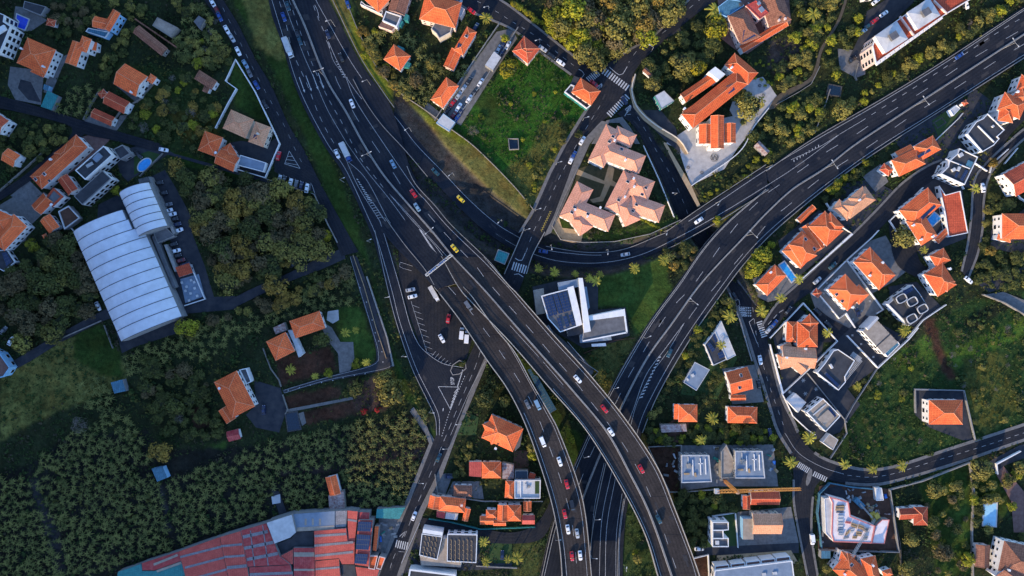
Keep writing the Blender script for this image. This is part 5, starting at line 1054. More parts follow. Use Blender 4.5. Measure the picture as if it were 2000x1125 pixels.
# ---- right edge
H('orange villa with white garden walls at the right edge beside the black flat roof',[(1955,197,1999,216,38,'h'),(1968,205,1963,238,30,'h',-.3),(1985,180,2005,200,30,'h',-.2)],7.5,'roof','wallw',chim=[(1985,180)])
H('orange roof in the top right corner of houses, cut by the right edge',[(1990,160,2030,175,32,'h')],7,'roof','wallw')
Fl('large black and tan flat roofed modern house with white parapets, right',[(1928,222),(1961,254),(1947,267),(1951,271),(1940,284),(1918,297),(1888,262),(1906,238),(1919,232)],7,'fdark',boxes=[(1925,262,2,44,.5,45,'wallw'),(1938,247,4,4,.8,45,'flight')])
Fl('black flat roofed villa with solar panels and roof pool beside the bend, right',[(1873,290),(1909,307),(1883,361),(1837,340),(1851,326),(1854,314),(1869,301)],7.5,'fdark',boxes=[(1875,303,8,7,1.0,30,'flight'),(1861,332,7,6,1.0,30,'flight'),(1893,320,11,11,.4,-25,'bluem'),(1871,330,5,8,.9,-25,'flight'),(1870,320,50,1.5,.4,-22,'wallw')],solar=[([(1885,331),(1891,334),(1880,354),(1874,351)],2,6),([(1868,335),(1873,337),(1868,348),(1863,345)],2,3)])
H('large salmon roofed house cut by the right edge with curved white wall',[(1972,362,2030,330,50,'g')],7,'roofr','wallw')
H('orange house with tall white left facade, cut by the right edge',[(1957,442,2030,442,50,'h'),(1948,462,1975,468,12,'h',-2.5)],7,'roof','wallw')
H('orange villa with row of dark panels beside motorway, leftmost of the upper row, right',[(1748,329,1800,304,36,'h'),(1792,300,1830,278,32,'h',.3),(1752,305,1782,290,18,'g',-1.8)],6.5,'roof','wallw',solar=[([(1791,304),(1815,290),(1818,295),(1794,309)],6,1)])
H('small dark orange annex left of the villa with panels beside motorway',[(1722,325,1740,338,16,'h')],4,'roofr')
H('pale peach roofed villa between hedge and residential street',[(1650,414,1700,377,34,'h'),(1632,398,1662,422,24,'h',-.6),(1664,396,1692,372,22,'h',.6)],6.5,'rooft','wallw',chim=[(1677,391)])
H('orange villa, upper right one of the attached pair beside the residential street',[(1595,427,1631,466,45,'h'),(1572,440,1604,486,16,'g',-1.5),(1612,424,1638,452,28,'h',.5)],6.5,'roof','wallw')
H('orange villa, lower left one of the attached pair beside the residential street',[(1547,470,1583,505,56,'h',-.9),(1555,468,1581,509,36,'h',.6)],6.5,'roof','wallw',sky=[(1573,467),(1590,486)])
H('narrow orange gabled strip building behind the attached pair of villas',[(1560,432,1590,404,12,'g')],3.5,'roof','wallw',name='outbuilding',cat='outbuilding',win=False)
H('orange hipped house beside the bright blue strip pool',[(1525,527,1487,567,32,'h')],5.5,'roof','wallw',chim=[(1504,532)])
pool('bright blue strip pool beside the orange hipped house',[(1522,518),(1532,511),(1555,543),(1546,551)])
H('large orange villa on the white tiled triangular terrace',[(1634,550,1672,592,46,'h'),(1668,565,1688,585,28,'h',-1)],6.5,'roof','wallw',sky=[(1634,575),(1645,588)],chim=[(1664,600)])
H('tiny red roof on the left corner of the white tiled terrace',[(1590,568,1602,577,14,'h')],3,'roofr',name='garden_shed',cat='shed',win=False)
H('orange villa with several hips and white chimneys in the centre of the right neighbourhood',[(1683,497,1733,552,44,'h'),(1700,520,1735,545,26,'h',.5),(1685,515,1712,500,24,'h',.4)],6.5,'roof','wallw',chim=[(1697,538),(1722,513)])
H('L shaped orange villa around a square blue pool',[(1769,428,1826,383,44,'h'),(1785,422,1815,470,38,'h',.1)],6.5,'roof','wallw',solar=[([(1797,425),(1824,400),(1828,404),(1801,430)],12,1)],chim=[(1782,440),(1797,468),(1820,462)])
Fl('big flat terracotta terrace roof with white edge right of the L shaped villa',[(1834,363),(1846,381),(1875,373),(1890,455),(1852,463),(1846,421),(1841,398)],3.5,'roofr','wallw','wallw',.35,.4,name='terrace_block',cat='terrace')
H('low orange roof between L shaped villa and terracotta terrace',[(1829,472,1851,450,12,'h')],3,'roof',name='outbuilding',cat='outbuilding',win=False)
pool('square blue pool in the corner of the L shaped villa',[(1810,431),(1825,415),(1839,426),(1822,441)])
H('orange villa with stepped front between the residential lane and green field',[(1822,524,1850,568,44,'h'),(1822,512,1850,496,28,'h',-.4),(1838,545,1858,560,26,'h',.4)],6.5,'roof','wallw',chim=[(1853,525)])
Fl('dark villa of rounded white edged blocks and solar panels',[(1734,594),(1752,578),(1782,556),(1797,575),(1812,600),(1795,622),(1775,636)],5.5,'fdark','wallw','flight',.3,.3,boxes=[(1755,583,20,16,1.6,30,'fdark'),(1778,590,22,15,1.6,30,'fdark'),(1798,602,20,18,1.6,30,'fdark'),(1776,622,22,16,1.6,30,'fdark')],solar=[([(1762,568),(1780,560),(1785,566),(1767,577)],5,2),([(1770,590),(1786,582),(1789,590),(1774,599)],5,1),([(1790,598),(1802,592),(1808,604),(1797,610)],3,3)])
for c,l in(((1757,583),'leftmost'),((1778,589),'middle'),((1798,603),'rightmost'),((1777,622),'lowest')):
    z=5.6; mb=MB(); w=[(P(c[0],c[1],z)[0]+math.copysign(abs(math.cos(t))**.6,math.cos(t))*2.7*math.cos(.5)-math.copysign(abs(math.sin(t))**.6,math.sin(t))*2.1*math.sin(.5),P(c[0],c[1],z)[1]+math.copysign(abs(math.cos(t))**.6,math.cos(t))*2.7*math.sin(.5)+math.copysign(abs(math.sin(t))**.6,math.sin(t))*2.1*math.cos(.5)) for t in np.linspace(0,2*math.pi,17)[:-1]]
    ring(mb,w,.35,z+1.5,z+2.0); tag(mb.build('roof_parapet',M['flight'],None,P(*c,z+1.5)),'white rounded parapet ring on the dark villa roof, '+l+' one','parapet')
Fl('brown slab roofed modern villa with sharp white left side',[(1712,624),(1754,669),(1726,692),(1685,647)],6.5,'ftan','wallw',None,boxes=[(1725,665,1.5,38,.25,-48,'fdark')])
Fl('blue edged terrace pool below the brown slab roofed villa',[(1727,690),(1753,667),(1757,673),(1733,697)],2.5,'bluem','wallw','wallw',.3,.3,name='terrace_block',cat='terrace',win=False)
Fl('tall white fin wall beside the brown slab roofed villa',[(1692,640),(1714,618),(1717,622),(1696,645)],7.5,'flight','wallw',None,name='wall_block',cat='wall',win=False)
H('orange red villa of vertical roofs above the peach roofed one, beside main curve',[(1577,628,1577,678,40,'h'),(1547,628,1545,668,20,'h',-1.2),(1572,622,1590,640,26,'h',.4)],6.5,'roof','wallw')
H('peach roofed villa attached below the orange red one, beside main curve',[(1527,696,1592,700,40,'g',-.6),(1533,672,1541,690,22,'f',-2),(1553,705,1573,722,26,'g',-.9),(1526,690,1533,720,18,'h',-1.5)],6,'rooft','wallw',chim=[(1535,698),(1572,681)])
Fl('dark navy flat roofed house with slatted pergola and solar row',[(1636,682),(1669,704),(1650,735),(1651,746),(1637,762),(1595,728),(1610,710),(1627,685)],4.5,'fdark',boxes=[(1622,715,4,9,1.2,30,'flight')],solar=[([(1609,730),(1613,726),(1641,753),(1637,758)],7,1)])
mb=MB()
for i in range(13):
    x,y=1664+1.35*i,691+1.0*i; mb.box((*P(x,y,3.6)[:2],3.6),(.18,2.6,.15),math.radians(-38))
for i in range(20):
    x,y=1680-1.6*i,703+1.95*i; mb.box((*P(x,y,3.6)[:2],3.6),(.18,2.6,.15),math.radians(52))
for x,y in((1661,696),(1671,690),(1680,705),(1650,742),(1655,735)): mb.bar(P(x,y,BASE),P(x,y,3.6),.1)
tag(mb.build('slatted_pergola',M['flight'],None,P(1670,700,BASE)),'white slatted L shaped pergola beside the dark navy flat roof','pergola')
Fl('tan flat roofed house with dark panels and inner ridge near the road bend',[(1575,805),(1607,778),(1641,812),(1612,843)],6.5,'ftan',boxes=[(1600,800,32,2,.5,40,'flight'),(1612,815,26,18,.9,42,'ftan')],solar=[([(1616,799),(1621,795),(1634,812),(1629,816)],1,6)])
Fl('plain white flat roof between round paving motifs and road bend',[(1554,768),(1575,786),(1559,806),(1538,783)],3.2,'flight','wallw',None,name='garage',cat='garage',win=False)
Fl('small cream flat roof beside the field edge near the road bend',[(1620,847),(1637,859),(1627,879),(1606,864)],3.2,'ftan','wallw','flight',.3,.1,name='garage',cat='garage',win=False)
H('lone orange pyramid roofed house in the green field, right',[(1814,805,1880,805,48,'h')],6.5,'roof','wallw')
Fl('pale grey wedge roofed house with palm, inside the curving side street',[(1409,627),(1437,694),(1420,703),(1396,648)],3.8,'flight','wallw','flight',.3,.2)
Fl('dark solar roofed block left of the pale grey wedge roof',[(1395,649),(1419,702),(1393,714),(1376,673)],3.4,'fdark','wallw','flight',.35,.3,solar=[([(1391,655),(1396,652),(1402,667),(1397,670)],2,4),([(1380,672),(1386,668),(1397,683),(1391,688)],2,4),([(1401,690),(1411,685),(1416,697),(1405,701)],4,2)])
Fl('blue-grey low flat roof below the wedge roofed house',[(1357,707),(1386,722),(1360,763),(1335,747)],3,'fblue','wallg','flight',.3,.2,boxes=[(1353,733,5,6,.5,30,'flight'),(1343,741,3,5,.5,30,'flight')])
H('orange gabled house with two round vents beside the curving side street',[(1423,749,1465,738,45,'g'),(1427,777,1456,777,12,'g',-2)],6,'roof','wallw',sky=[(1447,733),(1444,757)])
H('orange hipped house left one of two above the building site',[(1325,807,1362,807,34,'h'),(1316,804,1324,804,30,'s',-1.2)],5,'roof','wallw')
H('orange hipped house right one of two above the building site',[(1421,810,1479,811,32,'h')],5,'roof','wallw')
Fl('rusty patched sheet roof below the left hipped house',[(1290,830),(1340,828),(1342,843),(1292,845)],3,'rust','walls',None,name='shed',cat='shed',win=False)
for poly,l in(([(1331,889),(1385,889),(1390,941),(1331,943)],'left'),([(1436,881),(1489,881),(1494,934),(1436,934)],'right')):
    x0=poly[0][0]; y0=poly[0][1]; o=Fl('unfinished building with blue-grey roof and white beams, '+l+' one beside the orange crane',poly,7,'fblue','conc','flight',.45,.3,boxes=[(x0+22,y0+26,1.6,40,.5,90,'wallw') if False else (x0+22,y0+24,1.4,30,.5,2,'wallw'),(x0+37,y0+22,1.4,32,.5,2,'wallw'),(x0+47,y0+22,1.4,30,.5,2,'wallw'),(x0+37,y0+16,8,1.6,.5,0,'wallw'),(x0+14,y0+20,7,8,1,10,'conc'),(x0+10,y0+36,10,3,.6,0,'wood'),(x0+27,y0+38,3,8,.6,10,'wood'),(x0+13,y0+10,1.2,14,.4,3,'flight')],name='unfinished_building',cat='building site')
Fl('concrete stair block between the two unfinished buildings',[(1408,882),(1418,868),(1434,900),(1434,932),(1408,934)],4,'ftan','conc','conc',.4,.6,name='stair_block',cat='building site',win=False)
H('orange roofed house directly below the orange crane jib',[(1466,973,1522,973,26,'g'),(1458,968,1458,994,15,'g',-1)],4.5,'roofr','wallw')
H('tan gabled house beside the south street with low tan annex',[(1470,1023,1526,1023,40,'g')],6.5,'rooft','wallc')
Fl('low tan annex with blue side left of the tan gabled house',[(1451,1013),(1471,1013),(1472,1054),(1451,1054)],4.5,'ftan','wallb',None,name='annex',cat='annex',win=False)
Fl('white U shaped box house with dark roof courts on the lawn',[(1391,1019),(1422,1019),(1422,1034),(1412,1035),(1412,1050),(1422,1050),(1422,1067),(1391,1067)],8,'fgrey','wallw','wallw',.3,.9,boxes=[(1402,1035,21,1.5,.8,0,'wallw'),(1402,1051,21,1.5,.8,0,'wallw'),(1400,1059,7,7,.9,0,'flight')])
Fl('wide blue-grey roofed terrace of houses at the bottom edge',[(1396,1114),(1547,1095),(1552,1135),(1394,1135)],6.5,'fblue','wallw','wallw',.4,.3,boxes=[(1492,1121,7,5,.5,6,'flight'),(1513,1119,8,5,.5,6,'flight')],name='terraced_houses',cat='houses')
for i,(x,y) in enumerate(((1410,1109),(1441,1105),(1471,1101),(1500,1097),(1529,1093))): Fl('white balcony box of the wide blue-grey terrace, '+ORD[i]+' from the left',[(x-14,y-4),(x+13,y-7),(x+14,y+3),(x-13,y+6)],5,'brickp','wallw','wallw',.3,.5,name='balcony_block',cat='balcony',win=False)
pave([(1400,1085),(1545,1075),(1560,1100),(1400,1112)],'ochre','terrace',hd=False)
# construction L
o=Fl('unfinished L shaped concrete floor with pink edging and stacked timber, beside the bend',[(1620,970),(1657,980),(1661,1008),(1709,1027),(1702,1061),(1628,1058),(1624,1044),(1626,983)],6,'pinkw','pinkw','redp',.5,.25,name='unfinished_building',cat='building site',win=False)
org=tuple(o.location); random.seed(3)
for i,(x,y,l,w,a,m_) in enumerate([(1640,992,16,10,0,'wood'),(1641,1012,10,12,0,'flight'),(1641,1024,10,9,0,'flight'),(1641,1034,10,7,5,'fblue'),(1642,1043,10,5,0,'flight'),(1656,1020,10,4,-10,'redp'),(1668,1026,12,8,-20,'wood'),(1681,1029,10,8,-20,'wood'),(1664,1036,6,9,15,'flight'),(1655,1040,9,7,40,'wood'),(1677,1042,10,9,-10,'ochre'),(1690,1034,9,8,-20,'ftan'),(1669,1049,8,5,0,'wood'),(1690,1050,7,8,0,'conc'),(1652,1050,10,4,10,'metal'),(1640,1000,14,1.5,0,'fdark'),(1640,987,14,1.5,8,'fdark')]):
    xx,yy,_=P(x,y,6); mb=MB()
    for j in range(4): mb.box((xx+(j-1.5)*.1,yy+(j-1.5)*w*S/4,6.25+.12*(j%2)),(l*S,w*S/4.6,.35+.2*(j%2)),math.radians(a))
    tag(mb.build('material_stack',M[m_],None,(xx,yy,6)),'stack of boards and panels on the unfinished L shaped floor','material stack','material stacks on the L shaped floor')
Fl('white sheeted scaffold screen along the left side of the L shaped building',[(1610,974),(1620,972),(1625.5,984),(1623.5,1044),(1627,1056),(1613,1042)],5,'flight','flight','wallw',.2,.2,name='scaffold_screen',cat='scaffolding',win=False)
Fl('grey lower slab with red edges at the right end of the L shaped building',[(1710,1027),(1723,1015),(1737,1015),(1727,1062),(1703,1061)],4,'pinkw','conc','redp',.3,.2,name='concrete_slab',cat='building site',win=False)
Fl('white site container standing at the corner of the building site by the bend',[(1710,953),(1722,953),(1726,977),(1712,978)],2.8,'flight','flight','wallw',.2,.1,name='site_container',cat='container',win=False)
H('orange villa with several hips at the bottom edge below the L shaped building',[(1640,1096,1690,1140,44,'h'),(1640,1088,1668,1096,24,'h',-.5),(1695,1088,1705,1135,30,'h',.2)],7,'roof','wallw',chim=[(1648,1120),(1703,1103)],sky=[(1663,1103)])
H('small orange roof strip at the bottom edge right of the hipped villa',[(1724,1122,1742,1116,14,'h')],4,'roof')
Fl('blue panelled shed roof left of the bottom orange villa',[(1604,1076),(1622,1076),(1622,1091),(1604,1091)],3,'bluem','wallg',None,name='shed',cat='shed',win=False)
H('small weathered orange house in the walled garden plots, lower right',[(1756,1004,1800,1002,22,'g',-.3),(1798,990,1798,1026,28,'h')],4.5,'roofr','wallw')
H('low brick orange roof with a dark gap beside the big old house, lower right',[(1920,1064,1918,1107,28,'g')],4,'roofo','wallp')
H('large old brown tiled house with white left facade in the bottom right corner',[(1955,1085,2025,1100,60,'h'),(1955,1110,1990,1135,40,'g',-.4)],8,'roofo','wallw',chim=[(1968,1112)])
pool('pale rectangular pool with rounded end in the lower right garden',[(1922,986),(1947,983),(1945,1028),(1920,1026)],'poolp')
Fl('white gazebo terrace beside the small garden pool near the motorway, right',[(1855,215),(1868,205),(1875,212),(1862,226)],3,'flight','wallw','wallw',.3,.2,name='gazebo',cat='gazebo',win=False)
pave([(1820,236),(1850,215),(1878,215),(1835,275)],'turf','lawn'); pool('small dark blue garden pool beside the motorway wall, right',[(1825,240),(1840,231),(1846,239),(1832,249)],'tank')
H('small orange roofed porch with white frame beside the motorway, right',[(1880,204,1889,198,9,'h')],3,'roofr',name='porch',cat='porch',win=False)
pool('deep blue angular pool on the grey terrace, top left',[(33,28),(56,38),(52,50),(48,58),(34,53),(38,42),(32,36)],'poold')
pool('oval light blue pool inside the walled lawn, left',circ((282,322),1)[:0]+[(282+15*math.cos(t)*math.cos(-.75)-9*math.sin(t)*math.sin(-.75),322+15*math.cos(t)*math.sin(-.75)+9*math.sin(t)*math.cos(-.75)) for t in np.linspace(0,2*math.pi,19)[:-1]])
pool('dark square water tank among trees above the motorway, upper right',[(1619,165),(1643,170),(1640,187),(1616,184)],'tank','conc','water_tank')
Fl('teal roofed kiosk beside the motorway and the street bridge',[(973,487),(995,495),(986,517),(965,508)],3,'tealm','conc','conc',.4,.2,name='kiosk',cat='kiosk',win=False)
H('rusty shed with white sheet beside the connector road, upper right',[(1478,280,1498,300,14,'g')],3,'rust','walls',name='shed',cat='shed',win=False)
# lower middle
H('big orange many sided villa right of the main street below the viaduct',[(950,832,1012,860,50,'h'),(958,822,975,862,34,'h',.2)],6.5,'roof','wallw',chim=[(968,875)])
Fl('grey canvas awning terrace right of the big orange villa',[(1012,840),(1022,838),(1016,872),(1005,882)],3,'fgrey','wallg',None,name='awning',cat='awning',win=False)
H('orange pyramid roofed house above the white terrace house, lower centre',[(941,918,979,918,32,'h')],4.5,'roof','wallp'); Fl('plain faded orange flat roof left of the pyramid roofed house, lower centre',[(916,902),(940.5,902),(940,932),(916,930)],4,'redo','wallp',None,name='flat_annex',cat='annex',win=False)
Fl('weathered grey concrete roof right of the pyramid roofed house, lower centre',[(981,903),(1004,908),(1004,935),(981,936)],3,'rust','walls',None,name='flat_annex',cat='annex',win=False); Fl('near black tank roof beside red tiles, lower centre',[(1006,919),(1031,919),(1031,936),(1006,936)],3.4,'tank','conc','conc',.3,.3,name='annex',cat='annex',win=False); H('short orange tiles right of the near black tank roof',[(1033,929,1045,932,13,'s')],3,'roofr',name='annex',cat='annex',win=False)
H('tan brown hipped house with white battlement edge, lower centre',[(886,958,922,959,22,'h')],4.5,'roofo','wallw')
H('orange hipped house along the main street above the service lane, lower centre',[(858,983,909,988,28,'h'),(851,969,846,993,22,'g',-.3)],5.5,'roof','wallp',chim=[(902,986)])
Fl('crimson awning roof below the orange hipped house',[(853,998),(870,1001),(868,1013),(852,1010)],3,'redm','wallw',None,name='awning',cat='awning',win=False); Fl('white awning roof right of the crimson awning',[(871,1001),(895,1004),(893,1016),(869,1013)],3,'flight','wallw',None,name='awning',cat='awning',win=False)
H('narrow orange shed roof right of the awnings, lower centre',[(914,993,908,1017,12,'g')],4,'roof','wallp',name='outbuilding',cat='outbuilding',win=False)
H('orange roofed house with hip and ridge beside the white terrace, lower centre',[(996,939,994,973,17,'h')],5.5,'roof','wallp')
Fl('white terrace roof with seating and white parapet, lower centre',[(1005,938),(1056,937),(1055,973),(1005,973)],5,'flight','wallw','wallw',.35,.6,boxes=[(1017,955,1.5,32,.5,0,'wallw'),(1027,950,3,11,.6,0,'flight'),(1033,950,4,4,.5,0,'conc'),(1049,952,8,24,.15,0,'turf')])
H('orange cluster house with several small roofs beside the service lane, lower centre',[(982,986,981,1017,20,'g'),(991,1002,1018,1002,32,'h',.3),(949,1003,970,1004,16,'h',-1),(938,1016,964,1016,17,'g',-1.8),(964,1021,988,1021,12,'g',-1.6)],6,'roof','wallw')
H('flat orange roof, upper one of two right of the cluster house',[(1030,979,1030,998,16,'g')],4,'roof','wallw'); H('flat orange roof, lower one of two right of the cluster house',[(1020,1015,1044,1015,18,'g')],4,'redo','wallw')
def sheds(label,poly,rows,cols,x0,y0,dx,dy,skew):
    o=Fl(label,poly,6.5,'fdark','wallw','wallw',.35,.3,name='industrial_building',cat='industrial building'); org=tuple(o.location)
    for i in range(cols):
        mb=MB()
        for j in range(rows):
            x=x0+i*dx-skew*j; y=y0+j*dy+(i%2)*2; a=Vector(P(x,y,6.7)); 
            mb.bar(a,a+Vector((0,-1.9,.15)),.11,n=4); mb.bar(a,a+Vector((-.7,.25,.15)),.11,n=4)
        mb.build('roof_vent',M['ochre'],o,org)
    return o
sheds('dark roofed industrial building with rows of curved vents, left of the pair',[(824,1042),(864,1048),(854,1093),(819,1084)],4,4,832,1048,7,10.5,1.6)
sheds('dark roofed industrial building with rows of curved vents, right of the pair',[(874,1043),(932,1044),(930,1099),(873,1096)],5,6,882,1055,8,9,0)
Fl('white front strip roof above the left vented industrial roof',[(826,1033),(865,1039),(864,1047),(825,1041)],6.8,'wallw','wallw',None,name='front_block',cat='building',win=False); 
Fl('tan gravel roof joining the pair of vented industrial buildings',[(865,1052),(873.5,1052),(872.5,1097),(900,1100),(900,1108),(822,1104),(820,1087),(854,1094)],5,'ftan','wallw',None,name='link_building',cat='building',win=False)
Fl('dark roof at the bottom edge left of the service yard',[(800,1111),(890,1122),(890,1140),(795,1140)],6,'fdark','wallw','wallw',.8,.4,name='industrial_building',cat='industrial building',win=False)
# slope solar field between the viaducts
so_=root('solar_field','long double row of blue solar panels on the grass between the viaducts','solar panels',P(1055,765,BASE))
for q in([(1030,722),(1036,720),(1081,803),(1074,808)],[(1043,732),(1050,735),(1087,800),(1081,803)]): solar_on(so_,tuple(so_.location),q,2,18,lambda c:.6,'solar_panel',('solarb','greym'))
# garden walls
G=gwall
G([(500,180),(462,118),(443,160),(464,175),(447,205),(423,252)],'white boundary wall zigzagging above the pale pinkish brown house',1.6,.5)
G([(500,180),(541,266),(548,282),(520,348),(463,331)],'long white wall between the walled plot and the west street',1.6,.5)
G([(515,348),(610,378),(617,381)],'low ochre edge wall behind the parked cars by the wood',.8,.35,'barrier')
G([(615,380),(640,436),(660,474)],'grey pair of walls along the lower west street',1.2,.5,'barrier')
G([(717,540),(737,600),(757,660),(769,715)],'long warm stone wall along the right side of the cycle path',1.4,.7,'barrier')
G([(690,498),(712,560),(735,640),(755,700)],'dark edging wall beside the cycle path',.6,.35,'wood')
G([(680,10),(700,60),(735,130),(780,180),(830,215),(880,252),(930,290),(1000,360),(1042,410)],'long low wall at the foot of the banana gardens above the grass bank',1.2,.35,'walls',curve=True)
G([(876,256),(945,160),(1012,55)],'concrete wall along the right of the parked car strip',1.6,.4,'conc'); G([(850,236),(905,150),(975,48)],'concrete wall along the left of the parked car strip',1.6,.4,'conc')
G([(1240,146),(1233,176),(1241,206),(1260,229),(1286,249),(1326,274),(1343,300)],'curved ochre wall along the side street below the junction',1.2,.5,'wallc',curve=True)
G([(1128,330),(1102,385),(1078,441),(1095,468),(1140,474),(1200,472),(1270,457),(1328,430)],'curved garden wall of the pink apartment group above the connector road',1.0,.35,'barrier',curve=False)
G([(1256,285),(1286,350),(1316,425)],'white wall right of the pink apartment gardens',1,.35)
G([(1500,212),(1470,250),(1440,300),(1350,363)],'curved white wall at the lower rim of the mosaic courtyard',1.2,.4,'wallw',curve=True)
G([(1735,432),(1800,367)],'white wall on the street side of the L shaped villa',1.4,.4); G([(1735,432),(1748,452)],'short white wall at the left corner of the L shaped villa',1.4,.4)
G([(1563,397),(1605,445),(1611,458)],'white wall right of the attached orange villas',1.4,.35) if False else G([(1612,397),(1640,442),(1662,457),(1562,547)],'white angled wall between the attached villas and the street',1.3,.4)
G([(1652,508),(1700,465),(1714,450)],'white wall along the street above the hips villa',1.3,.4); G([(1652,508),(1722,605),(1710,612)],'white wall between tiled terrace and hips villa',1.3,.4)
G([(1592,568),(1637,622),(1650,612),(1668,640)],'white wall at the foot of the tiled terrace',1.3,.4); G([(1592,568),(1650,510)],'white wall on the street side of the tiled terrace',1.3,.4)
G([(1502,660),(1567,592),(1633,666),(1578,720),(1527,768),(1502,672)],'white wall around the orange red and peach villas',1.5,.45)
G([(1527,770),(1547,812),(1575,838),(1590,848)],'white wall at the road bend below the round motifs',1.3,.4); G([(1575,728),(1652,824)],'grey wall between round motifs plot and navy roof plot',1.2,.35,'wallg')
G([(1652,655),(1712,718),(1772,662),(1790,640)],'white wall below the brown slab roofed villa',1.5,.5)
G([(1712,718),(1665,790),(1648,820),(1652,845),(1620,894)],'dark wall at the left edge of the green field',1.2,.35,'wallg')
G([(1770,660),(1800,625),(1845,595)],'white wall between dark rounded villa and field',1.3,.4)
G([(1786,806),(1785,760),(1880,762),(1902,858)],'grey wall around the yard of the lone orange house',1.2,.4,'wallg')
G([(1265,872),(1330,869),(1330,960),(1307,960),(1265,872)],'pale fence wall around the bare soil plot beside the wide viaduct',1.2,.35,'barrier')
G([(1330,960),(1395,955)],'pale wall below the left unfinished building',1.2,.35,'barrier'); G([(1390,1007),(1435,1000),(1440,1068)],'white wall around the lawn of the white box house',1.2,.35)
G([(1350,1090),(1382,1082),(1384,1128)],'pale wall around the small soil plot at the bottom edge',1.2,.35); G([(1598,1072),(1645,1073),(1752,1076),(1735,955)],'dark fence around the building site by the bend',2,.3,'wallg',name='site_fence')
G([(1602,1068),(1594,1000),(1598,962),(1618,942),(1662,950),(1700,953)],'curved blue and white hoarding around the building site by the bend',2,.4,'bluem',name='site_hoarding')
G([(1735,955),(1800,938),(1892,902)],'long pale retaining wall under the curving road, right',1.4,.6,'barrier'); G([(1892,902),(1900,960),(1896,1040),(1898,1125)],'long pale path-like wall dividing the lower right gardens',1.0,.8,'walls')
G([(1735,960),(1755,1060),(1760,1125)],'dark hedge wall between building site and garden plots',1.4,.35,'rock')
G([(1945,925),(1943,905),(1990,880)],'white curved entrance wall at the driveway, right edge',1.3,.5)
G([(1966,292),(1935,320),(1930,338)],'white retaining wall inside the right bend',1.3,.4); G([(1985,290),(1960,320)],'pale low wall right of the planted strip in the right bend',1,.35)
G([(1917,575),(1960,592),(2010,622)],'stone wall at the upper right corner of the green field',1.5,.6,'walls'); G([(1960,357),(1990,388),(2010,400)],'curved white wall below the salmon roofed house',1.3,.5)
G([(1820,349),(1830,325),(1868,350),(1880,370)],'white wall around the entrance below the black roofed villa',1.2,.35); G([(1868,298),(1925,335)],'pale blue retaining wall between the two black roofed villas',1.4,.4)
G([(850,925),(855,962),(905,972),(945,978),(1060,978)],'pale yard wall below the tan brown hipped house',1.2,.35,'barrier'); G([(838,1012),(880,1018),(938,1032),(1045,1028)],'teal and white wall along the service lane',1.4,.35,'tealm')
G([(820,1020),(785,1098)],'pale metal railing wall left of the vented industrial roofs',1.2,.35,'metal'); G([(930,1104),(1010,1108)],'pale wall below the palm lawn, bottom centre',1,.5,'barrier')
G([(1130,700),(1168,726),(1154,740)],'blue railing around the small ramp beside the wide viaduct',1,.25,'metal'); G([(1108,667),(1140,704)],'thin white wall along the ramp beside the wide viaduct',1,.25)
G([(1240,660),(1200,665),(1140,690)],'low brown edge wall between lawn and meadow',.6,.3,'soil'); G([(1424,572),(1444,625),(1468,705)],'pale kerb wall left of the curving side street',.6,.6,'conc')
G([(0,375),(60,322),(95,290)],'pale wall along the narrow diagonal lane, left',1.2,.35,'walls'); G([(275,345),(320,300)],'pale wall above the walled lawn with the oval pool',1.2,.35,'walls')
G([(70,345),(110,312),(140,285)],'low red wall along the long orange row house',1,.3,'roofo'); G([(140,445),(160,465)],'short pale wall near the roofless box',1,.3)
G([(550,755),(546,742),(530,720),(515,680)],'dark garden wall left of the brown plots',1,.35,'walls'); G([(553,770),(563,800),(558,808)],'ochre garden wall beside the driveway of the brown plots',1,.35,'walls')
G([(100,670),(200,626)],'bright grassy stone wall above the olive field',.8,.6,'walls'); G([(205,635),(222,680)],'pale kerb wall below the large hall',.8,.35,'walls')
G([(225,235),(240,215),(275,195),(305,160)],'pale yard wall right of the orange gable with terrace',1.2,.35,'walls'); G([(165,235),(180,205),(195,180)],'stone wall left of the small low orange house',1.2,.35,'walls')
G([(1620,175),(1612,200),(1590,260)],'thin stone wall below the dark square tank',1,.35,'walls'); G([(1515,205),(1560,180),(1583,165),(1600,130)],'low pale wall beside the earth track, upper right',.8,.3,'walls')
G([(1675,125),(1668,150),(1672,158)],'curved stone wall left of the pink apartment block',1,.35,'walls'); G([(1822,278),(1870,232),(1878,222)],'thin white wall between hedge lawn and lane, right',1,.3)
G([(993,272),(1012,272),(1013,292),(995,293),(993,272)],'small square stone tank wall in the vivid green field',1.2,.4,'walls')
pave([(994,273),(1011,273),(1012,291),(996,292)],'tank','pit')
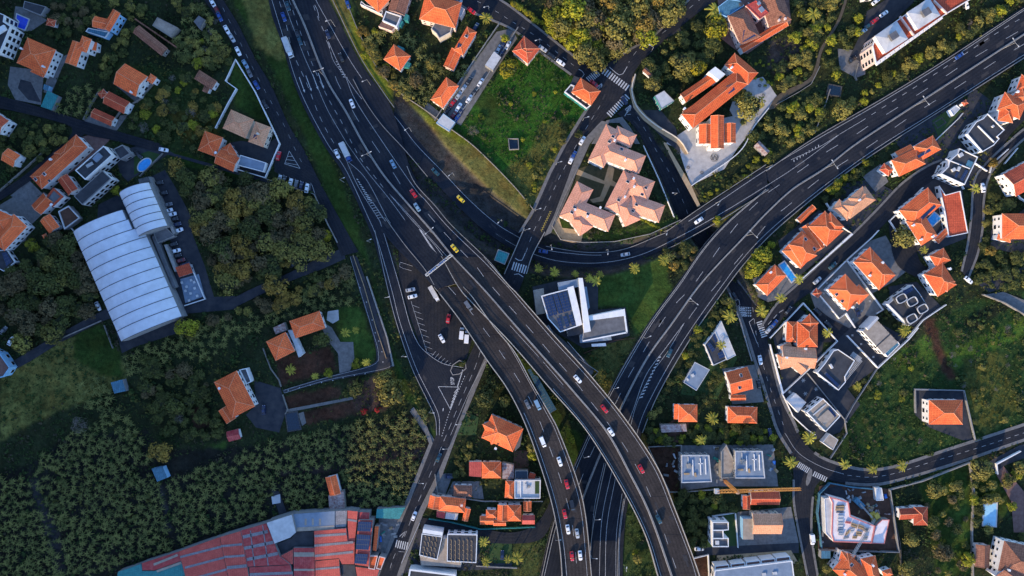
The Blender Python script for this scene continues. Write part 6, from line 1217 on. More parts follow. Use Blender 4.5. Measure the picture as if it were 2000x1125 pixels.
# gantry
def gantry(a,b,zf,label,h=6.5):
    A,B=Vector(P(*a,zf(*a)+h)),Vector(P(*b,zf(*b)+h)); o=root('sign_gantry',label,'gantry',(A.x,A.y,zf(*a))); org=tuple(o.location); mb=MB(); n=14; t=(B-A).normalized(); s=Vector((-t.y,t.x,0))*.55
    for k in(s,-s): mb.bar(A+k,B+k,.14); mb.bar(A+k+Vector((0,0,1)),B+k+Vector((0,0,1)),.14)
    for i in range(n):
        p,q=A.lerp(B,i/n),A.lerp(B,(i+1)/n); mb.bar(p+s,q-s,.08,n=4); mb.bar(p+s+Vector((0,0,1)),q-s+Vector((0,0,1)),.08,n=4); mb.bar(p+s,q+s+Vector((0,0,1)),.08,n=4)
    mb.build('truss',M['lamp_h'],o,org)
    for p in(A,B): pm=MB(); pm.bar((p.x,p.y,p.z-h-.3),(p.x,p.y,p.z+1),.25,n=8); pm.build('post',M['lamp_h'],o,org)
    m_=A.lerp(B,.5); pb=MB(); ang=math.atan2(t.y,t.x); 
    for f in(.25,.62): q=A.lerp(B,f); pb.box((q.x,q.y,q.z+.3),(4.5,.12,2.4),ang)
    pb.build('sign_panel',M['blue'],o,org)
gantry((832,538),(882,498),zmain,'white truss sign gantry spanning the left carriageway before the viaducts')
# loose materials lying about the two building sites
random.seed(21)
for poly,l,n_ in(([(1395,870),(1430,870),(1430,945),(1395,945)],'on the site between the two unfinished buildings',14),([(1498,875),(1515,880),(1520,945),(1500,940)],'on the site right of the unfinished buildings',7),([(1612,950),(1700,958),(1700,1000),(1665,1000),(1650,966)],'in the dark yard above the L shaped building',14),([(1600,1000),(1609,1000),(1612,1060),(1602,1060)],'along the left hoarding of the bend building site',7),([(1690,985),(1735,960),(1738,1010),(1712,1010)],'right of the mobile crane',8),([(1285,890),(1322,885),(1322,940),(1305,940)],'on the bare soil plot beside the wide viaduct',6),([(735,1020),(778,1020),(768,1070),(738,1072)],'in the rubble yard beside the street',14)):
    k=0
    while k<n_:
        x=random.uniform(min(p[0] for p in poly),max(p[0] for p in poly)); y=random.uniform(min(p[1] for p in poly),max(p[1] for p in poly))
        if not inpoly([x],[y],poly)[0]: continue
        k+=1; X0,Y0,_=P(x,y,BASE); mb=MB(); a=random.uniform(0,3.1); L_=random.uniform(.8,3.2); w_=random.uniform(.5,1.6)
        for j in range(3): mb.box((X0+random.uniform(-.15,.15),Y0+random.uniform(-.15,.15),BASE+.18+.28*j),(L_*(1-.12*j),w_*(1-.15*j),.26),a+random.uniform(-.15,.15))
        tag(mb.build('material_pile',M[random.choice(['wood','conc','flight','metal','rust','tarp','blue','ftan','wallg'])],None,(X0,Y0,BASE)),'low pile of building material '+l,'material pile','material piles '+l)
# cranes
def lattice(mb,a,b,w,n,r=.09,m=0):
    a,b=Vector(a),Vector(b); t=(b-a).normalized(); up=Vector((0,0,1)) if abs(t.z)<.9 else Vector((1,0,0)); u=t.cross(up).normalized()*w/2; v=t.cross(u).normalized()*w/2
    cs=[u+v,u-v,-u-v,-u+v]
    for c in cs: mb.bar(a+c,b+c,r*1.4,m,4)
    for i in range(n):
        p,q=a.lerp(b,i/n),a.lerp(b,(i+1)/n)
        for k in range(4): mb.bar(p+cs[k],q+cs[(k+1)%4],r,m,4)
c0=P(1415,939,BASE); ct=(c0[0],c0[1],16.5); o=root('tower_crane','orange tower crane with long horizontal jib above the orange roofed house','crane',c0); 
mb=MB(); lattice(mb,c0,ct,1.3,12); mb.build('mast',M['crane'],o,c0)
tip=Vector(P(1564,955,17)); bk=Vector(P(1388,960,17)); md=Vector(P(1432,956,17)); jt=Vector((c0[0],c0[1],17)); tipw=Vector((tip.x,tip.y,17)); d_=(tipw-jt).normalized()
mb=MB(); lattice(mb,jt,tipw,1.1,34,.08); mb.build('jib',M['crane'],o,c0)
bkw=jt-d_*9; mb=MB(); lattice(mb,bkw,jt,1.3,6,.08); mb.build('counter_jib',M['crane'],o,c0)
mb=MB(); mb.box((bkw.x,bkw.y,16.6),(2.2,2.2,1.8)); mb.build('counterweight',M['flight'],o,c0); mb=MB(); mb.box((jt.x+1.2,jt.y-1,16),(1.3,1.3,1.8)); mb.build('cab',M['flight'],o,c0)
mb=MB(); top=jt+Vector((0,0,4)); lattice(mb,jt,top,.8,4,.08); mb.bar(top,tipw.lerp(jt,.35),.06,n=4); mb.bar(top,bkw,.06,n=4); mb.build('tower_head',M['crane'],o,c0)
c1=P(1704,1010,BASE); o=root('mobile_crane','grey lattice boom crane reaching over the unfinished L shaped building','crane',c1)
mb=MB(); lattice(mb,(c1[0],c1[1],2),(P(1668,1090,18)[0],P(1668,1090,18)[1],16),.9,24,.07); mb.build('boom',M['craneg'],o,c1); mb=MB(); mb.box((c1[0],c1[1],1),(3,6,1.2),.4); mb.box((c1[0]+.8,c1[1]+1.5,2.2),(2.4,2.4,1.6),.4); mb.build('chassis',M['yellowp'],o,c1)
c2=P(1674,980,BASE); o=root('concrete_pump','light blue pump truck with folded boom beside the unfinished L shaped building','pump truck',c2)
mb=MB(); mb.box((c2[0],c2[1],1.2),(2.6,6,2),.8); mb.build('truck_body',M['bluem'],o,c2); mb=MB(); lattice(mb,(c2[0],c2[1],2.5),(P(1703,1011,4)[0],P(1703,1011,4)[1],4.5),.5,10,.07); mb.build('boom',M['metal'],o,c2)
# ---------------------------------------------------------------- plants
def leafmat(name,c1,c2,sc=.5): return mat(name,c1,.75,0,sc,.25,col2=c2,detail=4,objvar=.22,trans=.18)
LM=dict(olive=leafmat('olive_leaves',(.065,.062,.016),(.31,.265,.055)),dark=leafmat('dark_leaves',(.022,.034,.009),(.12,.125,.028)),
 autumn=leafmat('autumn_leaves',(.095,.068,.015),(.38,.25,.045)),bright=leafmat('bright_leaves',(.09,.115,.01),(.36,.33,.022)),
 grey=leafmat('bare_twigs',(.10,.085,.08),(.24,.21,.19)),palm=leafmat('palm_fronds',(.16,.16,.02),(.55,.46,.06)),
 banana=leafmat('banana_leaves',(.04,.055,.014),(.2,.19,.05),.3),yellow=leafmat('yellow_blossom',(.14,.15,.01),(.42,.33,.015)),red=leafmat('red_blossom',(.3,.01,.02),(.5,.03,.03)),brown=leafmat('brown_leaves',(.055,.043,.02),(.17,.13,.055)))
M['bark']=mat('bark',(.05,.04,.03),.95,.3,2)
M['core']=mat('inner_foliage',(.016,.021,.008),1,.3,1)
def crown(kind,seed,flat_=.75):
    r=random.Random(seed); v=[];f=[]; R=4.0; ncl=24
    cl=[]
    for i in range(ncl):
        a=r.uniform(0,2*math.pi); u=math.sqrt(r.random()); rad=R*.74*u; z=R*flat_*math.sqrt(max(0,1-(u*.92)**2))*r.uniform(.55,1.0)
        cl.append((rad*math.cos(a)*r.uniform(.85,1.15),rad*math.sin(a)*r.uniform(.85,1.15),z+R*.45,R*r.uniform(.24,.38)))
    for cx,cy,cz,cr in cl:
        for _ in range(44 if kind!='grey' else 22):
            th=r.uniform(0,2*math.pi); ph=math.acos(r.uniform(-.55,1)); d=cr*r.uniform(.75,1.12)
            nx_,ny_,nz_=math.sin(ph)*math.cos(th),math.sin(ph)*math.sin(th),math.cos(ph)
            p=Vector((cx+nx_*d,cy+ny_*d,cz+nz_*d*.85)); n=Vector((nx_+r.uniform(-.38,.38),ny_+r.uniform(-.38,.38),nz_+r.uniform(-.25,.5))).normalized()
            t=n.cross(Vector((r.uniform(-1,1),r.uniform(-1,1),r.uniform(-1,1)))).normalized(); b=n.cross(t); s=r.uniform(.2,.42)*(1 if kind!='grey' else .8); w=s*(.75 if kind!='grey' else .16); s2=s if kind!='grey' else s*2
            k=len(v); v+=[p-t*s2,p-b*w,p+t*s2,p+b*w]; f.append((k,k+1,k+2,k+3))
    me=new_mesh('crown',v,f,[LM[kind]])
    return me
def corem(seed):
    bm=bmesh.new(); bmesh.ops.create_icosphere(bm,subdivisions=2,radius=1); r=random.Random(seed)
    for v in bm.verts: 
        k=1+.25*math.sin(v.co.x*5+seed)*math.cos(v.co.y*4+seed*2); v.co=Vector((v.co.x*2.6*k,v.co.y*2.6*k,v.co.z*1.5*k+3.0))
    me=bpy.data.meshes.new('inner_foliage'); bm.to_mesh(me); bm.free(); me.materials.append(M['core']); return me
def trunkm(seed):
    r=random.Random(seed); mb=MB(); mb.bar((0,0,-.5),(0,0,2.2),(.28,.2),n=7)
    for i in range(5):
        a=i*1.26+r.random(); mb.bar((0,0,1.6+.2*i),(1.9*math.cos(a),1.9*math.sin(a),3.2+r.random()),(.14,.05),n=5)
    return new_mesh('trunk',mb.v,mb.f,[M['bark']])
TR=[trunkm(i) for i in range(2)]; CO=[corem(i) for i in range(2)]
CR={k:[crown(k,i*7+hash_) for i in range(3)] for hash_,k in enumerate(['olive','dark','autumn','bright','grey','yellow','red','brown'])}
TCOUNT=[0]
Q=[]
def tree(px,py,rpx,kind,label,group=None,name='broadleaf_tree',cat='tree',z=None,hs=1.0): Q.append((px,py,rpx,kind,label,group,name,cat,z,hs))
def tree_now(px,py,rpx,kind,label,group=None,name='broadleaf_tree',cat='tree',z=None,hs=1.0):
    R=rpx*S; s=R/4.3; zz=z if z is not None else ground_z(*P(px,py,BASE)[:2]); h=3.2*s; x,y,_=P(px,py,zz+h)
    o=root(name,label,cat,(x,y,zz),group,random.uniform(0,6.28)); o.scale=(s*random.uniform(.92,1.1),s*random.uniform(.92,1.1),s*hs*random.uniform(.9,1.15))
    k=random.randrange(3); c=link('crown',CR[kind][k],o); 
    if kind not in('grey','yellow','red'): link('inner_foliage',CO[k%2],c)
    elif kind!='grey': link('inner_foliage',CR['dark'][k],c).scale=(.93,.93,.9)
    link('trunk',TR[k%2],o); TCOUNT[0]+=1; return o
def leaf_strip(mb,base,dirv,length,width,droop,rise,segs=4,mi=0,fold=.25):
    d=Vector((dirv[0],dirv[1],0)).normalized(); n=Vector((-d.y,d.x,0)); vs=[]
    for i in range(segs+1):
        t=i/segs; c=Vector(base)+d*length*t+Vector((0,0,rise*math.sin(t*2.4)-droop*t*t)); w=width*math.sin(min(1,.12+t*1.02)*math.pi)**.6 if t<1 else .02
        vs+=[c+n*w*.5-Vector((0,0,w*fold)),c,c-n*w*.5-Vector((0,0,w*fold))]
    fs=[]
    for i in range(segs):
        a=3*i; fs+=[(a,a+3,a+4,a+1),(a+1,a+4,a+5,a+2)]
    mb.add(vs,fs,mi)
def banana_mb(seed,sc=1.0):
    r=random.Random(seed); mb=MB(); n=r.randint(8,10)
    for i in range(n):
        a=i*2.4+r.uniform(-.3,.3); L=r.uniform(1.9,2.7); leaf_strip(mb,(0,0,2.3),(math.cos(a),math.sin(a)),L,r.uniform(.34,.5),r.uniform(.8,1.7),r.uniform(.5,1.1),3)
    return mb
BAN=[]
for i in range(4): m_=banana_mb(i); BAN.append(new_mesh('banana_plant',m_.v,m_.f,[LM['banana']]))
sm_=MB(); sm_.bar((0,0,-.3),(0,0,2.4),(.2,.12),n=6); STEM=new_mesh('stem',sm_.v,sm_.f,[M['bark']])
def palm_mesh(seed,L=3.4,n=15,w=.42):
    r=random.Random(seed); mb=MB()
    for i in range(n):
        a=i*2.4+r.uniform(-.15,.15); l=L*r.uniform(.75,1.08); d=Vector((math.cos(a),math.sin(a),0)); nn=Vector((-d.y,d.x,0)); ris=r.uniform(.3,1.6); dr=r.uniform(.8,2.6)
        for j in range(9):   # leaflets
            t=.12+.88*j/9; c=Vector((0,0,0))+d*l*t+Vector((0,0,ris*math.sin(t*2.2)-dr*t*t)); ll=w*math.sin(t*math.pi*.9+.25)+.12
            for sg in(1,-1):
                e=c+nn*sg*ll+d*ll*.75-Vector((0,0,.2)); q=d*.22; mb.add([c-q,c+q,e],[(0,1,2)])
        leaf_strip(mb,(0,0,0),(d.x,d.y),l,.12,dr,ris,4)
    return new_mesh('crown',mb.v,mb.f,[LM['palm']])
PALM=[palm_mesh(i) for i in range(3)]
def palm(px,py,rpx,label,hgt=5.5,group=None):
    zz=ground_z(*P(px,py,BASE)[:2]); x,y,_=P(px,py,zz+hgt); o=root('palm_tree',label,'palm',(x,y,zz),group,random.uniform(0,6)); s=rpx*S/3.3
    c=link('crown',random.choice(PALM),o,(0,0,hgt)); c.scale=(s,s,s)
    mb=MB(); mb.bar((0,0,-.3),(0,0,hgt),(.28,.2),n=8); link('trunk',new_mesh('trunk',mb.v,mb.f,[M['bark']]),o)
# ---- footprint test
def free(px,py,marg=0):
    px=np.atleast_1d(px).astype(float); py=np.atleast_1d(py).astype(float); ok=np.ones(px.shape,bool)
    for x0,x1,y0,y1,poly in HARD:
        m=(px>x0-marg)&(px<x1+marg)&(py>y0-marg)&(py<y1+marg)
        if m.any():
            offs=[(0,0)] if not marg else [(0,0),(marg,0),(-marg,0),(0,marg),(0,-marg)]
            bad=np.zeros(m.sum(),bool)
            for dx,dy in offs: bad|=inpoly(px[m]+dx,py[m]+dy,poly)
            idx=np.where(m)[0]; ok[idx[bad]]=False
    return ok
def scatter(poly,sp,seed=0,marg=0,jit=.8):
    r=np.random.default_rng(seed); x0,x1=min(p[0] for p in poly),max(p[0] for p in poly); y0,y1=min(p[1] for p in poly),max(p[1] for p in poly)
    xs,ys=np.meshgrid(np.arange(x0,x1,sp),np.arange(y0,y1,sp*.87)); xs=xs+((np.arange(xs.shape[0])%2)*sp/2)[:,None]
    xs=xs.ravel()+r.uniform(-.5,.5,xs.size)*sp*jit; ys=ys.ravel()+r.uniform(-.5,.5,ys.size)*sp*jit
    m=inpoly(xs,ys,poly); xs,ys=xs[m],ys[m]; m=free(xs,ys,marg); return list(zip(xs[m],ys[m]))
# ---- single trees
T=tree
singles=[
 (1085,32,25,'bright','big yellow green tree at the left of the large top wood'),(1127,30,20,'grey','bare pale twiggy tree inside the large top wood'),
 (1302,35,25,'olive','round olive tree at the right end of the large top wood beside the street'),(1262,72,26,'bright','yellow leaning tree of the top wood where the street bends'),
 (1397,50,28,'yellow','yellow blossoming tree below the sky blue flat roof'),(1362,130,20,'yellow','yellow green tree beside the seminary lane'),(1333,124,28,'olive','wide olive tree left of the yellow green tree near the seminary'),
 (1276,164,20,'olive','olive tree above the light grey panelled roof'),(1308,178,11,'dark','small dark tree touching the light grey panelled roof'),(1270,128,11,'olive','small pale tree beside the street above the brown shed'),
 (1465,208,33,'olive','very wide round crown in the mosaic courtyard ring'),(1446,190,20,'dark','dark crown beside the very wide one in the courtyard ring'),(1452,238,9,'olive','small bush at the lower tip of the courtyard ring'),
 (995,135,22,'yellow','golden tree at the top corner of the vivid green field'),(1768,465,26,'olive','very large round tree in the cul-de-sac beside the L shaped villa'),
 (312,880,27,'autumn','big autumn coloured tree in the banana field beside the pale blue shed'),(365,640,24,'bright','yellow green tree at the lower right corner of the large white hall'),
 (538,560,26,'autumn','golden brown tree at the lower edge of the left wood'),(103,652,26,'olive','olive tree beside the lower left lane'),(45,672,24,'olive','olive tree above the parked white car at the left edge'),
 (63,480,16,'bright','yellow green tree below the villa at the left edge'),(228,372,11,'bright','small yellow tree touching the small white hall'),(107,468,20,'brown','brown red tree below the low orange house, left'),
 (590,430,18,'bright','yellow lit tree in the left wood'),(632,462,16,'yellow','golden lit tree at the right tip of the left wood'),(478,345,12,'bright','yellow tree at the top right of the left wood'),(425,440,20,'grey','whitish twiggy tree in the left wood'),
 (765,770,30,'olive','tall lit olive tree, lower one of the pair beside the motorway slip road'),(752,742,24,'olive','tall lit olive tree, upper one of the pair beside the slip road'),(695,760,18,'olive','olive tree left of the tall lit pair'),
 (710,803,8,'red','crimson flowering bush, left one of two near the banana field'),(738,800,7,'red','crimson flowering bush, right one of two near the banana field'),(640,728,11,'bright','small round bright tree on the brown plot beside the cycle path'),
 (630,665,20,'dark','dark tree between the pair of orange hipped houses and driveway'),(697,710,12,'bright','bright bush inside the bend of the cycle path'),(945,775,27,'dark','dense dark green tree above the big orange villa, left one'),(965,745,18,'dark','dense dark green tree beside the left viaduct'),(985,782,14,'olive','pale bush between dark tree and viaduct'),
 (1645,213,24,'olive','wide feathery olive tree beside the north-east motorway'),(1490,498,24,'bright','bright tree at the corner where the motorway leaves the residential street'),(1475,520,22,'bright','lit yellow tree beside the orange house with the strip pool'),
 (1825,957,20,'olive','round yellow olive tree, left in the lower right gardens'),(1915,915,24,'olive','large olive tree under the curving road, right'),(1780,1056,17,'olive','dark round tree with pale blossom in the walled garden plot'),(1970,940,16,'olive','olive tree left of the brick driveway, right edge'),(1928,975,14,'olive','spreading tree at the top of the pale rectangular pool'),(1975,990,12,'bright','bright bush right of the pale rectangular pool'),(1890,1090,17,'bright','yellow green tree left of the brick orange roof, bottom right'),
 (1615,1110,12,'olive','round pale bush left of the bottom orange villa'),(1840,1080,20,'brown','brown feathery tree, bottom right gardens'),(1770,1112,18,'olive','olive tree at the bottom edge right of the small orange strip'),(1860,975,12,'brown','small brown tree in the lower right gardens'),(1940,318,12,'autumn','golden tree inside the right bend'),(1935,490,12,'autumn','yellow tree among dark bushes at the right edge'),
 (1400,430,10,'bright','lit bush on the strip between connector and motorway'),(1245,1090,12,'olive','loose shrub on the grass right of the sunken lanes, bottom'),(1240,1080,7,'bright','small shrub on the grass right of the sunken lanes, bottom'),(1115,860,10,'bright','bush on the grass between the two viaducts'),(1040,875,14,'olive','olive tree between the big orange villa and left viaduct, upper'),(1040,892,12,'bright','lit tree between the big orange villa and left viaduct, lower'),
 (420,825,14,'dark','dark tree beside the small red metal hut'),(340,790,20,'dark','dark green tree with white blossom patch beside it, lower left garden'),(350,815,13,'grey','whitish bush in the lower left garden'),(155,830,22,'grey','grey feathery tree at the edge of the banana field'),
 (60,85,9,'dark','dark bush above the orange pyramid villa'),(222,50,0.1,'dark','x'),
 (912,62,0.1,'dark','x'),(706,60,12,'autumn','autumn bush below the grey balcony terrace'),(985,75,10,'bright','small yellow tree beside the parked car strip'),(733,105,12,'olive','olive bush left of the small pyramid roofed house'),(752,140,14,'brown','brown bush below the small pyramid roofed house'),(812,155,18,'brown','brown twiggy tree in the banana garden'),(842,125,15,'olive','olive tree in the banana garden beside the long narrow house'),
 (777,185,6,'olive','small round bush on the grass bank'),(925,255,14,'grey','pale twiggy bush in the lower corner of the vivid field'),(1130,262,10,'dark','small dark bush at the top of the pink apartment group'),
]
for x,y,r_,k_,l in singles:
    if r_>1: T(x,y,r_,k_,l,name='broadleaf_tree' if r_>12 else 'shrub',cat='tree' if r_>12 else 'shrub')
# ---- woods, hedges, gardens
W=[
 ([(1068,-15),(1330,-15),(1325,20),(1290,62),(1235,92),(1190,125),(1160,140),(1125,122),(1108,85),(1060,45)],27,(20,31),{'olive':6,'bright':2,'autumn':1.5,'brown':1.5},'leafy tree in the large wood between two streets at the top','trees of the large top wood',4,1.0),
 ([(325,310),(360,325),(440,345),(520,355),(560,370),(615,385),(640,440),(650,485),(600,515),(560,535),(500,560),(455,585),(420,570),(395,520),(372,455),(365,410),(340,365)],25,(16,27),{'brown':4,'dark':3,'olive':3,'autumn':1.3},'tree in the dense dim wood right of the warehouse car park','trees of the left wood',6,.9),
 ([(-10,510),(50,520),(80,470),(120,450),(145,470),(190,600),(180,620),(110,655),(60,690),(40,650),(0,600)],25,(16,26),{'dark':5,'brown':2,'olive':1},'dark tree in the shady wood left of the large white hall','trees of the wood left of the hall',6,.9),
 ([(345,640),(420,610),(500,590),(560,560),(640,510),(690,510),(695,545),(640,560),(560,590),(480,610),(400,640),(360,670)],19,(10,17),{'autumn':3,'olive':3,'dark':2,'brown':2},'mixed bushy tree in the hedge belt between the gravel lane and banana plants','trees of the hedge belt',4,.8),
 ([(1322,40),(1350,30),(1400,75),(1420,100),(1400,130),(1330,160),(1270,140),(1240,170),(1240,140),(1290,90)],21,(11,19),{'dark':5,'olive':1.5},'dark tree in the grove between the upper street and the seminary','trees of the seminary grove',5,.8),
 ([(1545,60),(1640,0),(1600,90),(1580,150),(1520,180),(1500,160),(1510,130),(1570,110)],17,(8,14),{'dark':3,'olive':3,'bright':1},'small tree in the park garden left of the earth track','trees of the park garden',3,.8),
 ([(1500,-15),(1560,0),(1640,-15),(1650,40),(1610,110),(1580,90),(1560,50)],18,(9,15),{'dark':3,'olive':3,'bright':2},'garden tree beside the palms at the top right','garden trees at the top right',3,.8),
 ([(1655,40),(1690,20),(1670,80),(1650,130),(1640,160),(1610,150),(1610,110)],18,(9,15),{'dark':4,'bright':2},'leafy tree between the earth track and the pink apartment block','trees beside the earth track',2,.8),
 ([(1500,215),(1560,190),(1600,175),(1610,240),(1570,275),(1520,290),(1505,270),(1480,290),(1460,270)],16,(7,13),{'dark':4,'olive':2,'bright':.6},'bush in the dark garden below the earth track','bushes of the dark garden',2,.8),
 ([(1660,195),(1720,150),(1790,110),(1850,70),(1920,20),(2000,-15),(2010,-5),(1990,8),(1860,92),(1725,175),(1665,218)],16,(8,14),{'olive':4,'bright':3,'dark':1.5,'grey':.6},'bushy tree on the slope between the motorway and the pink apartment block','trees on the motorway slope',0,.8),
 ([(1360,390),(1440,340),(1500,290),(1520,300),(1480,330),(1400,385),(1370,400)],10,(5,8),{'dark':3,'bright':1.5},'round bush below the mosaic courtyard beside the connector road','bushes below the mosaic courtyard',1,.9),
 ([(1615,375),(1640,350),(1700,312),(1712,325),(1665,360),(1625,390),(1610,395)],12,(7,11),{'dark':3,'bright':2},'bush of the hedge row above the pale peach roofed villa','hedge bushes above the peach villa',0,.9),
 ([(1415,570),(1445,590),(1400,650),(1345,720),(1300,775),(1268,850),(1255,850),(1285,770),(1345,672)],15,(7,12),{'dark':5,'olive':1,'bright':.7},'dark bush on the slope right of the north-east motorway','bushes right of the motorway',0,.8),
 ([(1460,480),(1510,470),(1525,485),(1505,510),(1480,540),(1460,545),(1450,520)],15,(9,13),{'bright':3,'olive':2},'bush beside the motorway near the attached orange villas','bushes near the attached villas',2,.9),
 ([(1300,490),(1330,470),(1380,470),(1370,490),(1330,545),(1300,600),(1285,640),(1275,640),(1320,550)],13,(6,11),{'dark':3,'autumn':1.5,'brown':1},'bush between the school lawn and the motorway','bushes beside the school lawn',0,.8),
 ([(1270,840),(1400,830),(1510,830),(1520,862),(1330,868),(1260,872)],13,(7,11),{'dark':4,'bright':1.5},'garden bush above the building site','bushes above the building site',1,.8),
 ([(1310,965),(1400,965),(1445,1000),(1385,1010),(1375,1075),(1350,1085),(1320,1010)],15,(8,13),{'dark':5,'bright':.5},'dark tree between the wide viaduct and the white box house','trees beside the wide viaduct',0,.8),
 ([(1905,560),(1950,500),(2010,500),(2010,560),(1960,565)],17,(9,14),{'dark':4,'olive':.5},'dark bush at the right edge above the field corner','bushes at the right edge',1,.7),
 ([(1925,390),(1955,365),(1990,410),(1940,420),(1935,450),(1935,530),(1900,560),(1915,500)],15,(7,12),{'dark':4,'olive':1},'bush in the verge inside the right bend','bushes of the right verge',1,.7),
 ([(1800,960),(1890,930),(1890,1120),(1830,1120),(1815,1030)],26,(8,14),{'dark':4,'olive':2,'brown':1},'tree in the long shaded garden, lower right','trees of the long shaded garden',1,.8),
 ([(1900,930),(1960,900),(2000,880),(2010,1060),(1985,1060),(1990,970),(1950,1030),(1910,1050)],20,(8,14),{'dark':3,'olive':3,'bright':1},'tree around the pale pool garden, right edge','trees of the pool garden',1,.8),
 ([(700,100),(720,60),(760,62),(740,90),(745,120),(790,160),(830,215),(800,205),(750,150)],15,(7,11),{'olive':3,'autumn':1.5,'bright':1},'bush along the wall of the banana garden above the grass bank','bushes along the banana garden wall',2,.8),
 ([(-10,235),(30,240),(60,260),(70,300),(40,330),(20,330),(-10,290)],18,(9,14),{'dark':4},'dark bush beside the narrow street at the left','bushes by the narrow left street',2,.7),
 ([(70,232),(120,245),(135,262),(130,275),(100,300),(60,320),(45,300),(60,250)],17,(9,14),{'dark':4,'olive':1},'bush in the wedge garden left of the long orange row house','bushes of the wedge garden',2,.7),
 ([(75,0),(195,0),(180,40),(160,70),(140,60),(115,75),(95,65),(105,30)],17,(8,13),{'dark':3,'brown':2,'olive':1},'garden bush between the deep blue pool and the blue house','bushes of the top left gardens',2,.7),
 ([(200,0),(300,0),(270,40),(255,70),(245,100),(220,150),(190,150),(200,110),(240,60),(245,20)],17,(8,14),{'dark':4,'olive':1.5},'tree between the blue house and the long low barn','trees beside the barn',2,.7),
 ([(330,0),(400,0),(425,50),(450,100),(445,120),(420,140),(385,130),(350,110),(345,60),(365,40)],17,(8,14),{'dark':2.5,'olive':2,'grey':.8,'bright':.6},'garden tree left of the line of parked cars','garden trees by the parked cars',2,.7),
 ([(300,150),(375,150),(390,180),(430,185),(430,250),(390,300),(300,270),(240,240),(280,200)],22,(8,14),{'dark':3,'grey':.8,'autumn':.8,'bright':.8},'bush in the wild green plot around the small red-brown house','bushes of the wild green plot',2,.6),
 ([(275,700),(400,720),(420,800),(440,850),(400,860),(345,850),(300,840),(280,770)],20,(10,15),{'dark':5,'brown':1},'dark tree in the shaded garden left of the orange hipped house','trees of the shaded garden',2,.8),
 ([(880,720),(905,705),(912,722),(890,736)],9,(4,6),{'dark':2,'red':.5},'small bush on the planted traffic island','bushes on the traffic island',0,.8),
 ([(900,870),(930,865),(940,900),(915,900),(900,935),(880,930)],12,(6,10),{'dark':3,'olive':1},'bush between the main street and the big orange villa','bushes below the orange villa',2,.8),
 ([(1640,700),(1700,760),(1660,870),(1740,905),(1820,850),(1780,760),(1790,650),(1740,700)],25,(4,9),{'dark':4,'grey':.6,'bright':.7},'bush in the green field left of the lone orange house','bushes of the right field, left part',4,.4),
 ([(1850,640),(2000,590),(2010,820),(1905,850),(1885,755),(1850,740)],25,(4,9),{'dark':4,'grey':.7,'olive':1},'bush in the green field right of the lone orange house','bushes of the right field, right part',4,.5),
 ([(905,260),(960,170),(1040,120),(1110,160),(1130,230),(1080,330),(1040,380),(980,310)],55,(5,8),{'dark':1,'bright':1.2},'low bush in the vivid green field','bushes of the vivid field',5,.5),
 ([(1690,640),(1700,600),(1740,640),(1790,640),(1740,560),(1700,590)],14,(5,8),{'dark':2},'bush between terraces beside the dark rounded villa','bushes by the rounded villa',2,.8),
 ([(1480,590),(1500,585),(1495,620),(1478,615)],10,(5,7),{'bright':1},'bush at the zebra crossing corner','bushes at the crossing corner',1,.8),
 ([(1395,780),(1420,715),(1410,700),(1370,770),(1345,790)],12,(6,9),{'dark':2,'olive':1},'bush between the low blue-grey roof and the vented orange house','bushes near the blue-grey roof',2,.8),
 ([(1112,238),(1132,235),(1098,290),(1065,360),(1042,408),(1022,400),(1050,330)],12,(5,9),{'dark':3,'olive':2,'bright':1},'bush in the dense belt along the right side of the vivid green field','bushes along the vivid field',2,.8),
]
for wi,(poly,sp,(r0,r1),mix,label,grp,marg,hs) in enumerate(W):
    random.seed(100+wi); kinds=list(mix); wts=list(mix.values())
    for x,y in scatter(poly,sp,wi,marg+max(0,(r0+r1)/2*.35)):
        big=(r0+r1)/2>=10; T(x,y,random.uniform(r0,r1)*random.choice((.7,.9,1,1,1.2)),random.choices(kinds,wts)[0],label,grp,name='broadleaf_tree' if big else 'shrub',cat='tree' if big else 'shrub',hs=hs)
# bright hedge along the upper street
random.seed(5)
for i in range(17): T(1004+110*i/16+random.uniform(-2,2),8+80*i/16+random.uniform(-2,2)-(3 if i<9 else 0),random.uniform(6,8.5),'bright' if i%4 else 'yellow','bright lit bush in the long hedge above the upper left street','long hedge bushes','shrub','shrub',hs=.7)
for i in range(9): T(1252+40*i/8,428+20*i/8,4,'bright','low bright bush of the small hedge below the pink apartments','small hedge bushes','shrub','shrub',hs=.6)
for i in range(10): T(1478+30*(i%5)/4*1.0+random.uniform(-2,2),120+40*(i//5)+random.uniform(-8,8),random.uniform(3.5,5),'bright','tiny bright round bush in the bare park bed','tiny park bushes','shrub','shrub',hs=.8)
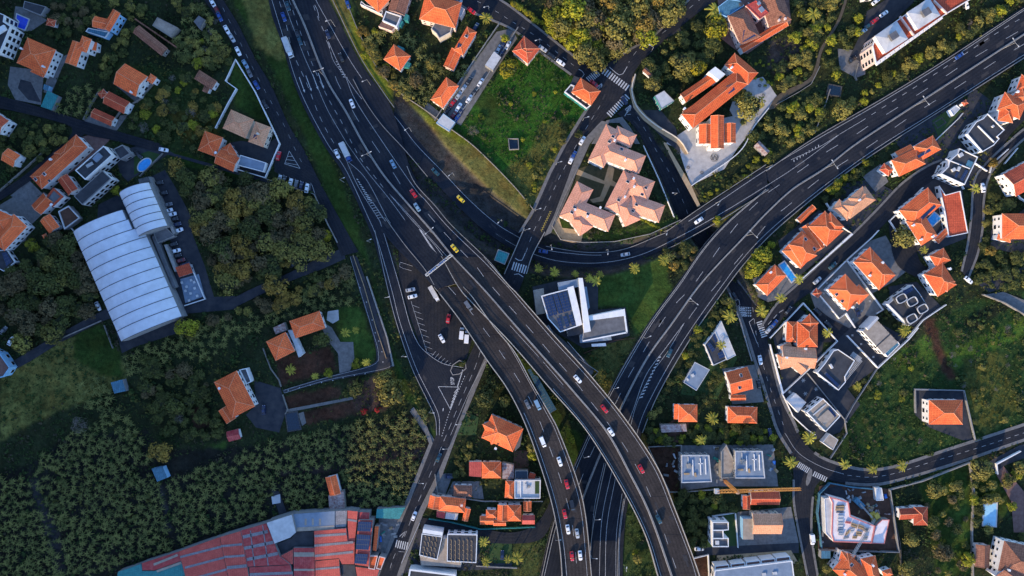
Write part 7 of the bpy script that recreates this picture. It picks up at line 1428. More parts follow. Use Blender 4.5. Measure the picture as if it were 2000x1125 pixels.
# the largest 300 of each kind stand alone, the small rest is one mass
def flush():
    random.seed(77)
    for nm,stn,lab in(('broadleaf_tree','small_trees','mass of smaller trees filling the gaps of the woods and gardens'),('shrub','shrubbery','mass of small shrubs filling hedges and garden corners')):
        q=[t for t in Q if t[6]==nm]; q.sort(key=lambda t:(t[5] is None,t[2]),reverse=True); 
        for t in q[:298]: tree_now(*t)
        rest=q[298:]; st_=MB(); kinds=sorted(set(t[3] for t in rest)); VV=[];FF=[];MM=[];b=0
        for px,py,rpx,kind,label,group,_,_,z,hs in rest:
            me=CR[kind][random.randrange(3)]; vs=np.empty(len(me.vertices)*3); me.vertices.foreach_get('co',vs); vs=vs.reshape(-1,3); k=len(vs)//4; sel=np.arange(k)[::2]; vs=vs.reshape(k,4,3)[sel]; cc=vs.mean(1,keepdims=True); vs=cc+(vs-cc)*1.35; vs=vs.reshape(-1,3)
            s_=rpx*S/4.3; a=random.uniform(0,6.28); zz=ground_z(*P(px,py,BASE)[:2]); X0,Y0,_z=P(px,py,zz+3.2*s_); ca,sa=math.cos(a)*s_,math.sin(a)*s_
            VV.append(np.stack([X0+vs[:,0]*ca-vs[:,1]*sa,Y0+vs[:,0]*sa+vs[:,1]*ca,zz+vs[:,2]*s_*hs],1)); n_=len(vs)//4; FF.append(np.arange(len(vs)).reshape(-1,4)+b); MM.append(np.full(n_,kinds.index(kind))); b+=len(vs)
        if rest:
            V_=np.concatenate(VV); F_=np.concatenate(FF); me=bpy.data.meshes.new(stn); me.vertices.add(len(V_)); me.vertices.foreach_set('co',V_.ravel()); me.loops.add(F_.size); me.loops.foreach_set('vertex_index',F_.ravel().astype(np.int32)); me.polygons.add(len(F_)); me.polygons.foreach_set('loop_start',np.arange(0,F_.size,4,dtype=np.int32)); me.polygons.foreach_set('loop_total',np.full(len(F_),4,dtype=np.int32))
            for k in kinds: me.materials.append(LM[k])
            me.polygons.foreach_set('material_index',np.concatenate(MM).astype(np.int32)); me.update(calc_edges=True); tag(link(stn,me),lab,'trees' if nm!='shrub' else 'shrubs',kind='stuff')
        print(nm,len(q),'rest',len(rest))
flush()
for x,y in((1650,907),(1705,917),(1762,910)): palm(x,y,12,'round headed palm on the field side of the curving road','%.1f'%4 and 4,'palms along the curving road')
for x,y,r_,l in((1052,524,10,'small palm nearest the zebra crossing on the school verge'),(1083,531,11,'second small palm on the school verge'),(1124,535,8,'thin small palm behind the school roof'),(1151,544,9,'left palm of the cluster behind the school'),(1164,549,11,'right palm of the cluster behind the school'),(1172,536,8,'upper palm of the cluster behind the school'),(1240,524,12,'lone palm above the school lawn'),(1297,508,12,'palm at the right end of the school verge'),(1425,619,15,'large pale palm beside the checkered crossing'),(1409,674,10,'palm growing through the pale wedge roof'),(949,35,13,'palm beside the upper left street'),(1395,20,17,'large feathery palm beside the sky blue flat roof'),(1588,28,15,'large palm in the top right garden'),(1488,608,13,'palm at the corner below the strip pool house'),(1561,545,11,'palm below the orange house with strip pool'),(1525,582,11,'palm on the verge near the checkered crossing'),(1545,903,14,'palm at the zebra crossing of the bend'),(1581,855,15,'palm at the top of the road bend'),(1905,368,11,'palm beside the right bend'),(1805,488,9,'small palm between L shaped villa and stepped villa'),(1767,645,14,'palm below the dark rounded villa'),(1616,650,11,'palm in front of the orange red villa'),(1675,755,10,'palm at the field edge below the navy roof'),(695,645,8,'yellow small palm on the lawn beside the cycle path'),(675,650,10,'flat palm on the lawn edge beside the driveway'),(715,708,9,'small palm in the bend of the cycle path'),(945,1058,12,'palm right of the vented industrial roofs'),(950,1097,11,'palm at the bottom centre lawn, left one'),(992,1093,8,'palm at the bottom centre lawn, middle one'),(1010,1090,13,'palm at the bottom centre lawn, right one'),(1500,895,0,''),(1392,817,14,'palm between the two orange hipped houses'),(1370,860,12,'palm above the left unfinished building'),(1860,232,0,''),(1015,842,0,''),(568,722,11,'dark palm on the brown plot, left one'),(615,735,8,'dark palm on the brown plot, right one'),(1520,270,0,''),(700,870,0,''),(1240,15,0,''),(1985,1075,0,'')):
    if r_: palm(x,y,r_,l,5.5)
# ---- banana plants
FREEB=[
 ([(60,905),(130,850),(200,820),(280,850),(310,930),(330,1040),(340,1075),(250,1095),(215,1120),(130,1125),(110,1040),(75,960)],11.2,'bottom left field'),
 ([(-10,930),(50,930),(80,1000),(110,1060),(125,1130),(-10,1130)],11.2,'corner field'),
 ([(325,940),(450,890),(545,860),(700,820),(830,800),(838,870),(690,905),(545,930),(520,1010),(430,1035),(350,1065)],11.2,'middle field'),
 ([(545,940),(560,932),(610,925),(632,925),(640,990),(570,998),(550,960)],11.2,'small field left of the orange shed'),([(665,915),(700,905),(835,880),(800,970),(785,988),(680,990),(675,950)],11.2,'field beside the street'),
 ([(240,690),(360,645),(440,620),(520,600),(560,590),(600,560),(690,545),(690,590),(640,600),(560,620),(500,650),(430,690),(400,710),(330,700),(290,740),(250,745)],11.8,'strip between the white hall and the orange houses'),
 ([(150,745),(210,730),(215,770),(240,800),(270,850),(200,830),(180,800),(140,790)],11.8,'patch by the blue shed'),
 ([(705,60),(740,60),(780,60),(830,80),(868,120),(862,160),(842,200),(835,210),(790,190),(765,170),(805,130),(800,100),(780,85),(745,80),(725,100)],11.8,'sunny garden with the pyramid roofed house'),([(900,130),(935,100),(965,110),(915,180),(885,200),(885,170)],11.8,'sunny strip beside the car park'),
 ([(135,170),(190,165),(200,180),(190,200),(165,232),(110,220),(110,205)],13,'small plot by the left street'),([(360,10),(400,5),(420,60),(440,100),(400,130),(350,120),(330,110)],15,'plot beside the parked cars'),
 ([(630,535),(690,510),(690,545),(640,560)],11.8,'sunny plot beside the cycle path'),([(1010,965),(1020,965),(1020,966)],11.8,'x'),([(1300,500),(1320,490),(1330,500),(1315,530)],11.8,'x')]
pts=[]
for bi,(poly,sp,l) in enumerate(FREEB):
    for x,y in scatter(poly,sp,50+bi,2,.85):
        if math.sin(x*.07+y*.025)+math.sin(y*.11-x*.03)+.8*math.sin(x*.21+y*.13)>-1.75: pts.append((x,y,l))
pts.sort(key=lambda p:(p[0]-1000)**2+(p[1]-562)**2)
random.seed(11); NB=0; st=MB()
BV=[banana_mb(i) for i in range(4)]
for x,y,l in pts:
    a=random.uniform(0,6.28); s=random.uniform(.68,1.0); zz=ground_z(*P(x,y,BASE)[:2]); X0,Y0,_=P(x,y,zz+2)
    if NB<300 and l!='x':
        o=link('banana_plant',random.choice(BAN),None,(X0,Y0,zz)); o.rotation_euler[2]=a; o.scale=(s,s,s)
        tag(o,'banana plant with splayed leaves in the '+l,'banana plant','banana plants in the '+l); link('stem',STEM,o); NB+=1
    else:
        b=random.choice(BV); ca,sa=math.cos(a)*s,math.sin(a)*s; st.add([(X0+v[0]*ca-v[1]*sa,Y0+v[0]*sa+v[1]*ca,zz+v[2]*s) for v in b.v],b.f)
o=st.build('banana_plantation',[LM['banana']]); tag(o,'dense banana plantation filling the shaded fields at the lower left','banana plants',kind='stuff')
print('bananas',len(pts),'trees',TCOUNT[0])
# ---- undergrowth: tufts over all rough ground
SMOOTH=[z[0] for z in ZONES if z[1] in(GR,LAWN,BROWNG,YG)]
r=np.random.default_rng(3); n=130000; px=r.uniform(-15,2015,n); py=r.uniform(-15,1140,n)
den=(np.sin(px*.05+np.sin(py*.04)*2)+np.sin(py*.06-px*.023)+np.sin(px*.13)*np.sin(py*.11))/3
keep=r.random(n)<.55+.4*den; px,py=px[keep],py[keep]
sm2=np.zeros(px.shape,bool)
for p in SMOOTH: sm2|=inpoly(px,py,p)
k2=~sm2|(r.random(px.size)<.07)
soilm=np.zeros(px.shape,bool)
for z in ZONES:
    if z[1]==SOIL: soilm|=inpoly(px,py,z[0])
k2&=~soilm|(r.random(px.size)<.08); px,py,sm2=px[k2],py[k2],sm2[k2]; ok=free(px,py,1.5); px,py,sm2=px[ok],py[ok],sm2[ok]
print('tufts',len(px))
kx=S*(1-BASE/CAMH); wx=(px-1000)*kx; wy=(562.5-py)*kx; ix=np.clip(np.searchsorted(gx,wx),0,len(gx)-1); iy=np.clip(np.searchsorted(gy,wy),0,len(gy)-1); wz=Z[iy,ix]
nq=4; N_=len(px); h=r.uniform(.25,1.0,N_)*(1+.8*(np.sin(wx*.35)*np.sin(wy*.31)>.4)); h[sm2]*=.4
V=[];MI=[]
val=(np.sin(wx*.06+np.sin(wy*.05)*2)+np.sin(wy*.11+1))*.5+r.normal(0,.45,N_)
mi=np.where(val>.7,1,np.where(val<-.9,2,0))
for q in range(nq):
    a=r.uniform(0,2*np.pi,N_); t=r.uniform(.2,1.1,N_); s=h*r.uniform(.3,.6,N_); c=np.stack([wx+np.cos(a)*h*.45,wy+np.sin(a)*h*.45,wz+h*r.uniform(.4,.9,N_)],1)
    u=np.stack([np.cos(a)*np.cos(t),np.sin(a)*np.cos(t),-np.sin(t)],1)*s[:,None]; v=np.stack([-np.sin(a),np.cos(a),np.zeros(N_)],1)*(s*.6)[:,None]
    V.append(np.stack([c-u,c-v,c+u,c+v],1))
V=np.stack(V,1).reshape(-1,3).astype(np.float32); F=np.arange(len(V)).reshape(-1,4); mi=np.repeat(mi,nq)
me=bpy.data.meshes.new('undergrowth'); me.vertices.add(len(V)); me.vertices.foreach_set('co',V.ravel()); me.loops.add(F.size); me.loops.foreach_set('vertex_index',F.ravel().astype(np.int32)); me.polygons.add(len(F)); me.polygons.foreach_set('loop_start',np.arange(0,F.size,4,dtype=np.int32)); me.polygons.foreach_set('loop_total',np.full(len(F),4,dtype=np.int32))
me.materials.append(mat('undergrowth_green',(.016,.030,.008),.8,0,.08,.2,col2=(.042,.075,.016),trans=.15)); me.materials.append(mat('undergrowth_yellow',(.05,.06,.014),.8,0,.2,.2,col2=(.12,.11,.022),trans=.15)); me.materials.append(mat('undergrowth_brown',(.03,.028,.016),.8,0,.2,.2,col2=(.07,.06,.035),trans=.15))
me.polygons.foreach_set('material_index',mi.astype(np.int32)); me.update(calc_edges=True)
tag(link('undergrowth',me),'tangled weeds and ground cover over the fields and verges','undergrowth',kind='stuff')
# ---------------------------------------------------------------- vehicles
CARM={}
def paint(c,name):
    if name not in CARM: CARM[name]=mat('car_paint_'+name,c,.28,.06,.3,.5,coat=.6,metal=.15 if name not in('white','yellow') else 0)
    return CARM[name]
PC=dict(white=(.72,.73,.74),silver=(.38,.4,.42),grey=(.12,.125,.135),black=(.012,.013,.015),red=(.5,.012,.02),blue=(.015,.06,.24),navy=(.012,.02,.06),teal=(.015,.06,.08),yellow=(.72,.5,.02),lightblue=(.18,.3,.4),darkred=(.14,.012,.015))
def loft(mb,secs,mi=0):
    # secs: list of (x, halfwidth, z0, z1, halfwidth_top)
    n=len(secs); vs=[]
    for x,hw,za,zb,ht in secs: vs+=[(x,-hw,za),(x,-hw*1.0,(za+zb)/2),(x,-ht,zb),(x,ht,zb),(x,hw,(za+zb)/2),(x,hw,za)]
    fs=[]
    for i in range(n-1):
        for k in range(6): a,b=6*i+k,6*i+(k+1)%6; fs.append((a,b,b+6,a+6))
    fs+=[tuple(range(5,-1,-1)),tuple(range(6*n-6,6*n))]; mb.add(vs,fs,mi)
def car_proto(kind):
    parts={}
    b=MB()
    if kind=='car':
        L=2.15; loft(b,[(-L,.62,.35,.75,.55),(-L+.12,.8,.28,.92,.72),(-1.2,.87,.25,.98,.8),(.9,.87,.25,.92,.8),(1.75,.82,.28,.78,.7),(L,.62,.32,.6,.5)])
        loft(b,[(-1.62,.7,.95,1.0,.66),(-1.05,.7,.95,1.4,.6),(-.2,.72,.95,1.46,.6),(.35,.7,.95,1.40,.58),(1.05,.7,.9,.95,.64)])
        ws=[('windshield',[(.40,-.56,1.41),(.40,.56,1.41),(1.02,.64,.99),(1.02,-.64,.99)]),('rear_window',[(-1.12,-.54,1.385),(-1.12,.54,1.385),(-1.60,.62,1.03),(-1.60,-.62,1.03)])]
        sides=[[(-1.35,.705,1.0),(.85,.71,1.0),(.28,.635,1.34),(-.98,.645,1.34)]]; wx=(-1.3,1.35); hl=2.02; hz=.66; hy=.5
    elif kind=='van':
        L=2.4; loft(b,[(-L,.85,.35,1.9,.78),(-L+.1,.92,.3,2.0,.84),(1.0,.92,.3,2.0,.84),(1.6,.9,.3,1.25,.8),(L,.8,.32,.9,.68)])
        ws=[('windshield',[(1.08,-.74,1.93),(1.08,.74,1.93),(1.62,.76,1.32),(1.62,-.76,1.32)]),('rear_window',[(-L-.01,-.6,1.7),(-L-.01,.6,1.7),(-L-.03,.62,1.2),(-L-.03,-.62,1.2)])]
        sides=[[(-.2,.93,1.2),(1.2,.93,1.2),(.95,.9,1.75),(-.2,.9,1.75)]]; wx=(-1.5,1.55); hl=2.28; hz=.75; hy=.6
    else: # truck
        loft(b,[(2.3,1.05,.5,2.5,.95),(3.9,1.05,.5,2.5,.9),(4.3,1.0,.5,1.4,.9)])
        ws=[('windshield',[(3.95,-.85,2.4),(3.95,.85,2.4),(4.22,.86,1.55),(4.22,-.86,1.55)])]; sides=[[(2.8,1.07,1.5),(3.8,1.07,1.5),(3.7,1.03,2.2),(2.8,1.03,2.2)]]; wx=(-3,3.3); hl=4.25; hz=.9; hy=.7
        c=MB(); c.box((-1.2,0,1.95),(6.8,2.4,2.7)); parts['cargo_box']=c
    parts['body']=b
    g=[]
    for nm,q in ws: m=MB(); off=Vector((.03 if nm=='windshield' else -.03,0,.04)); m.add([Vector(v)+off for v in q],[(0,1,2,3)]); g.append((nm,m))
    for q in sides:
        for sg in(1,-1): m=MB(); m.add([(x,y*sg+.012*sg,z+.01) for x,y,z in q],[(0,1,2,3)]); g.append(('side_window',m))
    wh=MB(); wh.bar((0,-.11,0),(0,.11,0),.33,n=12)
    h=MB(); h.box((0,0,0),(.16,.3,.13))
    gm=[(nm,new_mesh(nm,m.v,m.f,[M['glass']])) for nm,m in g]
    bm={}
    return dict(body=parts['body'],cargo=parts.get('cargo_box'),glass=gm,wheel=new_mesh('wheel',wh.v,wh.f,[M['tyre']]),head=new_mesh('headlight',h.v,h.f,[M['lamp_h']]),wx=wx,hl=hl,hz=hz,hy=hy,bm=bm,w=.8 if kind!='truck' else 1.0)
PR={k:car_proto(k) for k in('car','van','truck')}
def vehicle(px,py,col,ang,label,kind='car',zf=z0,zoff=.06,scale=1.0,group=None):
    z=zf(px,py)+zoff; pr=PR[kind]; o=root({'car':'car','van':'van','truck':'box_truck'}[kind],label,{'car':'car','van':'van','truck':'truck'}[kind],P(px,py,z),group,ang); o.scale=(scale*1.12,)*3
    key=(kind,col)
    if key not in pr['bm']:
        b=pr['body']; pr['bm'][key]=new_mesh('body',b.v,b.f,[paint(PC[col],col)])
    bo=link('body',pr['bm'][key],o)
    if pr['cargo'] is not None:
        if 'cm' not in pr: pr['cm']=new_mesh('cargo_box',pr['cargo'].v,pr['cargo'].f,[M['flight']])
        link('cargo_box',pr['cm'],o)
    for nm,me in pr['glass']: link(nm,me,o)
    for x in pr['wx']:
        for y in(pr['w'],-pr['w']): link('wheel',pr['wheel'],o,(x,y,.33))
    for y in(pr['hy'],-pr['hy']): link('headlight',pr['head'],o,(pr['hl'],y,pr['hz']))
    return o
def D(x): return math.radians(x)
cars=[ # moving traffic: x,y,colour,heading,label,kind,level
 (563,13,'teal',-70,'dark teal car in the leftmost lanes at the top of the motorway','car',z0),(555,34,'blue',-70,'blue car near the left verge at the top of the motorway','car',z0),(565,96,'white',-70,'long white box truck on the left lane of the upper motorway','truck',z0),
 (582,67,'black',-70,'black car directly above a dark teal car right of the white truck','car',z0),(586,80,'teal',-70,'dark teal car directly below a black car right of the white truck','car',z0),(641,68,'navy',112,'dark blue car just above the painted triangle at the slip road','car',z0),(667,113,'black',112,'black car right beside the chevrons of the slip road','car',z0),
 (688,203,'white',112,'lone white car on the right carriageway of the upper motorway','car',z0),(659,301,'white',-67,'white car left of the blue cabbed truck','car',z0),(677,299,'blue',-65,'truck with white box and blue cab on the middle of the motorway','truck',z0),
 (768,321,'lightblue',118,'light blue car on the right carriageway above the red one','car',z0),(851,336,'teal',135,'dark teal car deep in shadow on the curving connector road','car',zramp),(900,389,'yellow',135,'yellow taxi on the curving connector road','car',zramp),
 (808,378,'red',125,'crimson car on the motorway right carriageway','car',z0),(815,405,'lightblue',122,'grey blue car right below the crimson one beside the median','car',zmain),(888,485,'yellow',130,'yellow taxi beside the sign gantry','car',zmain),
 (1061,491,'blue',172,'blue car leaving the shade of the street bridge','car',zramp),(1221,497,'silver',190,'silver car with pale roof alone on the connector curve','car',zramp),(1364,431,'white',215,'white car on the connector bridge over the side street','car',zramp),
 (1137,275,'white',60,'white car on the main street beside the pink apartments','car',z0),(1120,304,'blue',63,'blue car below the white one on the main street','car',z0),(1116,312,'white',63,'small white van touching the blue car on the main street','car',z0),(1160,164,'red',-40,'red car waiting before the zebra crossing at the upper junction','car',z0),(1219,197,'navy',122,'dark blue car standing on the lower zebra crossing of the junction','car',z0),
 (1128,740,'white',-48,'white car on the wide viaduct beside the grass triangle','car',zmain),(1180,798,'red',-52,'red car on the wide viaduct above the white one','car',zmain),(1193,843,'white',-55,'white car beside the median of the wide viaduct','car',zmain),(1252,915,'red',-62,'red car on the wide viaduct beside the bare soil plot','car',zmain),(1286,1013,'teal',-65,'dark car beside the median low on the wide viaduct','car',zmain),
 (915,597,'grey',-55,'long grey blue van at the start of the left viaduct','van',zmain),(1030,789,'grey',-65,'slate grey car, left of two side by side on the left viaduct','car',zmain),(1050,790,'lightblue',-65,'slate blue car, right of two side by side on the left viaduct','van',zmain),(1060,862,'white',-68,'white van on the left lane of the left viaduct','van',zmain),(1093,901,'white',-72,'white car alone in the right lane of the left viaduct','car',zmain),(1107,945,'red',-76,'red car, topmost of the three red ones on the left viaduct','car',zmain),(1117,985,'black',-78,'black off-roader on the left viaduct','van',zmain),(1103,1003,'red',-78,'red car, middle of the three red ones on the left viaduct','car',zmain),(1109,1033,'white',-80,'white car below the middle red one on the left viaduct','car',zmain),(1127,1041,'silver',-80,'silver car in the right lane low on the left viaduct','car',zmain),(1117,1085,'red',-84,'red car, lowest of the three red ones on the left viaduct','car',zmain),(1133,1084,'white',-84,'white car at the bottom right of the left viaduct','car',zmain),
 (1307,689,'teal',-113,'dark car with long shadow on the north-east motorway','car',z0),(1872,110,'blue',35,'blue car alone at the top right of the motorway','car',z0),(1484,703,'white',-80,'white car on the curving side street','car',z0),(1434,579,'black',-60,'black car waiting before the checkered crossing','car',zside),(1511,632,'blue',50,'bright blue car at the entrance of the residential street','car',z0),(1501,643,'silver',50,'silver car just behind the bright blue one','car',z0),
 (857,893,'teal',65,'teal car on the main street beside the banana field','car',z0),(809,1007,'white',68,'white car on the main street above the zebra crossing','car',z0),(1585,1052,'white',-84,'white car on the south street beside the L shaped building','van',z0),
 (1625,519,'teal',42,'teal car parked on the residential street','car',z0),(1595,548,'silver',42,'silver dark car parked on the residential street','car',z0),(1538,606,'black',50,'black car parked beside the white wall at the residential entrance','car',z0),(1596,609,'black',130,'black car in the lane above the orange red villa','car',z0),(1617,634,'black',130,'black car in the shaded lane below the tiled terrace','car',z0),(1674,610,'navy',110,'dark blue car on the tiled terrace lane','car',z0),(1481,750,'black',100,'black car beside the grey yard of the orange gabled house','car',z0),(1918,367,'white',95,'white edged black car on the far right street','car',z0),(1890,547,'white',-40,'white car at the foot of the far right street','car',z0),
 (575,516,'black',28,'black car leftmost on the gravel lane','car',z0),(600,507,'silver',28,'silver car in the middle of the gravel lane','car',z0),(620,498,'navy',28,'navy car rightmost on the gravel lane','car',z0),
]
for x,y,c,a,l,k_,zf in cars: vehicle(x,y,c,D(a),l,k_,zf,.1)
vehicle(1503,845,'navy',D(100),'navy car in the drive at the left of the road bend','car'); vehicle(1450,856,'black',D(0),'black car in the dark yard above the building site','car')
park=[ # parked: x,y,colour,heading,label
 ('west',[(417,8,'white'),(425,22,'darkred'),(430,34,'blue'),(444,59,'white'),(454,75,'silver'),(466,101,'white'),(480,126,'lightblue'),(488,143,'grey'),(502,167,'blue'),(519,204,'black')],-62,'car parked along the west street, {o} from the top'),
 ('tri',[(547,351,'silver'),(556,353,'black'),(568,358,'white'),(579,361,'grey'),(589,364,'navy'),(600,368,'white')],78,'car in the short row beside the hatched triangle, {o} from the left'),
 ('hallA',[(311,358,'black'),(319,378,'black'),(329,400,'grey'),(330,412,'white'),(337,419,'white'),(340,429,'black'),(346,439,'navy'),(350,450,'white')],18,'car beside the small white hall, {o} from the top'),
 ('hallB',[(339,478,'black'),(345,490,'white'),(347,500,'black'),(354,509,'darkred'),(363,517,'navy')],18,'car above the red roofed café pavilion, {o} from the top'),
 ('stripL',[(992,89,'white'),(984,86,'navy'),(974,97,'silver'),(981,103,'navy')],60,'car parked above the grey container, {o} from the top'),
 ('strip1',[(916,159,'black'),(905,174,'silver'),(896,187,'silver'),(885,201,'red'),(874,217,'black')],57,'car at the left wall below the container, {o} from the top'),
 ('strip2',[(939,162,'white'),(929,179,'black'),(917,194,'white'),(896,210,'white'),(902,216,'navy'),(886,226,'darkred'),(893,231,'blue')],57,'car at the right wall below the container, {o} from the top'),
 ('apt',[(1709,4,'white'),(1725,28,'white'),(1707,41,'red'),(1695,51,'teal'),(1684,62,'lightblue'),(1664,117,'black')],35,'car in the yard left of the pink apartment block, {o} from the top'),
 ('rest',[(802,566,'silver'),(806,579,'white')],10,'car at the top of the parking area, {o} from the top'),
]
PARKZ={'rest':-.33,'tri':-.05,'west':.06}
for key,lst,a,lab in park:
    for i,(x,y,c) in enumerate(lst):
        extra=(-5 if key=='apt' and i==0 else 0); nm={'lightblue':'light blue','darkred':'dark red'}.get(c,c)
        vehicle(x,y,c,D(a+random.uniform(-4,4)),nm+' '+lab.format(o=ORD[i]),'car',z0,PARKZ.get(key,-.1))
oth=[(1060,96,'silver',-35,'silver car parked beside the upper street, leftmost of three',.06),(1077,110,'black',-35,'black car parked beside the upper street, middle of three',.06),(1095,123,'white',-35,'white car parked beside the upper street, rightmost of three',.06),
 (929,54,'navy',60,'navy car beside the long narrow orange house',-.1),(680,9,'blue',-70,'blue car at the top edge left of the balcony house',-.3),(921,22,'red',-35,'red car beside the big orange hipped villa',.06),(895,0,'silver',-35,'silver car cut by the top edge beside the big villa',.06),(545,305,'red',75,'red car beside the walled plot above the hatched triangle',.06),(321,293,'white',-10,'white car on the footpath beside the walled lawn with oval pool',.06),(272,303,'black',-45,'black car above the oval pool',-.1),
 (178,572,'white',-65,'white car left of the large hall, upper one',-.3),(193,598,'white',-65,'white car left of the large hall, lower one',-.3),(23,666,'white',60,'white car in the yard at the left edge',-.3),(9,645,'grey',50,'grey car in the yard at the left edge',-.3),
 (876,622,'red',80,'red car in the parking area under the motorway',-.33),(863,661,'white',-60,'white car driving in the parking area',-.33),(1073,644,'silver',-60,'silver car on the school driveway beside the viaduct',-.1),(981,1083,'navy',88,'navy car in the cul-de-sac at the bottom centre',-.1),(1365,1071,'white',0,'small white car on the lane left of the white box house',-.1),(1885,10,'white',-65,'white car behind the pink apartment block',-.1),(878,930,'navy',0,'navy car in the small yard right of the main street',-.1),(516,800,'navy',90,'navy car in the driveway of the orange hipped house',-.1)]
for x,y,c,a,l,z in oth: vehicle(x,y,c,D(a),l,'car',z0,z)
vehicle(902,651,'white',D(85),'white van in the parking area, left of two beside the viaduct','van',z0,-.33,1.1); vehicle(912,658,'white',D(85),'white van in the parking area, right of two beside the viaduct','van',z0,-.33,1.15)
vehicle(849,574,'white',D(-60),'grey box truck parked at the top of the parking area','truck',z0,-.33,.85); vehicle(1880,1066-1066+8,'black',D(-65),'black car behind the pink apartment block beside the white one','car',z0,-.1)
# ---------------------------------------------------------------- street lamps
def lamp_meshes(double,h):
    mb=MB(); mb.bar((0,0,-.4),(0,0,h),(.13,.08),n=6); pole=new_mesh('pole',mb.v,mb.f,[M['metal']])
    mb=MB(); 
    for s in((1,-1) if double else (1,)): mb.bar((0,0,h),(s*2.0,0,h+.35),.07,n=5)
    arm=new_mesh('arm',mb.v,mb.f,[M['metal']])
    mb=MB(); mb.box((0,0,0),(.9,.36,.16)); return pole,arm,new_mesh('lamp_head',mb.v,mb.f,[M['lamp_h']])
LMP={(d,h):lamp_meshes(d,h) for d,h in((True,10),(False,9),(False,5.5))}
def lamp(px,py,ang,label,double=False,h=9,zf=z0,group=None):
    z=zf(px,py); o=root('street_lamp',label,'street lamp',P(px,py,z),group,D(ang)); p_,a_,h_=LMP[(double,h)]
    link('pole',p_,o); link('arm',a_,o)
    for s in((1,-1) if double else (1,)): link('lamp_head',h_,o,(s*2.3,0,h+.38))
for i,(x,y,a) in enumerate(((633,149,20),(724,308,25),(843,454,40))): lamp(x,y,a,f'tall double armed median lamp of the north-west motorway, {ORD[i]} from the top',True,10,zmain)
for i,(x,y,a) in enumerate(((1955,97,-55),(1785,207,-55),(1612,328,-55),(1458,460,-45),(1345,588,-40))): lamp(x,y,a,f'tall double armed lamp in the median of the north-east motorway, {ORD[i]} from the right',True,10)
for i,(x,y,a) in enumerate(((672,356,20),(723,473,20),(757,581,10),(789,693,0),(842,800,0))): lamp(x,y,a,f'single armed lamp on the left verge of the slip road, {ORD[i]} from the top')
for i,(x,y,a) in enumerate(((655,52,200),(724,166,205),(804,257,215),(887,343,220),(980,432,225))): lamp(x,y,a,f'single armed lamp along the grass bank of the connector, {ORD[i]} from the top')
for i,(x,y,a) in enumerate(((1075,480,-85),(1183,489,-95),(1297,452,-110),(1397,397,-125),(1496,328,-130))): lamp(x,y,a,f'single armed lamp on the upper side of the curving connector, {ORD[i]} from the left')
for i,(x,y,a) in enumerate(((1137,886,20),(1158,1004,10),(1152,1077,0),(1083,1043,10),(1218,1103,90),(1193,755,20),(1255,658,25))): lamp(x,y,a,['lamp between the two viaducts near the top of the gap','lamp beside the grass strip between the viaducts, upper','lamp beside the grass strip between the viaducts, lower','lamp left of the left viaduct at the bottom','lamp on the grass right of the sunken lanes at the bottom','lamp on the motorway verge beside the wide viaduct','lamp on the motorway verge below the school lawn'][i])
for i,(x,y,a) in enumerate(((1086,322,0),(1046,412,0),(1138,236,0),(1025,451,0))): lamp(x,y,a+15,['short street lamp left of the main street opposite the pink apartments','short street lamp left of the main street at the wall end','short street lamp left of the main street below the corner house','short street lamp at the upper end of the street bridge'][i],h=5.5)
for i,(x,y,a) in enumerate(((1054,84,200),(955,20,200),(1272,100,150),(1462,20,150),(902,825,180),(877,872,180),(820,938,0),(1318,380,180))): lamp(x,y,a,['street lamp beside the small orange hipped house','street lamp at the palm of the upper street','street lamp at the inner kerb below the top wood','street lamp at the sky blue roof','street lamp on the right pavement above the orange villa','street lamp on the right pavement beside the orange villa','street lamp on the field side of the main street','street lamp on the side street below the apartments'][i],h=5.5)
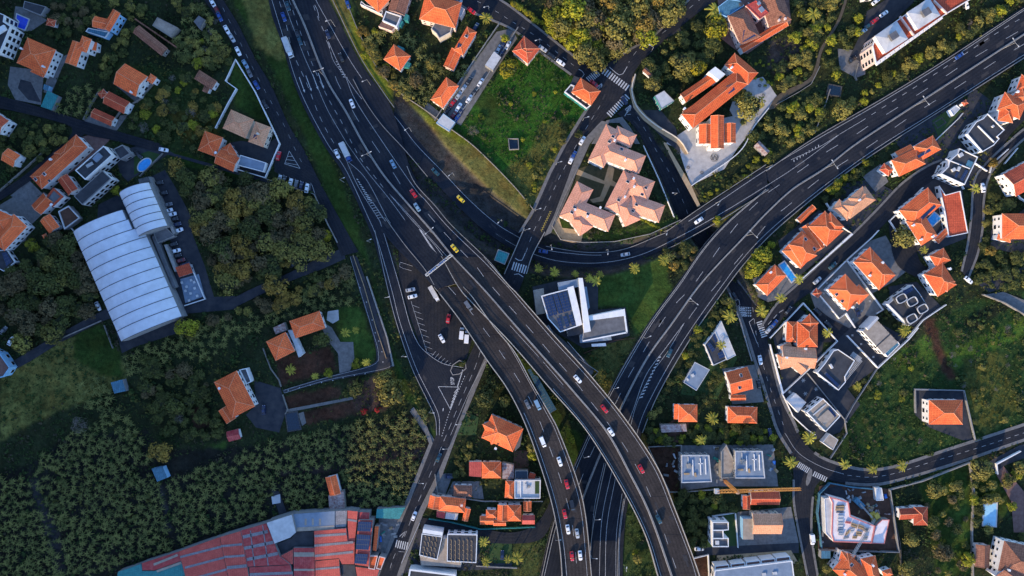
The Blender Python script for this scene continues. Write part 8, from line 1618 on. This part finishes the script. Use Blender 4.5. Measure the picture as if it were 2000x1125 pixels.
# traffic islands and street sign plates
mb=MB(); c=P(1580,932,0); mb.prism([(c[0]+2.2*math.cos(t)*math.cos(1.0)-(-1)*0+(-4.3*math.sin(t))*math.sin(-.25),c[1]+4.3*math.sin(t)) for t in np.linspace(0,2*math.pi,19)[:-1]],.05,.22); tag(mb.build('traffic_island',M['side'],None,c),'oval paved traffic island between the zebra crossings of the bend','traffic island')
mb=MB(); w_=poly_w([(884,712),(897,703),(910,708),(911,720),(898,731),(884,733),(879,724)],0); ring(mb,w_,.4,-.3,.2); tag(mb.build('traffic_island',M['barrier'],None,P(895,718,0)),'kerbed planted traffic island at the end of the parking area','traffic island')
# ---------------------------------------------------------------- camera, sun, sky
cam=bpy.data.cameras.new('camera'); cam.sensor_width=36; cam.lens=18*CAMH/(1000*S); cam.clip_end=12000; cam.clip_start=1
co=bpy.data.objects.new('camera',cam); COL.objects.link(co); co.location=(0,0,CAMH); SC.camera=co
w=bpy.data.worlds.new('World'); SC.world=w; w.use_nodes=True; nt=w.node_tree; bg=nt.nodes['Background']
sky=nt.nodes.new('ShaderNodeTexSky'); sky.sky_type='NISHITA'; sky.sun_disc=False
ELEV=math.atan(TAN)
az=math.atan2(-sy,-sx)  # direction towards the sun in the ground plane
sky.sun_elevation=ELEV; sky.sun_rotation=math.pi/2-az; sky.air_density=1.0; sky.dust_density=.6; sky.ozone_density=1.6
tint=nt.nodes.new('ShaderNodeVectorMath'); tint.operation='MULTIPLY'; tint.inputs[1].default_value=(.80,.94,1.2); nt.links.new(sky.outputs[0],tint.inputs[0]); nt.links.new(tint.outputs[0],bg.inputs[0]); bg.inputs[1].default_value=SKYS
sun=bpy.data.lights.new('sun','SUN'); sun.energy=SUNS; sun.angle=math.radians(.55); sun.color=(1,.76,.47)
so=bpy.data.objects.new('sun',sun); COL.objects.link(so)
d=Vector((-math.cos(az)*math.cos(ELEV),-math.sin(az)*math.cos(ELEV),-math.sin(ELEV)))
so.rotation_euler=d.to_track_quat('-Z','Y').to_euler()
SC.view_settings.view_transform='Standard'; SC.view_settings.look='None'; SC.view_settings.exposure=0; SC.view_settings.gamma=1
SC.render.resolution_x=1024; SC.render.resolution_y=576
SC.cycles.max_bounces=5
